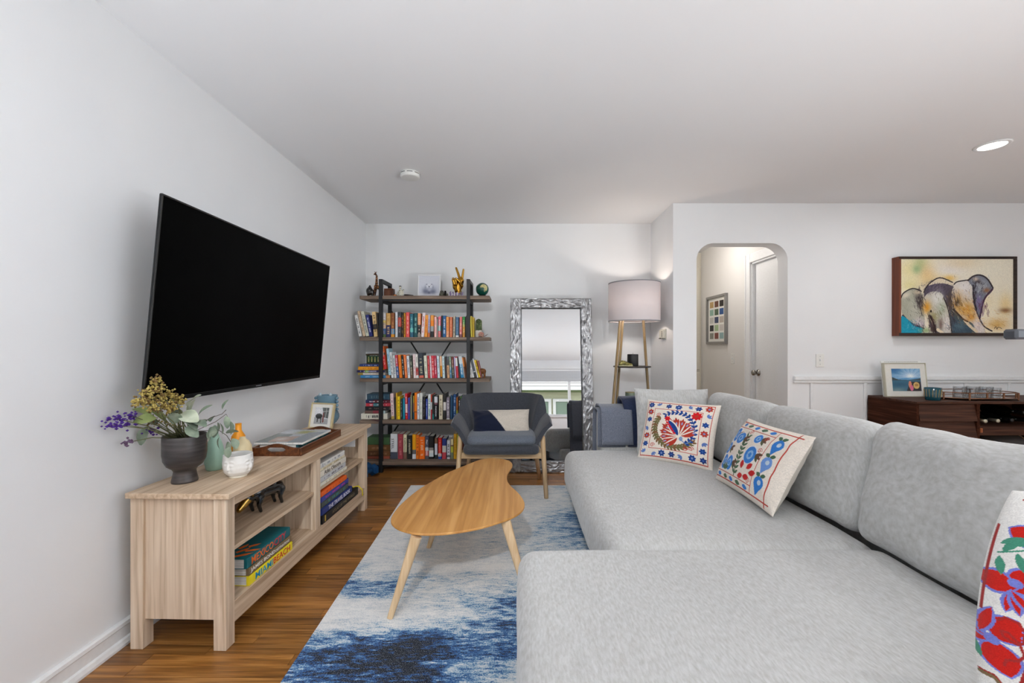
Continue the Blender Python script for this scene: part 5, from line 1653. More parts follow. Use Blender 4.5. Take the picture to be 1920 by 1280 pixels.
cv.ell(0, .04, .26, .22, (226, 228, 236)); cv.ell(-.2, .2, .08, .07, (206, 208, 220)); cv.ell(.2, .2, .08, .07, (206, 208, 220)); cv.soft(0, -.08, .16, .12, (210, 212, 224), .8)
cv.ell(0, -.02, .055, .05, (44, 46, 62)); cv.ell(-.09, .09, .02, .02, (70, 72, 90)); cv.ell(.09, .09, .02, .02, (70, 72, 90)); cv.soft(-.30, -.44, .22, .22, (112, 116, 138), .85, .5); cv.soft(.34, -.46, .22, .2, (118, 122, 144), .85, -.5); cv.soft(0, -.56, .12, .12, (96, 98, 120), .9); cv.soft(-.3, -.1, .08, .2, (150, 154, 172), .8); cv.soft(.32, -.1, .08, .2, (150, 154, 172), .8)
cv.soft(-.21, .2, .05, .05, (128, 132, 150), .9); cv.soft(.21, .2, .05, .05, (128, 132, 150), .9); cv.soft(0, -.16, .14, .05, (160, 164, 180), .8)
cv.fuzz(.05)
print_panel('print', cv, M @ Matrix.Translation((0, fh / 2, -.004)), fw - 2 * bw, fh - 2 * bw, attr_mat('matte_print', .6, .2), t)
put('backing', MB().box(-fw / 2 + .004, fw / 2 - .004, .004, fh - .004, -.018, -.006, M=M), flat(70, 60, 50, .8), t)
# silver skull-like trinket and little friend
TRK = noisy('tarnished_metal', [(0.3, rgb(34, 34, 32)), (0.6, rgb(120, 120, 104)), (0.8, rgb(176, 176, 156))], scale=(50, 50, 50), rough=.3, metal=.6)
t = thing('pewter_trinket', 'round tarnished pewter animal trinket between the bear print and golden hand', 'ornament', (X(830), yo, Z1))
g = lambda px_, pz, dy=0.0: (X(px_), yo + dy, Z1 + Hh(554 - pz))
blob('body', [(g(829, 548.5), g(828, 549.5), .027, .024), (g(824.4, 552), g(824, 552.4), .009, .009), (g(831.5, 552), g(831.5, 552.4), .009, .008), (g(827, 544.4), g(830, 544.4), .011, .011)], .003, TRK, t)
put('collar', MB().tube([g(834.5, 542.8), g(835.4, 547), g(834.8, 552.4)], [.009, .010, .008], 8), BLACK, t, True)
t = thing('pewter_trinket', 'tiny spiky pewter trinket right next to the golden hand', 'ornament', (X(838), yo, Z1))
put('body', MB().ball(g(837.6, 550.4), .012, 8), TRK, t, True)
for k in range(6):
    a = k * PI / 3
    put('spike', MB().tube([g(837.6, 550.4), (X(837.6) + .02 * math.cos(a), yo, Z1 + Hh(3.6) + .017 * math.sin(a))], [.005, .002], 6), TRK, t, True)

# golden hand making a peace sign
GOLDH = flat(186, 138, 52, .2, .5, 1.0)
t = thing('golden_hand', 'golden sculpture of a hand making a peace sign on the top shelf', 'sculpture', (X(857), yo, Z1))
g = lambda px_, pz, dy=0.0: (X(px_), yo + .01 + dy, Z1 + Hh(554 - pz))
yb_ = 553.6
c = [(g(858.5, yb_ - 1), g(859, 544), .034, .029), (g(858.5, 543), g(858, 531), .034, .036), (g(862, 536), g(865, 523), .026, .026), (g(854, 536), g(852.5, 525), .028, .024), (g(858, 527), g(863, 521), .028, .024)]
# raised fingers
c += [(g(862, 521), g(858.6, 509.5), .0145, .0120), (g(858.6, 509.5), g(855, 499.6), .0118, .0098)]
c += [(g(866, 521), g(867.6, 511), .0135, .0112), (g(867.6, 511), g(868.8, 502.4), .0110, .0090)]
# folded ring and little finger: knuckle forward, tips back to the palm
for kx, tx, r in ((854.8, 856.2, .0125), (849.8, 852.2, .0120)):
    c += [(g(kx, 519.5 + (849.8 - kx) * -.25, -.012), g(kx + .2, 523 + (849.8 - kx) * -.25, -.040), r, r), (g(kx + .2, 523.4, -.040), g(tx, 531.5, -.036), r, r * .8)]
# thumb across the folded fingers
c += [(g(866, 534, -.018), g(862.5, 526.5, -.040), .017, .0135), (g(862.5, 526.5, -.040), g(855.6, 520.5, -.046), .013, .010)]
blob('hand', c, .0030, GOLDH, t, smooth_it=7)
put('thumb_nail', MB().ball(g(855.6, 520.4, -.055), .006, 8, sc=(1.1, .4, .9)), GOLDH, t, True)
# crystals round its wrist
AME = flat(120, 96, 140, .15, .6)
cr = random.Random(8)
t = thing('crystal_cluster', 'small purple and clear crystal cluster at the foot of the golden hand', 'crystal', (X(857), yo - .04, Z1))
for k in range(13):
    q = Vector((X(846.5 + k * 1.75), yo - .038 + cr.uniform(-.01, .01), Z1)); h_ = cr.uniform(.022, .052)
    put('crystal', MB().tube([q, q + Vector((cr.uniform(-.008, .008), 0, h_ * .75)), q + Vector((cr.uniform(-.01, .01), 0, h_))], [.008, .007, .0005], 6), (AME, flat(206, 200, 206, .15, .6), flat(74, 50, 52, .2, .6))[k % 3], t)
# green sphere with a cream swirl on a dark foot
t = thing('green_globe', 'green enamelled globe with a cream swirl on the top shelf past the post', 'ornament', (X(904), yo + .02, Z1))
gc = Vector((X(904), yo + .02, Z1 + Hh(14.6))); r_ = .062
vs, fs = MB().ball(gc, r_, 56).v, None
gm = MB().ball(gc, r_, 56)
me = gm.mesh('globe', True)
cols = []
for v in gm.v:
    d = (Vector(v) - gc) / r_
    inside = (((d.x - .25) ** 2 + (d.z - .10) ** 2) < .56 ** 2 and not ((d.x + .02) ** 2 + (d.z + .22) ** 2) < .44 ** 2 and d.z > -.5 and d.y < .3)
    n_ = noise.noise(d * 9)
    cols.append(tuple(rgb(196, 186, 130) if inside and n_ > -.42 else rgb(16, 74, 62)) + (1,))
set_print(me, np.array(cols))
link('globe', me, attr_mat('enamel', .12, .6), t)
put('foot', MB().lathe([(.040, Z1), (.042, Z1 + .004), (.038, Z1 + .014), (.030, Z1 + .018)], 32, cx=gc.x, cy=gc.y), flat(18, 40, 38, .3), t, True)

# second shelf: cactus in a square white pot, shell creature
Z2 = SZ[1] + .0004
yo2 = BF + .07; kk = yo2 / F
t = thing('potted_cactus', 'small columnar cactus in a white pot at the open end of the second shelf', 'potted plant', (X(897.5), yo2 + .03, Z2))
put('pot', MB().lathe([(.030, Z2), (.033, Z2 + .003), (.0355, Z2 + .062), (.0355, Z2 + .066), (.032, Z2 + .066), (.031, Z2 + .055)], 4, cx=X(897.5), cy=yo2 + .03, M=Matrix.Translation((X(897.5), yo2 + .03, 0)) @ Matrix.Rotation(PI / 4, 4, 'Z') @ Matrix.Translation((-X(897.5), -yo2 - .03, 0))), flat(226, 220, 212, .5), t)
put('soil', MB().lathe([(.028, Z2 + .056), (.028, Z2 + .060)], 4, cx=X(897.5), cy=yo2 + .03, M=Matrix.Translation((X(897.5), yo2 + .03, 0)) @ Matrix.Rotation(PI / 4, 4, 'Z') @ Matrix.Translation((-X(897.5), -yo2 - .03, 0))), flat(70, 56, 44, .9), t)
vs, fs = [], []
NA = 48; cz0, ch = Z2 + .058, .118
for i in range(15):
    s = i / 14
    rr = .0275 * (min(1, s * 6 + .7)) * math.sqrt(max(0.0, 1 - max(0, (s - .72) / .28) ** 2)) + .0004
    for k in range(NA):
        a = 2 * PI * k / NA
        r2_ = rr * (1 + .09 * math.cos(12 * a))
        vs.append((X(897) + r2_ * math.cos(a), yo2 + .03 + r2_ * math.sin(a), cz0 + ch * s))
for i in range(14):
    for k in range(NA):
        fs.append((i * NA + k, i * NA + (k + 1) % NA, (i + 1) * NA + (k + 1) % NA, (i + 1) * NA + k))
put('stem', MB().add(vs, fs), noisy('cactus_skin', [(0.3, rgb(44, 60, 36)), (0.6, rgb(74, 92, 54)), (0.75, rgb(160, 166, 120))], scale=(90, 90, 90), detail=2, rough=.7), t, True)
sp = MB()
for k in range(12):
    for j in range(7):
        a = 2 * PI * k / 12; z_ = cz0 + .014 + j * .014
        q = Vector((X(897) + .030 * math.cos(a), yo2 + .03 + .030 * math.sin(a), z_))
        for da, dz in ((.4, .004), (-.4, .003), (0, -.003)):
            sp.tube([q, q + Vector((.007 * math.cos(a + da), .007 * math.sin(a + da), dz))], [.0005, .0002], 3)
put('spine', sp, flat(206, 200, 160, .6), t, kind='stuff')
SHELL = noisy('snail_paint', [(0.3, rgb(90, 50, 46)), (0.5, rgb(190, 150, 130)), (0.65, rgb(150, 60, 66)), (0.75, rgb(214, 200, 180))], scale=(60, 60, 60), detail=2, rough=.35)
t = thing('snail_figurine', 'small painted snail figurine in front of the cactus pot', 'figurine', (X(904), yo2 - .03, Z2))
pts, rr = [], []
for i in range(40):
    s = i / 39; a = -1.2 + s * 2 * PI * 2.1; r0 = .022 * (1 - s) + .002
    pts.append((X(902) + r0 * math.cos(a) * .95, yo2 - .035 - .010 * s, Z2 + .025 + r0 * math.sin(a) * .85)); rr.append(.0105 * (1 - s * .75))
put('shell', MB().tube(pts, rr, 10), SHELL, t, True)
put('foot', MB().tube([(X(897), yo2 - .032, Z2 + .004), (X(903), yo2 - .032, Z2 + .006), (X(909), yo2 - .032, Z2 + .010), (X(913.4), yo2 - .032, Z2 + .020)], [.003, .008, .0065, .005], 8, flat_=.8), flat(120, 100, 106, .4), t, True)
for sg in (-1, 1):
    put('feeler', MB().tube([(X(912.6), yo2 - .032, Z2 + .022), (X(915.6), yo2 - .032 + sg * .006, Z2 + .022 + .006)], [.002, .0012], 6), flat(70, 56, 60, .4), t, True)
# third shelf: wooden elephant
Z3 = SZ[2] + .0004
kk = yo2 / F
EWD = noisy('carved_wood', [(0.3, rgb(84, 48, 22)), (0.7, rgb(134, 84, 40))], scale=(20, 20, 60), rough=.45)
t = thing('elephant_figurine', 'small carved brown wooden elephant at the open end of the third shelf', 'figurine', (X(905), yo2, Z3))
g = lambda px_, pz, dy=0.0: (X(px_), yo2 + dy, Z3 + Hh(709.4 - pz))
blob('body', [(g(903.4, 696.6), g(906.6, 697), .027, .026), (g(901.5, 696), g(901, 697), .016, .014), (g(900.6, 698), g(899.6, 705), .008, .004),
              (g(902, 701, -.012), g(901.8, 708.2, -.012), .011, .009), (g(902, 701, .012), g(901.8, 708.2, .012), .011, .009), (g(908.4, 701, -.012), g(908.6, 708.2, -.012), .011, .009), (g(908.4, 701, .012), g(908.6, 708.2, .012), .011, .009)], .003, EWD, t)
for sg in (-1, 1):
    put('ear', MB().ball(g(902.6, 696.4, sg * .021), .012, 10, sc=(1, .3, 1.2)), EWD, t, True)
put('tail', MB().tube([g(910, 695), g(911, 700)], [.0025, .0015], 6), EWD, t, True)
# dark ribbon end hanging off the fourth shelf pile
t = tag(put('bookmark_ribbon', MB().tube([(X(698), BF + .02, SZ[3] + .004), (X(706), BF - .006, SZ[3] + .005), (X(714), BF - .010, SZ[3] - .004), (X(717), BF - .010, SZ[3] - .002)], .004, 6), flat(60, 20, 36, .6), None, True), 'dark red ribbon lying over the edge of the fourth shelf', 'ribbon')

# blue dumbbells on the floor by the bookcase
DBM = flat(28, 84, 136, .5, .4)
def dumbbell(px_, py_, Y, yaw, label):
    q = P(px_, py_, Y); q.z = .052
    t = thing('dumbbell', label, 'dumbbell', (q.x, q.y, 0), group='blue dumbbells')
    M = Matrix.Translation(q) @ Matrix.Rotation(yaw, 4, 'Z') @ Matrix.Rotation(PI / 2, 4, 'Y')
    put('handle', MB().lathe([(.014, -.06), (.016, -.03), (.017, 0), (.016, .03), (.014, .06)], 16, M=M), DBM, t, True)
    for sg in (-1, 1):
        put('head', MB().lathe([(.030, sg * .045), (.050, sg * .052), (.051, sg * .090), (.036, sg * .100)], 6, M=M), DBM, t)
        put('weight_mark', MB().box(-.010, .010, -.008, .008, sg * .1005, sg * .0985, M=M), flat(210, 214, 220, .5), t)


dumbbell(690, 886, 3.80, R(70), 'blue dumbbell standing nearer the console beneath the bookcase')
dumbbell(698, 876, 3.99, R(70), 'second blue dumbbell further under the bottom shelf of the bookcase')
# ---------------------------------------------------------------- rug
RC = [Vector((-0.869, 3.555, 0)), Vector((1.60, 3.555, 0)), Vector((1.66, 0.40, 0)), Vector((-0.775, 0.40, 0))]
TONES = {1280: '560 .45 600 .42 660 .15 720 .05 780 .12 840 .42 880 .6 930 .55 970 .85', 1250: '560 .5 600 .4 640 .2 700 .03 760 .03 820 .12 850 .72 900 .6 940 .5 970 .8',
         1225: '580 .45 620 .25 680 .1 740 .02 800 .02 850 .2 880 .66 910 .5 960 .4', 1200: '590 .55 630 .4 680 .4 730 .15 790 .1 850 .2 890 .55 930 .5 965 .4',
         1185: '600 .75 650 .5 690 .65 740 .35 800 .3 850 .6 900 .65 950 .4', 1170: '600 .95 640 .75 690 .8 740 .85 800 .8 850 .65 900 .5 950 .4',
         1150: '620 1 680 .95 740 .9 800 .9 850 .8 900 .7 950 .45', 1130: '630 .95 680 .95 740 .85 790 .8 840 .65 900 .6 960 .3',
         1110: '640 .6 680 .45 720 .5 770 .8 830 .8 880 .75 960 .6', 1095: '640 .45 690 .4 730 .45 780 .7 850 .75 930 .75',
         1080: '660 .6 700 .75 740 .65 800 .7 880 .7 950 .7', 1062: '670 .6 710 .95 760 .8 850 .95 930 1', 1045: '690 .9 760 .85 850 .85 920 .8',
         1020: '700 .9 780 .85 850 .82 930 .75', 990: '720 .9 960 .85 1010 .7 1060 .55 1110 .5', 970: '740 .9 1000 .8 1040 .6 1070 .5 1100 .45',
         950: '755 .92 1000 .88 1050 .75 1090 .6', 930: '770 .92 990 .85 1040 .88 1080 .7', 912: '800 .92 1000 .85 1060 .7'}
smp = []
for py_, s_ in TONES.items():
    v = s_.split()
    Yp = 1.153 * F / (py_ - VY)
    for a, b in zip(v[0::2], v[1::2]):
        smp.append(((float(a) - VX) / F * Yp, Yp, float(b)))
smp += [(.6, 1.3, .6), (1.2, 1.2, .8), (1.2, 2.2, .6), (1.2, 3, .7), (0, .8, .8), (-.6, .8, .6), (.8, .6, .4)]
smp = np.array(smp)
NX, NY = 110, 170
uu, vv = np.meshgrid(np.linspace(0, 1, NX), np.linspace(0, 1, NY))
cor = np.array([list(c) for c in RC])
pos = (cor[3] * (1 - uu[..., None]) + cor[2] * uu[..., None]) * (1 - vv[..., None]) + (cor[0] * (1 - uu[..., None]) + cor[1] * uu[..., None]) * vv[..., None]
pos[..., 2] = 0.012
pf = pos.reshape(-1, 3)
num = np.zeros(len(pf)); den = np.full(len(pf), 1e-9)
for x_, y_, tn in smp:
    d2 = ((pf[:, 0] - x_) / .085) ** 2 + ((pf[:, 1] - y_) / (.030 + .035 * max(0, y_ - 1.5))) ** 2
    w_ = 1 / (d2 + .25) ** 1.6
    num += w_ * tn; den += w_
tone = num / den
tone = np.where(tone < .62, tone - .07 * np.clip((.62 - tone) / .2, 0, 1), tone)
me = bpy.data.meshes.new('rug')
n = len(pf)
ring = [0, NX - 1, n - 1, n - NX]
bot = [tuple(pf[i][:2]) + (0.0002,) for i in ring]
edge = []
per = list(range(NX)) + [NX - 1 + NX * j for j in range(1, NY)] + list(range(n - 2, n - NX - 1, -1)) + [NX * j for j in range(NY - 2, 0, -1)]
low = [tuple(pf[i][:2]) + (0.0002,) for i in per]
m_ = len(per)
fcs = [tuple(int(k) for k in f) for f in grid_faces(NX, NY)] + [(per[i], n + i, n + (i + 1) % m_, per[(i + 1) % m_]) for i in range(m_)]
me.from_pydata([tuple(p) for p in pf] + low, [], fcs)
tt = np.concatenate([tone, tone[per]])
set_print(me, np.stack([tt, tt, tt, np.ones_like(tt)], 1))
RUGM, nt, bs = new_mat('abstract_rug_pile')
at = nt.nodes.new('ShaderNodeAttribute'); at.attribute_name = 'print'
tcn = nt.nodes.new('ShaderNodeTexCoord')
def nzn(scale, mscale, detail, rot=0.0, dist=0.0):
    mp = nt.nodes.new('ShaderNodeMapping'); mp.inputs['Scale'].default_value = mscale; mp.inputs['Rotation'].default_value = (0, 0, rot)
    nt.links.new(tcn.outputs['Object'], mp.inputs['Vector'])
    z_ = nt.nodes.new('ShaderNodeTexNoise'); z_.inputs['Scale'].default_value = scale; z_.inputs['Detail'].default_value = detail; z_.inputs['Distortion'].default_value = dist
    nt.links.new(mp.outputs[0], z_.inputs['Vector'])
    return z_.outputs['Fac']
def mth(op, a, b):
    m_ = nt.nodes.new('ShaderNodeMath'); m_.operation = op
    for i, v in enumerate((a, b)):
        if isinstance(v, (int, float)): m_.inputs[i].default_value = v
        else: nt.links.new(v, m_.inputs[i])
    return m_.outputs[0]
sp_ = nt.nodes.new('ShaderNodeSeparateColor'); nt.links.new(at.outputs['Color'], sp_.inputs[0])
tone_o = sp_.outputs[0]
big = nzn(9.0, (1.0, 2.2, 1), 6, -.35, .8)
streak = nzn(30.0, (.8, 3.5, 1), 5, -.45, .4)
fine = nzn(190.0, (1, 1, 1), 2)
spk = nzn(420.0, (1, 1, 1), 1)
# most break-up in the middle tones
bell = mth('MULTIPLY', mth('SUBTRACT', 1.15, tone_o), .95)
v = mth('ADD', tone_o, mth('MULTIPLY', mth('SUBTRACT', big, .5), mth('ADD', .25, bell)))
v = mth('ADD', v, mth('MULTIPLY', mth('SUBTRACT', streak, .5), mth('ADD', .22, mth('MULTIPLY', bell, 1.35))))
v = mth('ADD', v, mth('MULTIPLY', mth('SUBTRACT', fine, .5), .75))
rp = ramp_node(nt, [(0.0, rgb(28, 32, 42)), (.14, rgb(34, 44, 66)), (.30, rgb(48, 88, 142)), (.46, rgb(92, 134, 178)), (.58, rgb(160, 186, 204)), (.72, rgb(210, 215, 218)), (1.0, rgb(238, 238, 236))])
nt.links.new(v, rp.inputs[0])
sk = ramp_node(nt, [(.62, (0, 0, 0)), (.66, (1, 1, 1))]); nt.links.new(spk, sk.inputs[0])
dk = ramp_node(nt, [(.12, (.75, .75, .75)), (.34, (0, 0, 0))]); nt.links.new(v, dk.inputs[0])
mxa = mth('MULTIPLY', sk.outputs[0], dk.outputs[0])
mx = nt.nodes.new('ShaderNodeMix'); mx.data_type = 'RGBA'; mx.inputs[7].default_value = rgb(180, 190, 200) + (1,)
nt.links.new(mxa, mx.inputs[0]); nt.links.new(rp.outputs[0], mx.inputs[6])
nt.links.new(mx.outputs[2], bs.inputs['Base Color'])
bs.inputs['Roughness'].default_value = .95; bs.inputs['Specular IOR Level'].default_value = .05; bs.inputs['Sheen Weight'].default_value = .15
bp = nt.nodes.new('ShaderNodeBump'); bp.inputs['Strength'].default_value = .35; bp.inputs['Distance'].default_value = .003
nt.links.new(fine, bp.inputs['Height']); nt.links.new(bp.outputs[0], bs.inputs['Normal'])
link('rug', me, RUGM, None, 'blue white and charcoal abstract rug on the oak floor', 'rug')

# ---------------------------------------------------------------- coffee table (curved top, four splayed legs)
TZ = 0.368
TABW = wood('table_oak', rgb(176, 122, 62), rgb(212, 160, 96), 'Y', 30, .42, mid=rgb(196, 142, 78), along=1.4, coat=.1)
BEECH = wood('pale_beech', rgb(196, 162, 120), rgb(226, 198, 160), 'Z', 50, .5, mid=rgb(212, 180, 140))
pxs = [(890.8, 864.5), (907, 860), (925, 858.5), (941.6, 860), (953.8, 863), (960, 867.8), (960.6, 873), (957, 879.8), (952.3, 886.9), (950.6, 895), (952.4, 903), (957.8, 910.6), (970, 921.6), (979.6, 933.6), (983.8, 944), (980, 955.4), (966.7, 965.6), (943.3, 975.4), (900, 988.3), (850, 997), (810, 1000), (776.7, 998.4), (750, 991.4), (736.9, 983), (732.8, 974.6), (736.9, 963.3), (753.3, 943.3), (783.3, 918.3), (813.3, 900), (840, 885.4), (860, 877)]
pts = []
for a, b in pxs:
    Yp = (HC - TZ) * F / (b - VY)
    pts.append(((a - VX) / F * Yp, Yp))
# closed smooth curve through the points
def smooth_closed(p, k=4):
    out, n = [], len(p)
    for i in range(n):
        p0, p1, p2, p3 = (Vector(p[(i + j - 1) % n]) for j in range(4))
        for s in range(k):
            t_ = s / k
            out.append(tuple(.5 * ((2 * p1) + (p2 - p0) * t_ + (2 * p0 - 5 * p1 + 4 * p2 - p3) * t_ ** 2 + (3 * p1 - p0 - 3 * p2 + p3) * t_ ** 3)))
    return out
ol = smooth_closed(pts)
n = len(ol)
cx_, cy_ = sum(p[0] for p in ol) / n, sum(p[1] for p in ol) / n
t = thing('coffee_table', 'kidney-shaped oak coffee table with splayed pale legs on the abstract rug', 'coffee table', (cx_, cy_, 0.012))
def inset(p, d):
    out = []
    for i in range(n):
        a, b = Vector(p[i - 1]), Vector(p[(i + 1) % n])
        tg = (b - a).normalized(); nr = Vector((-tg.y, tg.x))
        out.append(tuple(Vector(p[i]) + nr * d))
    return out
area = sum(ol[i][0] * ol[(i + 1) % n][1] - ol[(i + 1) % n][0] * ol[i][1] for i in range(n))
sgn = 1 if area > 0 else -1
mb = MB(); vs = []
layers = [(inset(ol, sgn * .0015), TZ), (ol, TZ - .003), (ol, TZ - .009), (inset(ol, sgn * .022), TZ - .020)]
for p, z in layers: vs += [(x, y, z) for x, y in p]
fs = [tuple(range(n)), tuple(range(3 * n, 4 * n))]
for l in range(3): fs += [(l * n + i, l * n + (i + 1) % n, (l + 1) * n + (i + 1) % n, (l + 1) * n + i) for i in range(n)]
o = put('table_top', mb.add(vs, fs), [TABW], t); auto_smooth(o, 30)
for a, b in (((-.425, 1.835), (-.532, 1.815)), ((-.045, 2.0), (.058, 1.945)), ((-.385, 2.395), (-.497, 2.452)), ((-.10, 2.72), (-.05, 2.84))):
    p, q = Vector((a[0], a[1], TZ - .018)), Vector((b[0], b[1], .0125))
    d = (q - p).normalized(); s = d.cross(Vector((0, 1, 0))).normalized(); u_ = d.cross(s)
    M = Matrix((s, u_, d * -1)).transposed().to_4x4(); M.translation = q
    L = (q - p).length
    m = MB(); vs = []
    for zz, wa_, wb_ in ((0, .013, .012), (L * .6, .0195, .015), (L, .024, .018)):
        for k in range(16):
            an = 2 * PI * k / 16
            ex = 2 / 3.2
            vs.append((wa_ * abs(math.cos(an)) ** ex * (1 if math.cos(an) > 0 else -1), wb_ * abs(math.sin(an)) ** ex * (1 if math.sin(an) > 0 else -1), zz))
    m.add(vs, [(l * 16 + k, l * 16 + (k + 1) % 16, (l + 1) * 16 + (k + 1) % 16, (l + 1) * 16 + k) for l in range(2) for k in range(16)] + [tuple(range(16)), tuple(range(32, 48))], 0, M)
    lo = min((M @ Vector(v_)).z for v_ in vs)
    m.v = [(x, y, max(z, .0122)) for x, y, z in m.v]
    o = put('leg', m, BEECH, t); auto_smooth(o, 40)

# ---------------------------------------------------------------- armchair
CHG = noisy('charcoal_felt', [(0.35, rgb(54, 56, 62)), (0.65, rgb(74, 77, 84))], scale=(260, 260, 260), detail=2, rough=.95, bump=.25, spec=.1, sheen=.25)
CUSHG = noisy('slate_weave', [(0.35, rgb(84, 91, 102)), (0.65, rgb(112, 119, 130))], scale=(300, 300, 300), detail=2, rough=.95, bump=.25, spec=.1, sheen=.2)
ACX = -.106
t = thing('armchair', 'charcoal felt winged armchair on pale beech legs in front of the bookcase', 'armchair', (ACX, 3.5, 0))
NS, NV = 97, 21
vs = []
def rimz(f):
    f = abs(f)
    a = .757 - .012 * f * f
    s1 = min(1, max(0, (f - .69) / .13)); s1 = s1 * s1 * (3 - 2 * s1)
    z = a * (1 - s1) + .608 * s1
    s2 = min(1, max(0, (f - .90) / .10)); s2 = 1 - math.sqrt(max(0, 1 - s2 * s2))
    return z - .034 * s2
for i in range(NS):
    f = -1 + 2 * i / (NS - 1)
    ph = abs(f) * PI / 2
    sg = -1 if f < 0 else 1
    ex = 2 / 4.0
    cb, sb = abs(math.cos(ph)) ** ex, abs(math.sin(ph)) ** ex
    b_ = (sg * .240 * sb, 3.225 + (3.585 - 3.225) * cb)
    wide = .340 + .022 * min(1, max(0, (abs(f) - .7) / .2))
    t_ = (sg * wide * sb, 3.275 + (3.765 - 3.275) * cb)
    for j in range(NV):
        v = j / (NV - 1)
        w = v ** (1.55 if abs(f) > .7 else 1.55 - .5 * (1 - abs(f) / .7))
        flare = .022 * max(0, (v - .7) / .3) ** 2 * min(1, max(0, (abs(f) - .55) / .2))
        belly = .020 * math.sin(PI * v)
        x = b_[0] * (1 - w) + t_[0] * w + sg * (flare + belly * sb * .6)
        y = b_[1] * (1 - w) + t_[1] * w + belly * cb * .5
        z = .372 + (rimz(f) - .372) * (v ** .95)
        vs.append((ACX + x, y, z))
fs = [(i * NV + j, (i + 1) * NV + j, (i + 1) * NV + j + 1, i * NV + j + 1) for i in range(NS - 1) for j in range(NV - 1)]
sh = put('shell', MB().add(vs, fs), CHG, t, True)
m_ = sh.modifiers.new('thick', 'SOLIDIFY'); m_.thickness = .034; m_.offset = 0
m_ = sh.modifiers.new('round', 'BEVEL'); m_.width = .012; m_.segments = 3; m_.limit_method = 'ANGLE'; m_.angle_limit = R(50)
BLOBS.append(sh)
me = cushion_mesh('seat_pan', .575, .49, .075, .034, 20, (0, 0.02, .01), .001)
for v_ in me.vertices: v_.co += Vector((ACX, 3.435, .390))
link('seat_pan', me, CHG, t)
me = cushion_mesh('seat_cushion', .515, .45, .078, .036, 24, (.01, .03, .012), .003, seed=4)
for v_ in me.vertices: v_.co += Vector((ACX, 3.425, .455))
link('seat_cushion', me, CUSHG, t)
for sx_ in (-1, 1):
    put('leg', MB().tube([(ACX + sx_ * .3165, 3.298, .492), (ACX + sx_ * .3175, 3.296, .46), (ACX + sx_ * .343, 3.250, .0128)], [.010, .0195, .0165], 16), BEECH, t, True)
    put('leg', MB().tube([(ACX + sx_ * .262, 3.60, .40), (ACX + sx_ * .322, 3.768, .0005)], [.021, .016], 16), BEECH, t, True)
    put('side_rail', MB().tube([(ACX + sx_ * .318, 3.30, .325), (ACX + sx_ * .282, 3.655, .325)], [.017, .017], 12), BEECH, t, True)
put('front_rail', MB().cbox(ACX - .318, ACX + .318, 3.285, 3.315, .302, .352, .006), wood('rail_beech', rgb(196, 162, 120), rgb(226, 198, 160), 'X', 50, .5), t)
put('back_rail', MB().cbox(ACX - .282, ACX + .282, 3.64, 3.665, .302, .345, .006), BEECH, t)

# cushion on it: dark navy velvet and oatmeal linen, joined on the slant
cv = Canvas(120, 70, (196, 188, 176))
cv.poly([(-1.1, -1.1), (.30, -1.1), (-.52, 1.1), (-1.1, 1.1)], (16, 24, 46))
cv.fuzz(.10)
BL, BR_, TL, TR = P(889, 822, 3.36), P(994, 818, 3.40), P(884, 768, 3.48), P(991, 768, 3.50)
def pil_frame(BL, BR, TL, TR):
    c = (BL + BR + TL + TR) / 4
    return frame_M(c, (BR - BL) + (TR - TL), (TL - BL) + (TR - BR)), ((BR - BL).length + (TR - TL).length) / 2, ((TL - BL).length + (TR - BR).length) / 2
M, w_, h_ = pil_frame(BL, BR_, TL, TR)
me = pillow_mesh('cushion', w_ * 1.03, h_ * 1.04, .15, M @ Matrix.Translation((0, 0, -.01)), cv, pinch=.05, wr=.006, seed=2, back=(30, 36, 56))
link('cushion', me, attr_mat('velvet_and_linen', .85, .15, .12, 300, .25), None, 'navy velvet and oatmeal linen cushion leaning on the armchair', 'cushion')

# ---------------------------------------------------------------- tall leaning mirror in a hammered silver frame
th = R(6.3)
O = Vector((.344, 3.965, .002)); upv = Vector((0, math.sin(th), math.cos(th)))
MM = frame_M(O, (1, 0, 0), upv)          # z of this frame faces the room
MW, MH, FB = .783, 1.640, .099
HAM = noisy('hammered_silver', [(0.3, rgb(128, 128, 130)), (0.7, rgb(176, 176, 178))], scale=(30, 30, 30), rough=.36, metal=.8, spec=.5)
t = thing('floor_mirror', 'tall floor mirror in a rippled silver frame leaning at the far wall', 'mirror', O)
def ripple_bar(x0, x1, y0, y1, along):
    nx = max(8, int((x1 - x0) / .006)); ny = max(8, int((y1 - y0) / .006))
    vs = []
    for j in range(ny + 1):
        for i in range(nx + 1):
            x, y = x0 + (x1 - x0) * i / nx, y0 + (y1 - y0) * j / ny
            a, b = (x, y) if along == 'x' else (y, x)
            wv = noise.noise(Vector((a * 13, b * 62 + 1.2 * noise.noise(Vector((a * 14, b * 8, 3))), 1.7)))
            wv = 1 - abs(wv) * 2.2
            e = min((x - x0), (x1 - x), (y - y0), (y1 - y)) / .010
            vs.append((x, y, (.020) + .007 * max(-.4, wv) * min(1, max(0, e + .25))))
    fs = [tuple(int(k) for k in f) for f in grid_faces(nx + 1, ny + 1)]
    m = MB().add(vs, fs, 0, MM)
    m.box(x0, x1, y0, y1, -.022, .016, 0, MM)
    return m
for nm, b in (('frame_side', (-MW / 2, -MW / 2 + FB, 0, MH, 'y')), ('frame_side', (MW / 2 - FB, MW / 2, 0, MH, 'y')), ('frame_end', (-MW / 2 + FB, MW / 2 - FB, 0, FB, 'x')), ('frame_end', (-MW / 2 + FB, MW / 2 - FB, MH - FB + .006, MH, 'x'))):
    o = put(nm, ripple_bar(*b), HAM, t, True); auto_smooth(o, 50)
GLS, nt, bs = new_mat('silvered_glass')
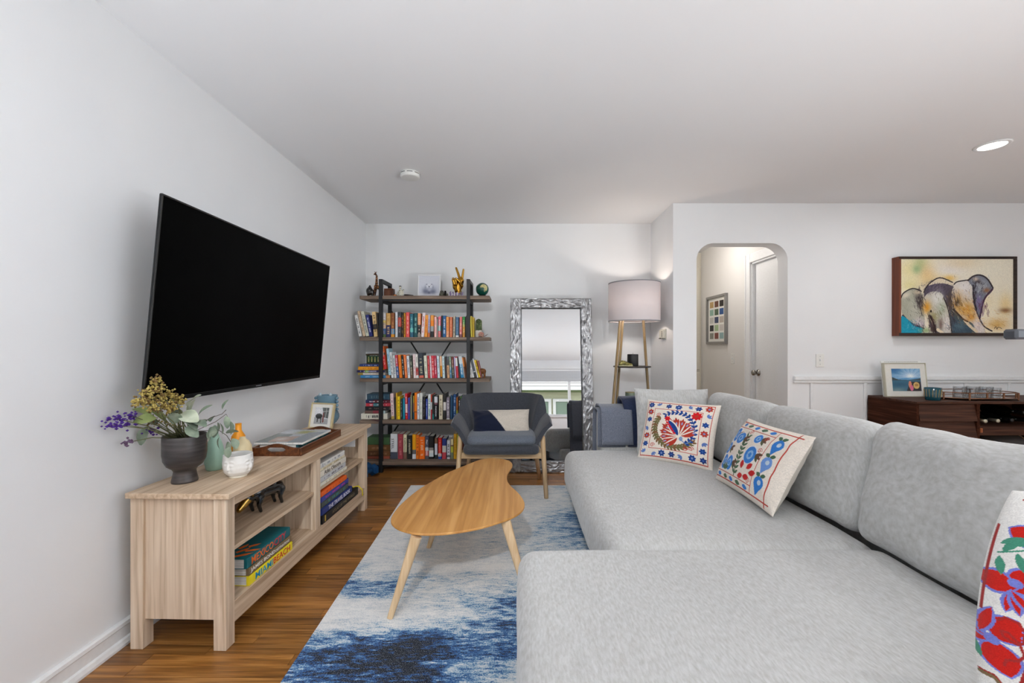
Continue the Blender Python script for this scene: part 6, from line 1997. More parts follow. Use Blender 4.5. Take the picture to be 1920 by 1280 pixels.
bs.inputs['Base Color'].default_value = (.66, .67, .68, 1); bs.inputs['Metallic'].default_value = 1; bs.inputs['Roughness'].default_value = .0
put('glass', MB().box(-MW / 2 + FB + .012, MW / 2 - FB - .012, FB + .012, MH - FB - .006, .004, .010, 0, MM), GLS, t)
bv = MB()
g0, g1, h0, h1 = -MW / 2 + FB - .004, MW / 2 - FB + .004, FB - .004, MH - FB + .010
k_ = .017
q = [(g0, h0, .004), (g1, h0, .004), (g1, h1, .004), (g0, h1, .004), (g0 + k_, h0 + k_, .010), (g1 - k_, h0 + k_, .010), (g1 - k_, h1 - k_, .010), (g0 + k_, h1 - k_, .010)]
put('bevelled_edge', bv.add(q, [(0, 1, 5, 4), (1, 2, 6, 5), (2, 3, 7, 6), (3, 0, 4, 7)], 0, MM), GLS, t)
st = MB().tube([MM @ Vector((0, 1.25, -.02)), Vector((.344, YW - .035, .004))], .012, 8)
put('rear_prop', st, BLACK, t, True)

# ---------------------------------------------------------------- tripod floor lamp
LX, LY = 1.115, 4.0
BRASSW = wood('lamp_leg_wood', rgb(120, 98, 66), rgb(166, 140, 102), 'Z', 60, .4, mid=rgb(142, 118, 82))
t = thing('tripod_floor_lamp', 'lit tripod floor lamp with a pale drum shade and round shelf in the corner', 'floor lamp', (LX, LY, 0))
SHADE, nt, bs = new_mat('linen_shade')
bs.inputs['Base Color'].default_value = rgb(232, 224, 225) + (1,); bs.inputs['Roughness'].default_value = .9
out = nt.nodes['Material Output']; trl = nt.nodes.new('ShaderNodeBsdfTranslucent'); trl.inputs[0].default_value = rgb(236, 228, 226) + (1,)
ms = nt.nodes.new('ShaderNodeMixShader'); ms.inputs[0].default_value = .22
nt.links.new(bs.outputs[0], ms.inputs[1]); nt.links.new(trl.outputs[0], ms.inputs[2]); nt.links.new(ms.outputs[0], out.inputs['Surface'])
wv_ = nt.nodes.new('ShaderNodeTexNoise'); wv_.inputs['Scale'].default_value = 220; tcn = nt.nodes.new('ShaderNodeTexCoord')
bp = nt.nodes.new('ShaderNodeBump'); bp.inputs['Strength'].default_value = .2; bp.inputs['Distance'].default_value = .002
nt.links.new(tcn.outputs['Object'], wv_.inputs['Vector']); nt.links.new(wv_.outputs['Fac'], bp.inputs['Height']); nt.links.new(bp.outputs[0], bs.inputs['Normal'])
SZ0, SZ1, SR = 1.398, 1.762, .236
put('shade', MB().lathe([(SR, SZ0), (SR, SZ1), (SR - .003, SZ1), (SR - .003, SZ0), (SR, SZ0)], 64, cx=LX, cy=LY, caps=False), SHADE, t, True)
GREYB = flat(150, 148, 152, .9)
for z0 in (SZ0, SZ1 - .010):
    put('shade_binding', MB().lathe([(SR + .0008, z0), (SR + .0008, z0 + .010), (SR - .0042, z0 + .010), (SR - .0042, z0), (SR + .0008, z0)], 64, cx=LX, cy=LY, caps=False), GREYB, t, True)
legs = [((1163.5, 604, 3.93), (1138, 883, 3.84)), ((1168.5, 604, 4.06), (1147, 864, 4.19)), ((1205.5, 604, 4.0), (1226, 883, 3.99))]
lp = []
for (a, b, y0), (c_, d_, y1) in legs:
    p = P(a, b, y0); p.z = 1.46
    q = P(c_, d_, y1); q.z = 0
    lp.append((p, q))
    put('leg', MB().tube([p, p.lerp(q, .5), q], [.012, .0125, .011], 12), BRASSW, t, True)
hub = Vector((LX - .03, LY, 1.50))
put('bulb_holder', MB().lathe([(.022, 1.44), (.022, 1.53), (.012, 1.535)], 16, cx=LX, cy=LY), BLACK, t, True)
mm_, nt, bs = new_mat('glowing_bulb'); bs.inputs['Emission Color'].default_value = (1, .82, .62, 1); bs.inputs['Emission Strength'].default_value = 12
put('bulb', MB().ball((LX, LY, 1.565), .028, 14), mm_, t, True)
for p, q in lp:
    put('spider_arm', MB().tube([p, (LX, LY, 1.47)], .004, 6), BLACK, t, True)
for k in range(3):
    a = k * 2 * PI / 3 + .4
    put('spider_arm', MB().tube([(LX, LY, 1.47), (LX + (SR - .004) * math.cos(a), LY + (SR - .004) * math.sin(a), 1.43)], .0022, 6), flat(160, 160, 160, .4), t, True)
SHB = flat(52, 46, 44, .4)
zs_ = .98
put('shelf', MB().lathe([(.168, zs_ - .006), (.172, zs_ - .003), (.172, zs_ + .003), (.168, zs_ + .006)], 48, cx=1.095, cy=LY), SHB, t, True)
put('lower_shelf', MB().lathe([(.20, .535), (.204, .538), (.204, .545), (.20, .548)], 48, cx=1.09, cy=LY), SHB, t, True)
t = thing('pillar_candle', 'thick black pillar candle on the floor lamp shelf', 'candle', (1.105, 3.98, zs_ + .006))
cq = P(1186.5, 680, 3.97)
put('wax', MB().lathe([(.048, zs_ + .0065), (.050, zs_ + .010), (.050, zs_ + .112), (.047, zs_ + .117), (.040, zs_ + .114), (.004, zs_ + .110)], 32, cx=cq.x, cy=3.97), flat(26, 26, 28, .45, .4), t, True)
put('wick', MB().tube([(cq.x, 3.97, zs_ + .108), (cq.x + .002, 3.97, zs_ + .128)], .0016, 6), flat(90, 84, 76, .8), t)
SHOE = noisy('gilt_green', [(0.35, rgb(96, 90, 44)), (0.65, rgb(176, 166, 104))], scale=(50, 50, 50), rough=.3, metal=.5)
q = P(1173, 684, 3.92); z0 = zs_ + .0064
t = thing('shoe_ornament', 'small gilt green shoe ornament on the floor lamp shelf', 'ornament', (q.x, 3.92, z0))
blob('upper', [((q.x - .045, 3.92, z0 + .022), (q.x - .03, 3.92, z0 + .034), .019, .021), ((q.x - .03, 3.92, z0 + .034), (q.x + .03, 3.92, z0 + .018), .021, .014), ((q.x + .03, 3.92, z0 + .016), (q.x + .052, 3.92, z0 + .014), .014, .012)], .004, SHOE, t)
put('sole', MB().cbox(q.x - .062, q.x + .064, 3.902, 3.938, z0, z0 + .009, .003), flat(196, 190, 150, .4), t)
for k in range(3):
    put('lace', MB().tube([(q.x - .012 + k * .012, 3.902, z0 + .040 - k * .006), (q.x - .004 + k * .012, 3.92, z0 + .050 - k * .006), (q.x - .012 + k * .012, 3.938, z0 + .040 - k * .006)], .002, 6), flat(60, 58, 34, .5), t, True)
q = P(1182, 740, 3.90)
GRN = flat(112, 126, 108, .4, .4)
t = thing('green_vase', 'muted green cylinder vase on the lower shelf of the floor lamp', 'vase', (q.x, 3.90, .5485))
put('body', MB().lathe([(.040, .5485), (.046, .552), (.047, .73), (.0455, .748), (.043, .75), (.042, .60), (.01, .57)], 32, cx=q.x, cy=3.90), GRN, t, True)
put('lip', MB().lathe([(.0425, .746), (.0465, .7475), (.0472, .752), (.043, .7525)], 32, cx=q.x, cy=3.90), flat(150, 140, 96, .4), t, True)
# ---------------------------------------------------------------- sectional sofa
SOFA = noisy('chenille', [(0.28, rgb(173, 172, 168)), (0.5, rgb(187, 187, 185)), (0.72, rgb(200, 200, 199))], scale=(150, 44, 40), detail=7, rough=.95, bump=.14, bscale=240.0, dist=.3, spec=.1, sheen=.35, rnd=True)
t = thing('sectional_sofa', 'large pale grey chenille sectional sofa with a chaise on the rug', 'sofa', (.9, 1.9, 0))


def cush(name, x0, x1, y0, y1, z0, z1, r, n=26, bulge=(0, 0, .015), wob=.004, seed=0, wf=5, M=None, mat=SOFA, parent=t):
    me = cushion_mesh(name, x1 - x0, y1 - y0, z1 - z0, r, n, bulge, wob, wf, None, seed)
    c = Vector(((x0 + x1) / 2, (y0 + y1) / 2, (z0 + z1) / 2))
    me.transform(Matrix.Translation(c) if M is None else Matrix.Translation(c) @ M)
    return link(name, me, mat, parent)


cush('base', .50, 1.66, 1.50, 3.28, .045, .20, .03, 10, (0, 0, 0), .001)
cush('chaise_base', .14, 1.66, .52, 1.56, .045, .20, .03, 10, (0, 0, 0), .001)
cush('seat_cushion', .350, 1.36, 1.545, 3.095, .165, .428, .075, 34, (.012, .0, .012), .005, 3)
cush('chaise_cushion', .010, 1.36, .42, 1.590, .165, .430, .065, 34, (.006, .006, .012), .005, 7)
cush('arm', .62, 1.66, 3.10, 3.29, .045, .700, .045, 20, (0, .004, 0), .002, 5)
cush('back_frame', 1.52, 1.68, .42, 3.29, .045, .765, .05, 20, (.004, 0, 0), .002, 6)
for y0, y1, zt_, sd, tl in ((2.350, 3.055, .838, 11, 11.5), (1.662, 2.348, .848, 12, 12), (.80, 1.660, .872, 13, 12)):
    hh = zt_ - .415
    M = Matrix.Rotation(R(tl), 4, 'Y')
    me = cushion_mesh('back_cushion', .185, y1 - y0, hh, .065, 30, (.030, .004, .008), .011, 7.5, None, sd)
    me.transform(Matrix.Translation((1.425, (y0 + y1) / 2, .418 + hh / 2)) @ M)
    link('back_cushion', me, SOFA, t)
for lx, ly in ((.62, 3.1), (1.56, 3.1), (.24, .62), (.24, 1.45), (1.56, .62)):
    put('foot', MB().lathe([(.020, .0125), (.026, .048)], 12, cx=lx, cy=ly), BLACK, t, True)
# loose matching cushion leaning on the far arm
M = frame_M((1.115, 3.015, .645), (1, .03, -.015), (.07, .20, 1))
me = pillow_mesh('loose_cushion', .535, .45, .16, M, None, 60, .04, .010, 3, .45)
link('loose_cushion', me, SOFA, None, 'plain pale grey cushion leaning on the sofa arm behind the red flowered pillow', 'cushion')


# ---------------------------------------------------------------- throws over the sofa arm
def drape(name, x0, x1, prof, thick, mat, seed, skew=0.0, wob=.006, nx=24, **kw):
    """Cloth laid over an arm: profile (y, z) swept along x, with thickness."""
    pr = [Vector((0, a, b)) for a, b in prof]
    out = []
    for i in range(len(pr) - 1):
        for k in range(5): out.append(pr[i].lerp(pr[i + 1], k / 5))
    out.append(pr[-1])
    for _ in range(3):
        out = [out[0]] + [(out[i - 1] + out[i] * 2 + out[i + 1]) / 4 for i in range(1, len(out) - 1)] + [out[-1]]
    m = len(out)
    vs = []
    for side in (0, 1):
        for i in range(nx + 1):
            s = i / nx
            for j, p in enumerate(out):
                tg = (out[min(j + 1, m - 1)] - out[max(j - 1, 0)]).normalized()
                nr = Vector((0, -tg.z, tg.y))
                x = x0 + (x1 - x0) * s + skew * (p.z - .6)
                w = noise.noise(Vector((x * 9 + seed, p.z * 4, p.y * 4 + seed))) * wob
                e = min(1.0, min(s, 1 - s) * nx / 1.5)
                tk = thick * (.5 + .5 * math.sqrt(e)) if side else 0
                q = p + nr * (w + tk)
                vs.append((x, q.y, q.z))
    L = (nx + 1) * m
    fs = []
    for i in range(nx):
        for j in range(m - 1):
            a = i * m + j
            fs += [(a, a + m, a + m + 1, a + 1), (L + a, L + a + 1, L + a + m + 1, L + a + m)]
    for j in range(m - 1):
        fs += [(j, j + 1, L + j + 1, L + j), (nx * m + j, L + nx * m + j, L + nx * m + j + 1, nx * m + j + 1)]
    for i in range(nx):
        fs += [(i * m, L + i * m, L + (i + 1) * m, (i + 1) * m), (i * m + m - 1, (i + 1) * m + m - 1, L + (i + 1) * m + m - 1, L + i * m + m - 1)]
    return put(name, MB().add(vs, fs), mat, kw.pop('parent', None), True, **kw)


GTHROW = noisy('grey_blue_wool', [(0.35, rgb(92, 98, 112)), (0.65, rgb(124, 129, 142))], scale=(300, 300, 300), detail=2, rough=.95, bump=.3, spec=.08, sheen=.3)
NTHROW = noisy('navy_knit', [(0.35, rgb(28, 36, 58)), (0.65, rgb(48, 58, 86))], scale=(220, 220, 220), detail=2, rough=.95, bump=.35, spec=.08, sheen=.3)
# the profile runs from the back hem up over the arm to the front hem, so the outside is up / out
g = thing('grey_throw', 'folded grey blue wool throw hanging over the far sofa arm', 'blanket', (.74, 3.2, .44))
drape('under_layer', .598, .80, [(3.298, .06), (3.298, .45), (3.296, .69), (3.25, .712), (3.14, .712), (3.096, .695), (3.094, .60), (3.092, .438)], .012, GTHROW, 1, parent=g)
drape('top_layer', .622, .845, [(3.315, .30), (3.313, .60), (3.308, .715), (3.25, .735), (3.14, .735), (3.078, .716), (3.066, .62), (3.058, .462)], .018, GTHROW, 2, skew=-.03, parent=g)
nv = thing('navy_throw', 'dark navy knitted throw bunched over the sofa arm beside the grey throw', 'blanket', (.97, 3.2, .44))
drape('fold', .800, 1.16, [(3.305, .32), (3.303, .66), (3.290, .765), (3.22, .800), (3.13, .792), (3.082, .735), (3.074, .60), (3.070, .445)], .022, NTHROW, 5, skew=-.10, wob=.012, parent=nv)

# ---------------------------------------------------------------- embroidered cushions
REDB, RED2, BLU, BLU2, SKY, OLV, GRNL, LINEN = (176, 58, 44), (206, 30, 36), (30, 66, 136), (52, 124, 204), (150, 170, 210), (112, 104, 68), (74, 104, 78), (232, 222, 210)
cv = Canvas(250, 220, LINEN)
ln = .011
def rect(c, a, b, w, col): c.line([(-a, -b), (a, -b), (a, b), (-a, b), (-a, -b)], w, col)
rect(cv, .90, .90, ln, (190, 70, 56))
cv.line([(-.66, -.66), (.66, -.66), (.66, .66), (-.66, .66), (-.66, -.66)], .009, (190, 70, 56))
for k in range(4):
    ang = k * PI / 2
    for i, s in enumerate((-.80, -.53, -.27, 0, .27, .53, .80)):
        x, y = s, .78
        xr, yr = x * math.cos(ang) - y * math.sin(ang), x * math.sin(ang) + y * math.cos(ang)
        kind_ = (i + k) % 3
        if i == 6: continue
        if kind_ == 0: cv.flower(xr, yr, .105, 7, REDB if k % 2 else BLU, (120, 140, 190), s * 3)
        elif kind_ == 1:
            for a_ in (-.7, 0, .7): cv.leaf(xr, yr, .12, .028, ang + PI / 2 * (i % 2) + a_ + .6, (96, 124, 186))
        else: cv.flower(xr, yr, .095, 6, BLU if k % 2 else (40, 60, 120), (60, 100, 170), s * 2)
# olive laurel from upper left round the lower side
prev = None
for i in range(22):
    a = PI * .80 + i / 21 * PI * .98
    x, y = .03 + .60 * math.cos(a), .04 + .60 * math.sin(a)
    for s in (-.75, .75, 0): cv.leaf(x, y, .15, .030, a + PI / 2 + PI - s * 1.0 if False else a - PI / 2 + PI + s, OLV if i % 3 else (124, 92, 60))
# blue vine round the upper right
for i in range(15):
    a = -PI * .28 + i / 14 * PI * .98
    x, y = .02 + .52 * math.cos(a), .02 + .56 * math.sin(a)
    if prev: cv.line([prev, (x, y)], .012, BLU)
    prev = (x, y)
    for s in (-.8, .8): cv.leaf(x, y, .12, .032, a + PI / 2 + s, BLU)
cv.flower(.53, .52, .15, 8, RED2, REDB)
# big fan bloom leaning to the upper left
base_ = (.16, -.20)
for i in range(11):
    a = PI * .70 + (i - 5) * .36
    L0 = .62 - .045 * abs(i - 5)
    for s, k in ((-.13, .90), (0, 1.0), (.13, .90)):
        cv.leaf(base_[0] + .06 * math.cos(a), base_[1] + .06 * math.sin(a), L0 * k, .062, a + s, REDB)
    cv.leaf(base_[0] + .36 * math.cos(a), base_[1] + .36 * math.sin(a), .11, .022, a, (150, 160, 200))
for i in range(10):
    a = PI * .70 + (i - 4.5) * .36
    cv.leaf(base_[0], base_[1], .50, .020, a, LINEN)
ang = PI * .70
cv.leaf(base_[0], base_[1], .66, .125, ang, LINEN); cv.leaf(base_[0] - .02, base_[1] + .02, .58, .095, ang, BLU)
for k in range(6):
    tpos = .10 + k * .08
    cv.leaf(base_[0] + tpos * math.cos(ang) - .03, base_[1] + tpos * math.sin(ang) - .01, .10, .030, ang + .7, RED2)
cv.flower(base_[0] + .66 * math.cos(ang), base_[1] + .66 * math.sin(ang), .10, 6, RED2)
cv.ell(.22, -.27, .05, .07, (130, 156, 196)); cv.line([(.22, -.30), (.36, -.40), (.48, -.30)], .012, (96, 130, 186))
for sx_, sy_ in ((-.52, .44), (.36, -.56), (.50, -.52), (-.56, -.56)): cv.spiral(sx_, sy_, .07, 1.5, .009, (190, 60, 50))
cv.fuzz(.10)
EMB = attr_mat('embroidered_cotton', .9, .12, .25, 500, .1)
BL, BR_, TL, TR = Vector((.813, 2.84, .435)), Vector((1.163, 2.535, .435)), Vector((.929, 2.955, .79)), Vector((1.28, 2.655, .79))
M, w_, h_ = pil_frame(BL, BR_, TL, TR)
me = pillow_mesh('embroidered_pillow', w_ * 1.03, h_ * 1.06, .15, M, cv, pinch=.05, wr=.004, seed=1)
link('embroidered_pillow', me, EMB, None, 'white pillow embroidered with a red fan flower and blue vines on the sofa', 'pillow')

# second: blue pomegranates
cv = Canvas(270, 200, LINEN, 1.35)
LR = (186, 66, 52)
cv.line([(-1.22, .86), (1.22, .86)], .012, LR); cv.line([(-1.22, -.86), (1.22, -.86)], .012, LR); cv.line([(1.10, -.95), (1.10, .95)], .014, LR); cv.line([(-1.22, -.9), (-1.22, .9)], .012, LR)
cv.line([(.60, -.86), (.60, .86)], .010, LR); cv.line([(-1.2, .68), (.6, .68)], .009, LR); cv.line([(-1.2, -.68), (.6, -.68)], .009, LR)
for i, x in enumerate((-1.05, -.72, -.38, -.05, .28)):
    cv.leaf(x, .77, .22, .055, .1, BLU2 if i % 2 == 0 else GRNL); cv.leaf(x, -.77, .22, .055, -.1, GRNL if i % 2 else BLU2)
for y_, c_ in ((.50, BLU2), (0.0, (110, 150, 214)), (-.52, BLU2)):
    cv.ell(.84, y_, .15, .16, c_); cv.poly([(.70, y_ - .05), (.98, y_ - .05), (.80, y_ - .30)], c_); cv.ell(.86, y_ + .02, .055, .06, (190, 206, 220))
    cv.leaf(.84, y_ + .17, .16, .05, .35, GRNL); cv.leaf(.84, y_ + .17, .16, .05, PI - .35, GRNL)
cv.line([(-.15, -.66), (-.18, -.2), (-.30, .3), (-.42, .6)], .016, (70, 90, 60))
for i in range(9):
    y_ = -.60 + i * .13; x_ = -.15 - .02 * i
    cv.leaf(x_, y_, .17, .040, .7, GRNL); cv.leaf(x_, y_, .17, .040, PI - .7, GRNL)
for x_, y_, rx, ry in ((-.98, .42, .15, .22), (-.62, .36, .20, .17), (-1.02, -.02, .15, .18), (.20, .02, .22, .24), (-.88, -.42, .16, .21), (-.54, -.40, .16, .21), (.14, .50, .14, .13)):
    cv.ell(x_, y_, rx * 1.14, ry * 1.12, (226, 226, 232)); cv.ell(x_, y_, rx, ry, BLU2, .3)
    for k in range(5):
        a = k * 1.256
        cv.ell(x_ + rx * .4 * math.cos(a), y_ + ry * .4 * math.sin(a), rx * .16, ry * .28, (138, 180, 222), a)
    for a in (-.9, -.4, .2): cv.leaf(x_ + rx * .9, y_ + ry * .3, .24, .045, a, (98, 70, 54) if a > -.5 else (80, 86, 60))
for x_, y_, a in ((.10, -.40, 1.8), (.30, -.34, .8), (.26, -.56, .1), (.02, -.62, .3), (.44, -.42, .3)):
    cv.leaf(x_, y_, .24, .075, a, (190, 36, 36))
for a in (.6, 1.2, 2.0, 2.6): cv.leaf(-.7, -.62, .22, .04, a, GRNL)
for sx_, sy_ in ((.42, .56), (.46, .22), (-.30, .60), (.48, -.60), (-1.08, -.58)): cv.spiral(sx_, sy_, .075, 1.5, .009, LR)
cv.fuzz(.12)
BL, BR_, TL, TR = Vector((1.135, 2.375, .440)), Vector((1.105, 1.825, .440)), Vector((1.300, 2.345, .745)), Vector((1.285, 1.805, .772))
M, w_, h_ = pil_frame(BL, BR_, TL, TR)
me = pillow_mesh('embroidered_pillow', w_ * 1.04, h_ * 1.06, .15, M @ Matrix.Translation((0, 0, .015)), cv, pinch=.05, wr=.004, seed=4)
link('embroidered_pillow', me, EMB, None, 'white pillow embroidered with blue pomegranates and red buds on the sofa', 'pillow')

# third, close to the camera: red pomegranates outlined in periwinkle
cv = Canvas(380, 380, (226, 224, 220))
PWK = (118, 128, 206); RD = (192, 34, 26); GN = (70, 140, 116); DR = (158, 46, 44)
def pome(x, y, L, w, a):
    for d_, c_ in ((.012, PWK), (0, RD)):
        cv.leaf(x - d_ * math.cos(a), y - d_ * math.sin(a), L + 2 * d_, w + d_ * 1.6, a, c_)
def burst(x, y, a, s=1.0):
    pome(x, y, .20 * s, .085 * s, a); pome(x + .02, y + .02, .18 * s, .070 * s, a - .75 if False else a + 2.2)
    for k in (-.55, -.15, .3): pome(x, y - .01, .15 * s, .018 * s, a - 2.0 + k)
    cv.ell(x + .02 * math.cos(a), y + .03 * math.sin(a) + .03, .035 * s, .030 * s, PWK)
burst(-.855, .13, .9, 1.1); burst(-.93, -.30, -1.1, 1.2); burst(-.74, .52, .6, 1.2); burst(-.60, -.2, 1.0, 1.1); burst(-.55, .4, .3); burst(-.4, -.6, 1.4)
pome(-.985, -.28, .22, .03, 1.35)
for x_, y_, a in ((-.93, .40, 1.1), (-.95, .46, .7), (-.88, .47, .75), (-.86, .42, -1.2), (-.94, .36, -1.4), (-.62, .62, .8), (-.97, -.48, 2)): cv.leaf(x_, y_, .15, .026, a, GN)
cv.line([(-.95, .38), (-.82, .46), (-.70, .56)], .006, GN)
def squig(x, y, s):
    pts = [(x - .07 * s, y + .03 * s), (x - .04 * s, y + .07 * s), (x + .02 * s, y + .07 * s), (x + .05 * s, y + .02 * s), (x + .045 * s, y - .05 * s), (x + .02 * s, y - .075 * s), (x - .04 * s, y - .06 * s), (x - .05 * s, y - .03 * s), (x - .02 * s, y - .02 * s), (x + .03 * s, y - .06 * s), (x + .055 * s, y - .13 * s), (x + .03 * s, y - .18 * s), (x - .02 * s, y - .21 * s), (x - .025 * s, y - .25 * s)]
    cv.line(pts, .008, DR)
squig(-.825, -.17, 1.1); squig(-.70, .26, 1.1); squig(-.5, .0, 1.1)
cv.line([(-.66, .1), (-.70, -.15), (-.76, -.45), (-.83, -.95)], .010, DR); cv.line([(-.98, -.6), (-.9, -.58), (-.82, -.66), (-.78, -.8)], .014, (120, 100, 70)); cv.line([(-.985, -.58), (-.9, -.56), (-.81, -.64), (-.765, -.8)], .006, DR)
cv.line([(-.985, .62), (-.985, -.1)], .008, DR); cv.line([(-.9, .9), (.9, .9)], .008, DR)
for k in range(9):
    x_ = -.8 + k * .2
    burst(x_, .76, 1.0 + k, .7) if k % 2 else cv.leaf(x_, .74, .15, .03, k, GN)
    burst(.3 + .12 * (k % 4), -.7 + .16 * k, k, .9)
cv.fuzz(.12)
M = frame_M((.885 + .68 * .25 + .038, .85 - .73 * .25, .43 + .222), (.68, -.73, -.10), (.36, .0, 1))
me = pillow_mesh('embroidered_pillow', .50, .47, .19, M, cv, pinch=.0, wr=.004, seed=7, rnd=.10)
link('embroidered_pillow', me, EMB, None, 'white pillow embroidered with red pomegranates standing on the chaise', 'pillow')

# ---------------------------------------------------------------- walnut sideboard against the wall with the arch
WALN = wood('sideboard_walnut', rgb(50, 29, 21), rgb(90, 57, 43), 'X', 60, .55, mid=rgb(68, 42, 31), spec=.2)
WALY = wood('sideboard_walnut_side', rgb(52, 28, 18), rgb(84, 50, 35), 'Y', 60, .6, mid=rgb(62, 34, 23), spec=.05)
bx0, bx1, by0, by1, bz = 3.11, 4.86, 3.304, 3.765, .740
t = thing('sideboard', 'dark walnut sideboard with slanted drawers below the elephant painting', 'sideboard', ((bx0 + bx1) / 2, (by0 + by1) / 2, 0))
put('top', MB().cbox(bx0, bx1, by0, by1, bz - .018, bz, .002), WALN, t)
for x0 in (bx0, bx1 - .02): put('side', MB().cbox(x0, x0 + .02, by0 + .002, by1, .15, bz - .018, .001), WALY, t)
put('bottom', MB().box(bx0 + .02, bx1 - .02, by0 + .01, by1, .15, .17), WALN, t)
put('back', MB().box(bx0 + .02, bx1 - .02, by1 - .01, by1, .17, bz - .018), WALN, t)
dx = (3.578, 3.600); dx2 = (4.37, 4.392)
for a, b in (dx, dx2): put('divider', MB().box(a, b, by0 + .002, by1 - .01, .17, bz - .018), WALY, t)
put('tray_shelf', MB().cbox(dx[1], dx2[0], by0 + .02, by1 - .01, .520, .545, .002).cbox(dx[1] + .004, dx2[0] - .004, by0 + .006, by0 + .024, .478, .545, .002), WALN, t)
put('leather_pull', MB().cbox(3.604, 3.622, by0 - .002, by0 + .012, .500, .535, .003), flat(150, 84, 46, .5), t)
zz = bz - .020
for xa, xb in ((bx0 + .022, dx[0] - .002), (dx2[1] + .002, bx1 - .022)):
    zt_ = bz - .020
    for k in range(4):
        z1_, z0_ = zt_ - k * .134, zt_ - (k + 1) * .134 + .003
        m = MB().add([(xa, by0 + .020, z1_), (xb, by0 + .020, z1_), (xb, by0 - .006, z0_), (xa, by0 - .006, z0_), (xa, by0 + .05, z1_), (xb, by0 + .05, z1_), (xb, by0 + .05, z0_), (xa, by0 + .05, z0_)],
                     [(0, 1, 2, 3), (7, 6, 5, 4), (0, 4, 5, 1), (1, 5, 6, 2), (2, 6, 7, 3), (3, 7, 4, 0)])
        put('drawer', m, WALN, t)
for lx in (bx0 + .06, bx1 - .06):
    for ly in (by0 + .06, by1 - .06): put('leg', MB().lathe([(.014, .0005), (.022, .15)], 14, cx=lx, cy=ly), WALY, t, True)
# bottles lying in the bay
def bottle(x, y, z, label, cap):
    b = thing('wine_bottle', label, 'bottle', (x, y + .16, z - .037), group='wine bottles in the sideboard')
    M = Matrix.Translation((x, y, z)) @ Matrix.Rotation(-PI / 2, 4, 'X')
    put('glass', MB().lathe([(.0135, .062), (.015, .09), (.036, .135), (.037, .29), (.030, .298)], 20, M=M), flat(12, 16, 12, .08, .6), b, True)
    put('capsule', MB().lathe([(.0125, 0), (.0148, .002), (.0148, .010), (.0138, .012), (.0140, .066)], 16, M=M), cap, b, True)
GC = flat(206, 202, 180, .3, .5, .4); BC = flat(40, 40, 42, .3, .5)
bottle(3.645, by0 + .085, .5825, 'wine bottle with a pale cap lying next to the drawers', GC)
bottle(3.685, by0 + .035, .5825, 'wine bottle with a large pale cap lying second from the drawers', GC)
bottle(3.800, by0 + .050, .5825, 'wine bottle with a pale cap lying alone mid shelf', GC)
bottle(3.945, by0 + .080, .5825, 'dark capped wine bottle lying beside the lone pale capped one', BC)
bottle(4.03, by0 + .050, .5825, 'dark capped wine bottle lying towards the far end of the shelf', BC)
bottle(3.985, by0 + .03, .5825 + .066, 'dark capped wine bottle resting on top of two others', BC)
# baskets and round tray in the lower bay
WICK = noisy('dark_wicker', [(0.35, rgb(52, 38, 30)), (0.65, rgb(110, 84, 66))], scale=(40, 40, 220), detail=2, rough=.8, bump=.5)
def wbowl(x, y, z, r, h, label):
    b = thing('wicker_bowl', label, 'bowl', (x, y, z), group='wicker bowls in the sideboard')
    m = MB()
    pf_ = []
    for i in range(13):
        s = i / 12
        pf_.append((r * (.55 + .45 * s ** .6) + (.002 if i % 2 else 0), z + h * s))
    pf_ += [(r * .96, z + h), (r * .5, z + .008)]
    put('body', m.lathe(pf_, 36, cx=x, cy=y), WICK, b, True)
    put('rim', MB().tube([(x + r * math.cos(a * PI / 18), y + r * math.sin(a * PI / 18), z + h) for a in range(37)], .0055, 6), WICK, b, True)
wbowl(3.735, by0 + .17, .1705, .128, .22, 'deep dark wicker bowl in the lower sideboard bay')
wbowl(3.735, by0 + .17, .352, .122, .055, 'shallow wicker bowl stacked in the deep one')
pt_ = MB()
pm = Matrix.Translation((4.02, by0 + .22, .335)) @ Matrix.Rotation(R(78), 4, 'Y') @ Matrix.Rotation(R(-35), 4, 'X')
tt_ = thing('round_platter', 'round dark platter with a pale rim standing in the lower sideboard bay', 'platter', (4.02, by0 + .22, .17))
pm = frame_M((4.0, by0 + .21, .332), (.8, -.6, 0), (.12, .16, 1))
put('plate', MB().lathe([(.02, -.006), (.140, -.004), (.155, .006), (.150, .008), (.02, -.001)], 40, M=pm), flat(48, 34, 28, .4), tt_, True)
put('rim', MB().tube([pm @ Vector((.157 * math.cos(a * PI / 24), .157 * math.sin(a * PI / 24), .007)) for a in range(49)], .0045, 8), flat(150, 124, 104, .4), tt_, True)

# framed lake photo with a white panel behind
yb_ = 3.62
A, B_ = P(1662, 741.5, yb_), P(1741, 741.5, yb_)
A.z = B_.z = bz + .0006
fw, fh = (B_ - A).length, .288
tilt = Vector((-.10, .10, 1))
M = frame_M((A + B_) / 2, (1, 0, 0), tilt)
SILG = flat(196, 192, 172, .3, .5, .5)
t = thing('lake_photo_frame', 'slim silver framed photograph of a lake under streaked clouds on the sideboard', 'photo frame', (A + B_) / 2)
sk_ = Matrix(((1, -.12, 0, 0), (0, 1, 0, 0), (0, 0, 1, 0), (0, 0, 0, 1)))
M = M @ sk_ if False else M
bw = .006
for b in ((-fw / 2, fw / 2, 0, bw), (-fw / 2, fw / 2, fh - bw, fh), (-fw / 2, -fw / 2 + bw, bw, fh - bw), (fw / 2 - bw, fw / 2, bw, fh - bw)):
    put('frame_bar', MB().cbox(b[0], b[1], b[2], b[3], -.022, .004, .001, M=M), SILG, t)
put('mount', MB().box(-fw / 2 + bw, fw / 2 - bw, bw, fh - bw, -.012, -.002, M=M), flat(226, 224, 216, .6), t)
cv = Canvas(120, 92, (70, 130, 180), 1.3)
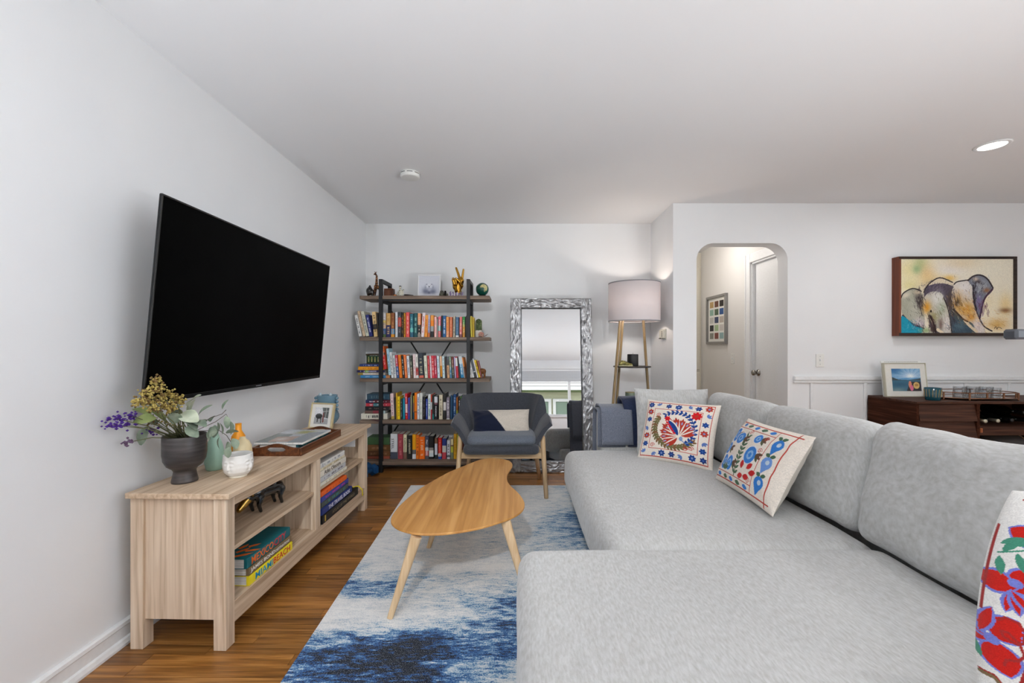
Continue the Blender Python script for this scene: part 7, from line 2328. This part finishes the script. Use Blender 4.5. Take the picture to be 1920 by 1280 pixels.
cv.poly([(-1.3, 1), (1.3, 1), (1.3, .0), (-1.3, .0)], (92, 150, 196))
for k in range(26):
    a = -.1 + k / 25 * (PI + .2)
    cv.line([(.35 + .1 * math.cos(a), .25 + .1 * math.sin(a)), (.35 + 1.7 * math.cos(a), .25 + 1.1 * math.sin(a))], .02 + .03 * (k % 3), (206, 222, 236), .45)
cv.soft(.4, .35, .3, .2, (240, 244, 246), .9); cv.soft(-1, .9, .6, .4, (36, 96, 152), .8)
cv.poly([(-1.3, .25), (-.7, .02), (.2, -.02), (1.3, .14), (1.3, -.1), (-1.3, -.1)], (64, 78, 84))
cv.poly([(-1.3, -.05), (1.3, -.05), (1.3, -1), (-1.3, -1)], (58, 108, 132)); cv.soft(-.6, -.4, .8, .2, (44, 88, 116), .7); cv.soft(-.9, -.9, .7, .2, (130, 150, 150), .8)
cv.poly([(-.05, -1), (.3, -.15), (1.3, -.15), (1.3, -1)], (54, 50, 56)); cv.ell(.30, -.42, .14, .32, (226, 140, 110)); cv.ell(.42, -.72, .16, .26, (216, 110, 140)); cv.ell(.86, -.50, .28, .30, (214, 180, 110)); cv.ell(.88, -.46, .17, .12, (176, 130, 70))
cv.fuzz(.12)
print_panel('photograph', cv, M @ Matrix.Translation((.005, fh * .50, -.0018)), fw * .68, fh * .66, attr_mat('lake_print', .3, .4), t)
t = thing('white_print_panel', 'white printed panel standing behind the lake photograph on the sideboard', 'panel', (A + B_) / 2 + Vector((0, .04, 0)))
M2 = M @ Matrix.Translation((.0, .0005, -.034))
put('board', MB().cbox(-fw / 2 + .004, fw / 2 - .012, 0, fh + .018, -.004, .004, .001, M=M2), flat(234, 234, 230, .5), t)
rr_ = random.Random(4)
ml_ = MB(); x_ = -fw / 2 + .03
while x_ < fw / 2 - .05:
    L = rr_.uniform(.006, .016)
    ml_.box(x_, x_ + L, fh + .009, fh + .0125, .004, .0044, M=M2); x_ += L + rr_.uniform(.002, .004)
put('fine_print', ml_, flat(120, 120, 118, .6), t, kind='stuff')
# votive glass
q = P(1749, 744, 3.40)
TEAL = flat(20, 74, 88, .2, .5)
t = thing('votive_glass', 'small teal glass votive with gold stripes on the sideboard', 'votive', (q.x, 3.40, bz))
r0, r1, hv = .046, .053, .100
put('glass', MB().lathe([(r0 - .003, bz + .0004), (r0, bz + .004), (r1, bz + hv), (r1 - .004, bz + hv), (r0 - .004, bz + .012)], 40, cx=q.x, cy=3.40), TEAL, t, True)
for k in range(16):
    a = k * 2 * PI / 16
    p0 = Vector((q.x + (r0 + .0014) * math.cos(a), 3.40 + (r0 + .0014) * math.sin(a), bz + .028)); p1 = Vector((q.x + (r1 + .0002) * math.cos(a), 3.40 + (r1 + .0002) * math.sin(a), bz + .088))
    put('stripe', MB().tube([p0, p1], .0018, 6), flat(176, 152, 96, .4), t)
put('wax', MB().lathe([(r1 - .006, bz + .055), (r1 - .006, bz + .06)], 30, cx=q.x, cy=3.40), flat(200, 196, 170, .6), t)
# bronze gallery tray with cut-glass tumblers
BRZ = flat(142, 100, 74, .3, .5, .7)
gx0, gx1, gy0, gy1, ch_ = 3.46, 4.015, 3.36, 3.69, .085
gz = bz + .012
t = thing('gallery_tray', 'bronze octagonal gallery tray of cut glass tumblers on the sideboard', 'tray', ((gx0 + gx1) / 2, (gy0 + gy1) / 2, bz))
oc = [(gx0 + ch_ * 1.4, gy0), (gx1 - ch_ * .6, gy0), (gx1, gy0 + ch_ * .7), (gx1, gy1 - ch_), (gx1 - ch_, gy1), (gx0 + ch_, gy1), (gx0, gy1 - ch_), (gx0, gy0 + ch_)]
put('base', MB().prism(oc, gz, gz + .004), flat(120, 110, 104, .15, .6, .5), t)
for z_ in (gz + .004, gz + .048):
    put('rail', MB().tube([(x, y, z_) for x, y in oc + oc[:1]], .0038, 8), BRZ, t, True)
for i in range(8):
    a, b = Vector(oc[i]), Vector(oc[(i + 1) % 8])
    for s in ((0, .36, .70) if (b - a).length > .2 else (0,)):
        p = a.lerp(b, s)
        put('baluster', MB().cbox(p.x - .006, p.x + .006, p.y - .004, p.y + .004, gz + .002, gz + .050, .001), BRZ, t)
for i in (0, 1, 3, 5, 7):
    put('ball_foot', MB().ball((oc[i][0], oc[i][1], bz + .0068), .0066, 10), BRZ, t, True)
CUT, nt, bs = new_mat('cut_glass')
out = nt.nodes['Material Output']; tr = nt.nodes.new('ShaderNodeBsdfTransparent'); tr.inputs[0].default_value = (.93, .94, .95, 1); gl = nt.nodes.new('ShaderNodeBsdfGlossy'); gl.inputs['Roughness'].default_value = .05
ms = nt.nodes.new('ShaderNodeMixShader'); fz = nt.nodes.new('ShaderNodeLayerWeight'); fz.inputs['Blend'].default_value = .35
nt.links.new(fz.outputs['Facing'], ms.inputs[0]); nt.links.new(tr.outputs[0], ms.inputs[1]); nt.links.new(gl.outputs[0], ms.inputs[2]); nt.links.new(ms.outputs[0], out.inputs['Surface'])
for i, (gx, gy) in enumerate(((3.66, 3.44), (3.76, 3.43), (3.86, 3.44), (3.70, 3.55), (3.81, 3.55), (3.91, 3.54))):
    lab = ('cut glass tumbler at the drawer end of the front row on the tray', 'cut glass tumbler in the middle of the front row on the tray', 'cut glass tumbler at the far end of the front row on the tray',
           'cut glass tumbler at the drawer end of the back row', 'cut glass tumbler in the middle of the back row', 'cut glass tumbler at the far end of the back row')[i]
    vs, fs = [], []
    NA = 32
    z0 = gz + .0045
    prof = [(.034, 0), (.037, .004), (.039, .03), (.041, .058), (.042, .080), (.0395, .080), (.037, .05), (.034, .012)]
    for j, (r, z) in enumerate(prof):
        for k in range(NA):
            a = 2 * PI * k / NA
            rr2 = r + (.0022 if (k + j) % 2 and 0 < j < 4 else 0)
            vs.append((gx + rr2 * math.cos(a), gy + rr2 * math.sin(a), z0 + z))
    for j in range(len(prof) - 1):
        for k in range(NA): fs.append((j * NA + k, j * NA + (k + 1) % NA, (j + 1) * NA + (k + 1) % NA, (j + 1) * NA + k))
    fs += [tuple(range(NA)), tuple((len(prof) - 1) * NA + k for k in range(NA))]
    tag(put('tumbler', MB().add(vs, fs), CUT), lab, 'glass', 'cut glass tumblers on the tray')

# ---------------------------------------------------------------- elephant painting in a deep dark frame
FRW = wood('painting_frame_face', rgb(34, 24, 20), rgb(62, 46, 38), 'X', 50, .5)
FRS = wood('painting_frame_side', rgb(84, 40, 26), rgb(130, 70, 46), 'Z', 50, .5)
yf = 3.715
px0, px1 = 3.345, (1908 - VX) / F * yf
pz0, pz1 = HC - (629 - VY) / F * yf * -1 * -1, HC - (480.5 - VY) / F * yf
pz0 = HC + (VY - 629.5) / F * yf
t = thing('elephant_painting', 'wide painting of two elephants in a deep dark wooden frame above the sideboard', 'painting', ((px0 + px1) / 2, YA - .03, pz0))
fb = .026
for nm, b in (('frame_bar', (px0, px1, pz1 - fb * .8, pz1)), ('frame_bar', (px0, px1, pz0, pz0 + fb)), ):
    put(nm, MB().cbox(b[0], b[1], yf, YA - .001, b[2], b[3], .002), FRW, t)
for b in ((px0, px0 + fb * .7), (px1 - fb, px1)):
    put('frame_side', MB().cbox(b[0], b[1], yf, YA - .001, pz0 + fb, pz1 - fb * .8, .002), FRW if b[0] > 4 else FRS, t)
put('outer_edge', MB().box(px0 - .0012, px0, yf + .003, YA - .001, pz0, pz1), FRS, t)
AS = 1.545
cv = Canvas(400, 260, (240, 233, 212), AS)
E = lambda x, y: ((x - 932) / 567 * AS, -(y - 507) / 367)
def curvy(p, closed, k=5):
    out, n = [], len(p)
    for i in range(n if closed else n - 1):
        q = [Vector(p[(i + j) % n] if closed else p[min(max(i + j, 0), n - 1)]) for j in (-1, 0, 1, 2)]
        for s in range(k):
            t_ = s / k
            v = .5 * ((2 * q[1]) + (q[2] - q[0]) * t_ + (2 * q[0] - 5 * q[1] + 4 * q[2] - q[3]) * t_ ** 2 + (3 * q[1] - q[0] - 3 * q[2] + q[3]) * t_ ** 3)
            out.append((v.x, v.y))
    return out if closed else out + [tuple(p[-1])]
def ep(pts, c, al=1.0): cv.poly([E(*p) for p in curvy(pts, True)], c, al)
def es(x, y, rx, ry, c, al=.9, rot=0.0): q = E(x, y); cv.soft(q[0], q[1], rx / 367, ry / 367, c, al, rot)
def el(pts, w, c): cv.line([E(*p) for p in curvy(pts, False)], w / 367, c)
def bristle(x, y, rx, ry, n, cols, w=2.6, L=26, ang=1.2, sp=.5, seed=1):
    q = random.Random(seed)
    for _ in range(n):
        a0 = ang + q.uniform(-sp, sp)
        px_, py_ = x + q.gauss(0, rx), y + q.gauss(0, ry)
        l_ = L * q.uniform(.5, 1.2)
        cv.line([E(px_, py_), E(px_ + l_ * math.cos(a0), py_ + l_ * math.sin(a0))], w * q.uniform(.5, 1.2) / 367, q.choice(cols), .5)
for x, y, rx, ry, c in ((450, 250, 120, 120, (232, 220, 160)), (570, 190, 70, 90, (176, 190, 130)), (640, 300, 90, 120, (226, 190, 130)), (880, 240, 160, 70, (236, 230, 226)), (1000, 180, 200, 60, (232, 214, 180)), (1300, 250, 200, 120, (240, 234, 214)), (700, 360, 120, 60, (238, 214, 150)), (860, 330, 60, 30, (236, 190, 90)), (460, 400, 100, 60, (226, 214, 150)), (1420, 600, 70, 110, (232, 204, 140)), (1340, 790, 110, 60, (212, 164, 86)), (1420, 650, 60, 24, (120, 76, 46)), (1250, 560, 80, 120, (240, 226, 190)), (530, 240, 40, 40, (150, 180, 130))):
    es(x, y, rx, ry, c, .8)
# back elephant: body shadow, head, ear
ep([(600, 470), (640, 410), (700, 350), (770, 330), (860, 350), (910, 400), (880, 460), (880, 560), (900, 700), (880, 875), (700, 875), (640, 700)], (70, 62, 78))
es(740, 420, 110, 60, (110, 100, 116), .9); es(860, 560, 40, 120, (60, 54, 62), .9)
ep([(880, 620), (960, 680), (1040, 740), (1110, 800), (1160, 875), (880, 875), (860, 760)], (56, 74, 88)); es(960, 800, 80, 50, (90, 116, 130), .8)
ep([(650, 400), (760, 330), (900, 370), (930, 420), (820, 385), (720, 385)], (222, 208, 184)); el([(600, 470), (650, 390), (760, 326), (890, 372)], 6, (50, 40, 44))
# left ear of the front left elephant
ep([(372, 520), (400, 470), (490, 432), (570, 460), (600, 540), (600, 640), (610, 780), (590, 820), (500, 800), (440, 740), (385, 700)], (168, 168, 150))
es(520, 640, 70, 110, (190, 190, 176), .8); es(560, 560, 36, 90, (56, 46, 50), .85, .3); es(420, 500, 50, 24, (226, 216, 196), .9, .5); es(540, 470, 40, 20, (206, 186, 160), .9); es(560, 760, 60, 40, (216, 204, 210), .8)
el([(372, 525), (400, 475), (490, 432), (575, 460)], 6, (46, 40, 44)); el([(390, 700), (450, 760), (520, 800), (600, 830)], 9, (60, 40, 60))
ep([(372, 715), (430, 730), (500, 800), (590, 830), (570, 875), (372, 875)], (24, 150, 178)); es(620, 850, 60, 30, (150, 170, 120), .9)
# front left head and trunk
ep([(600, 560), (620, 500), (680, 465), (760, 470), (800, 520), (840, 620), (860, 740), (880, 875), (790, 875), (720, 850), (680, 780), (640, 680), (600, 640)], (196, 192, 180))
es(630, 620, 44, 60, (222, 150, 40), .95); es(740, 530, 60, 60, (226, 226, 222), .9); es(780, 640, 40, 70, (170, 186, 160), .8); es(700, 720, 50, 60, (150, 140, 90), .8); es(830, 790, 36, 90, (226, 220, 216), .9); es(700, 830, 30, 50, (60, 46, 44), .9); es(770, 790, 22, 60, (110, 84, 80), .8)
el([(660, 700), (700, 780), (720, 860)], 10, (50, 36, 36)); el([(800, 520), (845, 640), (868, 760), (882, 875)], 6, (46, 40, 44)); cv.ell(*E(672, 658), .028, .034, (30, 26, 26)); el([(740, 840), (790, 875)], 14, (236, 220, 190))
# right elephant: head, ear, trunk, tusk
ep([(890, 470), (905, 390), (990, 350), (1050, 350), (1090, 400), (1110, 560), (1130, 660), (1190, 770), (1215, 875), (1140, 875), (1090, 780), (1000, 730), (920, 640), (880, 560)], (214, 206, 196))
es(1000, 420, 80, 60, (234, 230, 228), .9); es(930, 570, 60, 90, (196, 140, 60), .85); es(1030, 640, 90, 70, (206, 142, 40), .85); es(940, 570, 30, 36, (60, 50, 40), .9); es(1080, 720, 50, 40, (214, 150, 60), .9); es(1150, 800, 44, 70, (230, 214, 208), .9)
el([(905, 390), (940, 365), (1050, 348)], 6, (46, 40, 44)); el([(1100, 560), (1140, 680), (1200, 800), (1285, 855)], 7, (46, 38, 44)); el([(1010, 745), (1060, 800), (1130, 860)], 14, (224, 206, 176)); el([(900, 640), (990, 730), (1040, 760)], 8, (60, 48, 46))
ep([(1045, 350), (1100, 310), (1170, 300), (1240, 340), (1290, 410), (1300, 440), (1260, 490), (1210, 530), (1180, 620), (1165, 720), (1130, 640), (1105, 540), (1095, 430)], (120, 124, 136))
es(1180, 400, 60, 50, (186, 190, 196), .9); es(1140, 360, 50, 20, (56, 46, 50), .9, -.5); es(1230, 450, 34, 22, (150, 96, 60), .9); es(1150, 560, 30, 60, (130, 120, 160), .9); el([(1045, 352), (1100, 310), (1170, 300), (1240, 338), (1295, 425)], 8, (50, 42, 46)); el([(1290, 440), (1220, 520), (1190, 600), (1165, 720)], 9, (70, 44, 64))
el([(1095, 400), (1100, 520), (1130, 640)], 8, (50, 44, 54)); es(1120, 340, 30, 20, (226, 208, 190), .9)
for k in range(16):
    x0 = 1180 + (k * 37 % 70); y0 = 560 + (k * 53 % 120); el([(x0, y0), (x0 + 14, y0 + 34)], 2.4, (110, 60, 90))
el([(1310, 830), (1325, 810), (1335, 835), (1350, 815), (1385, 832)], 3, (70, 50, 40))
bristle(520, 620, 50, 80, 90, [(206, 206, 192), (150, 150, 136), (90, 86, 84)], seed=1); bristle(560, 560, 24, 70, 70, [(40, 34, 40), (60, 50, 56)], 3.4, 34, 1.4, seed=2); bristle(740, 420, 80, 30, 90, [(120, 108, 124), (84, 74, 92), (50, 44, 54)], 3, 30, 2.2, seed=3)
bristle(760, 640, 40, 90, 110, [(228, 226, 220), (170, 176, 150), (120, 110, 84)], seed=4); bristle(680, 790, 26, 50, 60, [(40, 30, 34), (84, 56, 60)], 3.4, 30, seed=5); bristle(840, 780, 18, 70, 60, [(236, 230, 226), (150, 130, 130)], 2.4, 30, 1.4, seed=6)
bristle(890, 640, 16, 110, 90, [(44, 40, 48), (70, 62, 76)], 4, 36, 1.35, seed=7); bristle(960, 560, 50, 70, 110, [(90, 66, 44), (206, 170, 110), (230, 220, 206)], 2.6, 28, 1.1, seed=8); bristle(1040, 680, 50, 50, 80, [(216, 140, 44), (170, 100, 36), (236, 200, 130)], 2.6, 28, .8, seed=9)
bristle(1160, 800, 24, 50, 50, [(236, 226, 220), (170, 150, 150)], 2.4, 26, 1.0, seed=10); bristle(1170, 420, 50, 50, 90, [(196, 200, 206), (90, 90, 104), (60, 54, 62)], 2.6, 26, 1.9, seed=11); bristle(1110, 480, 10, 90, 60, [(44, 38, 46)], 3.4, 32, 1.5, seed=12); bristle(1160, 600, 22, 60, 70, [(110, 90, 150), (70, 50, 84), (120, 60, 90)], 2.4, 30, 1.7, seed=13)
bristle(970, 800, 70, 36, 60, [(84, 110, 124), (50, 66, 80)], 3, 30, .6, seed=14); bristle(540, 790, 40, 16, 50, [(90, 50, 90), (220, 210, 220), (60, 40, 60)], 2.4, 28, 1.5, seed=15); bristle(450, 810, 50, 36, 50, [(40, 170, 196), (20, 130, 156)], 3, 28, .5, seed=16)
bristle(1300, 760, 90, 40, 60, [(190, 140, 70), (226, 190, 120)], 3, 34, .3, seed=17)
cv.fuzz(.14)
print_panel('canvas', cv, frame_M(((px0 + fb * .7 + px1 - fb) / 2, yf + .012, (pz0 + fb + pz1 - fb * .8) / 2), (1, 0, 0), (0, 0, 1)), px1 - px0 - fb * 1.7, pz1 - pz0 - fb * 1.8, attr_mat('oil_paint', .6, .25, .2, 90), t)

# dark flat lamp head that reaches in from the side on its own stand
t = thing('reading_lamp', 'dark grey flat bar reading lamp reaching in beside the elephant painting', 'floor lamp', (1.95, 1.30, 0))
LG = flat(72, 74, 80, .45, .4)
zc = HC + (VY - 626.5) / F * 1.30
put('head', MB().cbox((1892 - VX) / F * 1.30, 1.80, 1.28, 1.32, zc - .0155, zc + .0155, .006), LG, t)
put('arm', MB().tube([(1.78, 1.30, zc), (1.95, 1.30, zc + .02), (1.95, 1.30, .8)], .009, 10), LG, t, True)
put('pole', MB().tube([(1.95, 1.30, .015), (1.95, 1.30, .85)], .011, 12), LG, t, True)
put('base', MB().lathe([(.13, .0005), (.13, .012), (.02, .018)], 32, cx=1.95, cy=1.30), LG, t, True)
# bodies of the added uplighters, unseen behind the camera
for i, (ux, uy) in enumerate(FILL_UPLIGHTS):
    t = thing('added_uplighter', ('added unseen drum-shaped uplighter behind the camera near the long wall', 'added unseen drum-shaped uplighter behind the camera beyond the sofa')[i], 'floor lamp', (ux, uy, 0), group='added uplighters')
    put('can', MB().lathe([(.15, .0005), (.17, .01), (.172, .53), (.168, .53), (.164, .30), (.02, .29)], 40, cx=ux, cy=uy), WHITE_PL, t, True)
    put('socket', MB().lathe([(.03, .30), (.03, .385), (.015, .39)], 16, cx=ux, cy=uy), BLACK, t, True)
sa, sb, sw, sz_, sr = FILL_SPOTS[0]  # body for the added floor spot, a fill light out of view
t = thing('added_floor_spot', 'added unseen fill spotlight on the floor beyond the sofa aimed at the ceiling', 'spotlight', (sa.x, sa.y, 0))
sd_ = (sb - sa).normalized()
MS = Matrix.Translation(sa - sd_ * .10) @ sd_.to_track_quat('Z', 'Y').to_matrix().to_4x4()
put('lamp_housing', MB().lathe([(.03, -.09), (.10, -.06), (.16, .02), (.158, .022), (.095, -.05), (.02, -.07)], 24, M=MS), BLACK, t, True)
put('stem', MB().tube([(sa.x, sa.y - .2, .012), sa - sd_ * .17], .012, 10), BLACK, t, True)
put('base', MB().lathe([(.13, .0005), (.13, .012), (.02, .018)], 32, cx=sa.x, cy=sa.y - .2), BLACK, t, True)
sa, sb, sw, sz_, sr = FILL_SPOTS[1]  # body for the added ceiling spot, fill from behind the camera
t = thing('added_ceiling_spot', 'added unseen fill spotlight on the ceiling behind the camera aimed at the bookcase', 'spotlight', (sa.x, sa.y, sa.z - .06))
sd_ = (sb - sa).normalized()
MS = Matrix.Translation(sa - sd_ * .05) @ sd_.to_track_quat('Z', 'Y').to_matrix().to_4x4()
put('lamp_housing', MB().lathe([(.02, -.07), (.055, -.06), (.072, .035), (.070, .037), (.050, -.045), (.02, -.05)], 24, M=MS), WHITE_PL, t, True)
put('ceiling_rose', MB().lathe([(.05, CEIL - .016), (.052, CEIL - .001)], 24, cx=sa.x, cy=sa.y - .08), WHITE_PL, t, True)
put('bracket', MB().tube([(sa.x, sa.y - .08, CEIL - .012), sa - sd_ * .10], .008, 8), WHITE_PL, t, True)
finish()
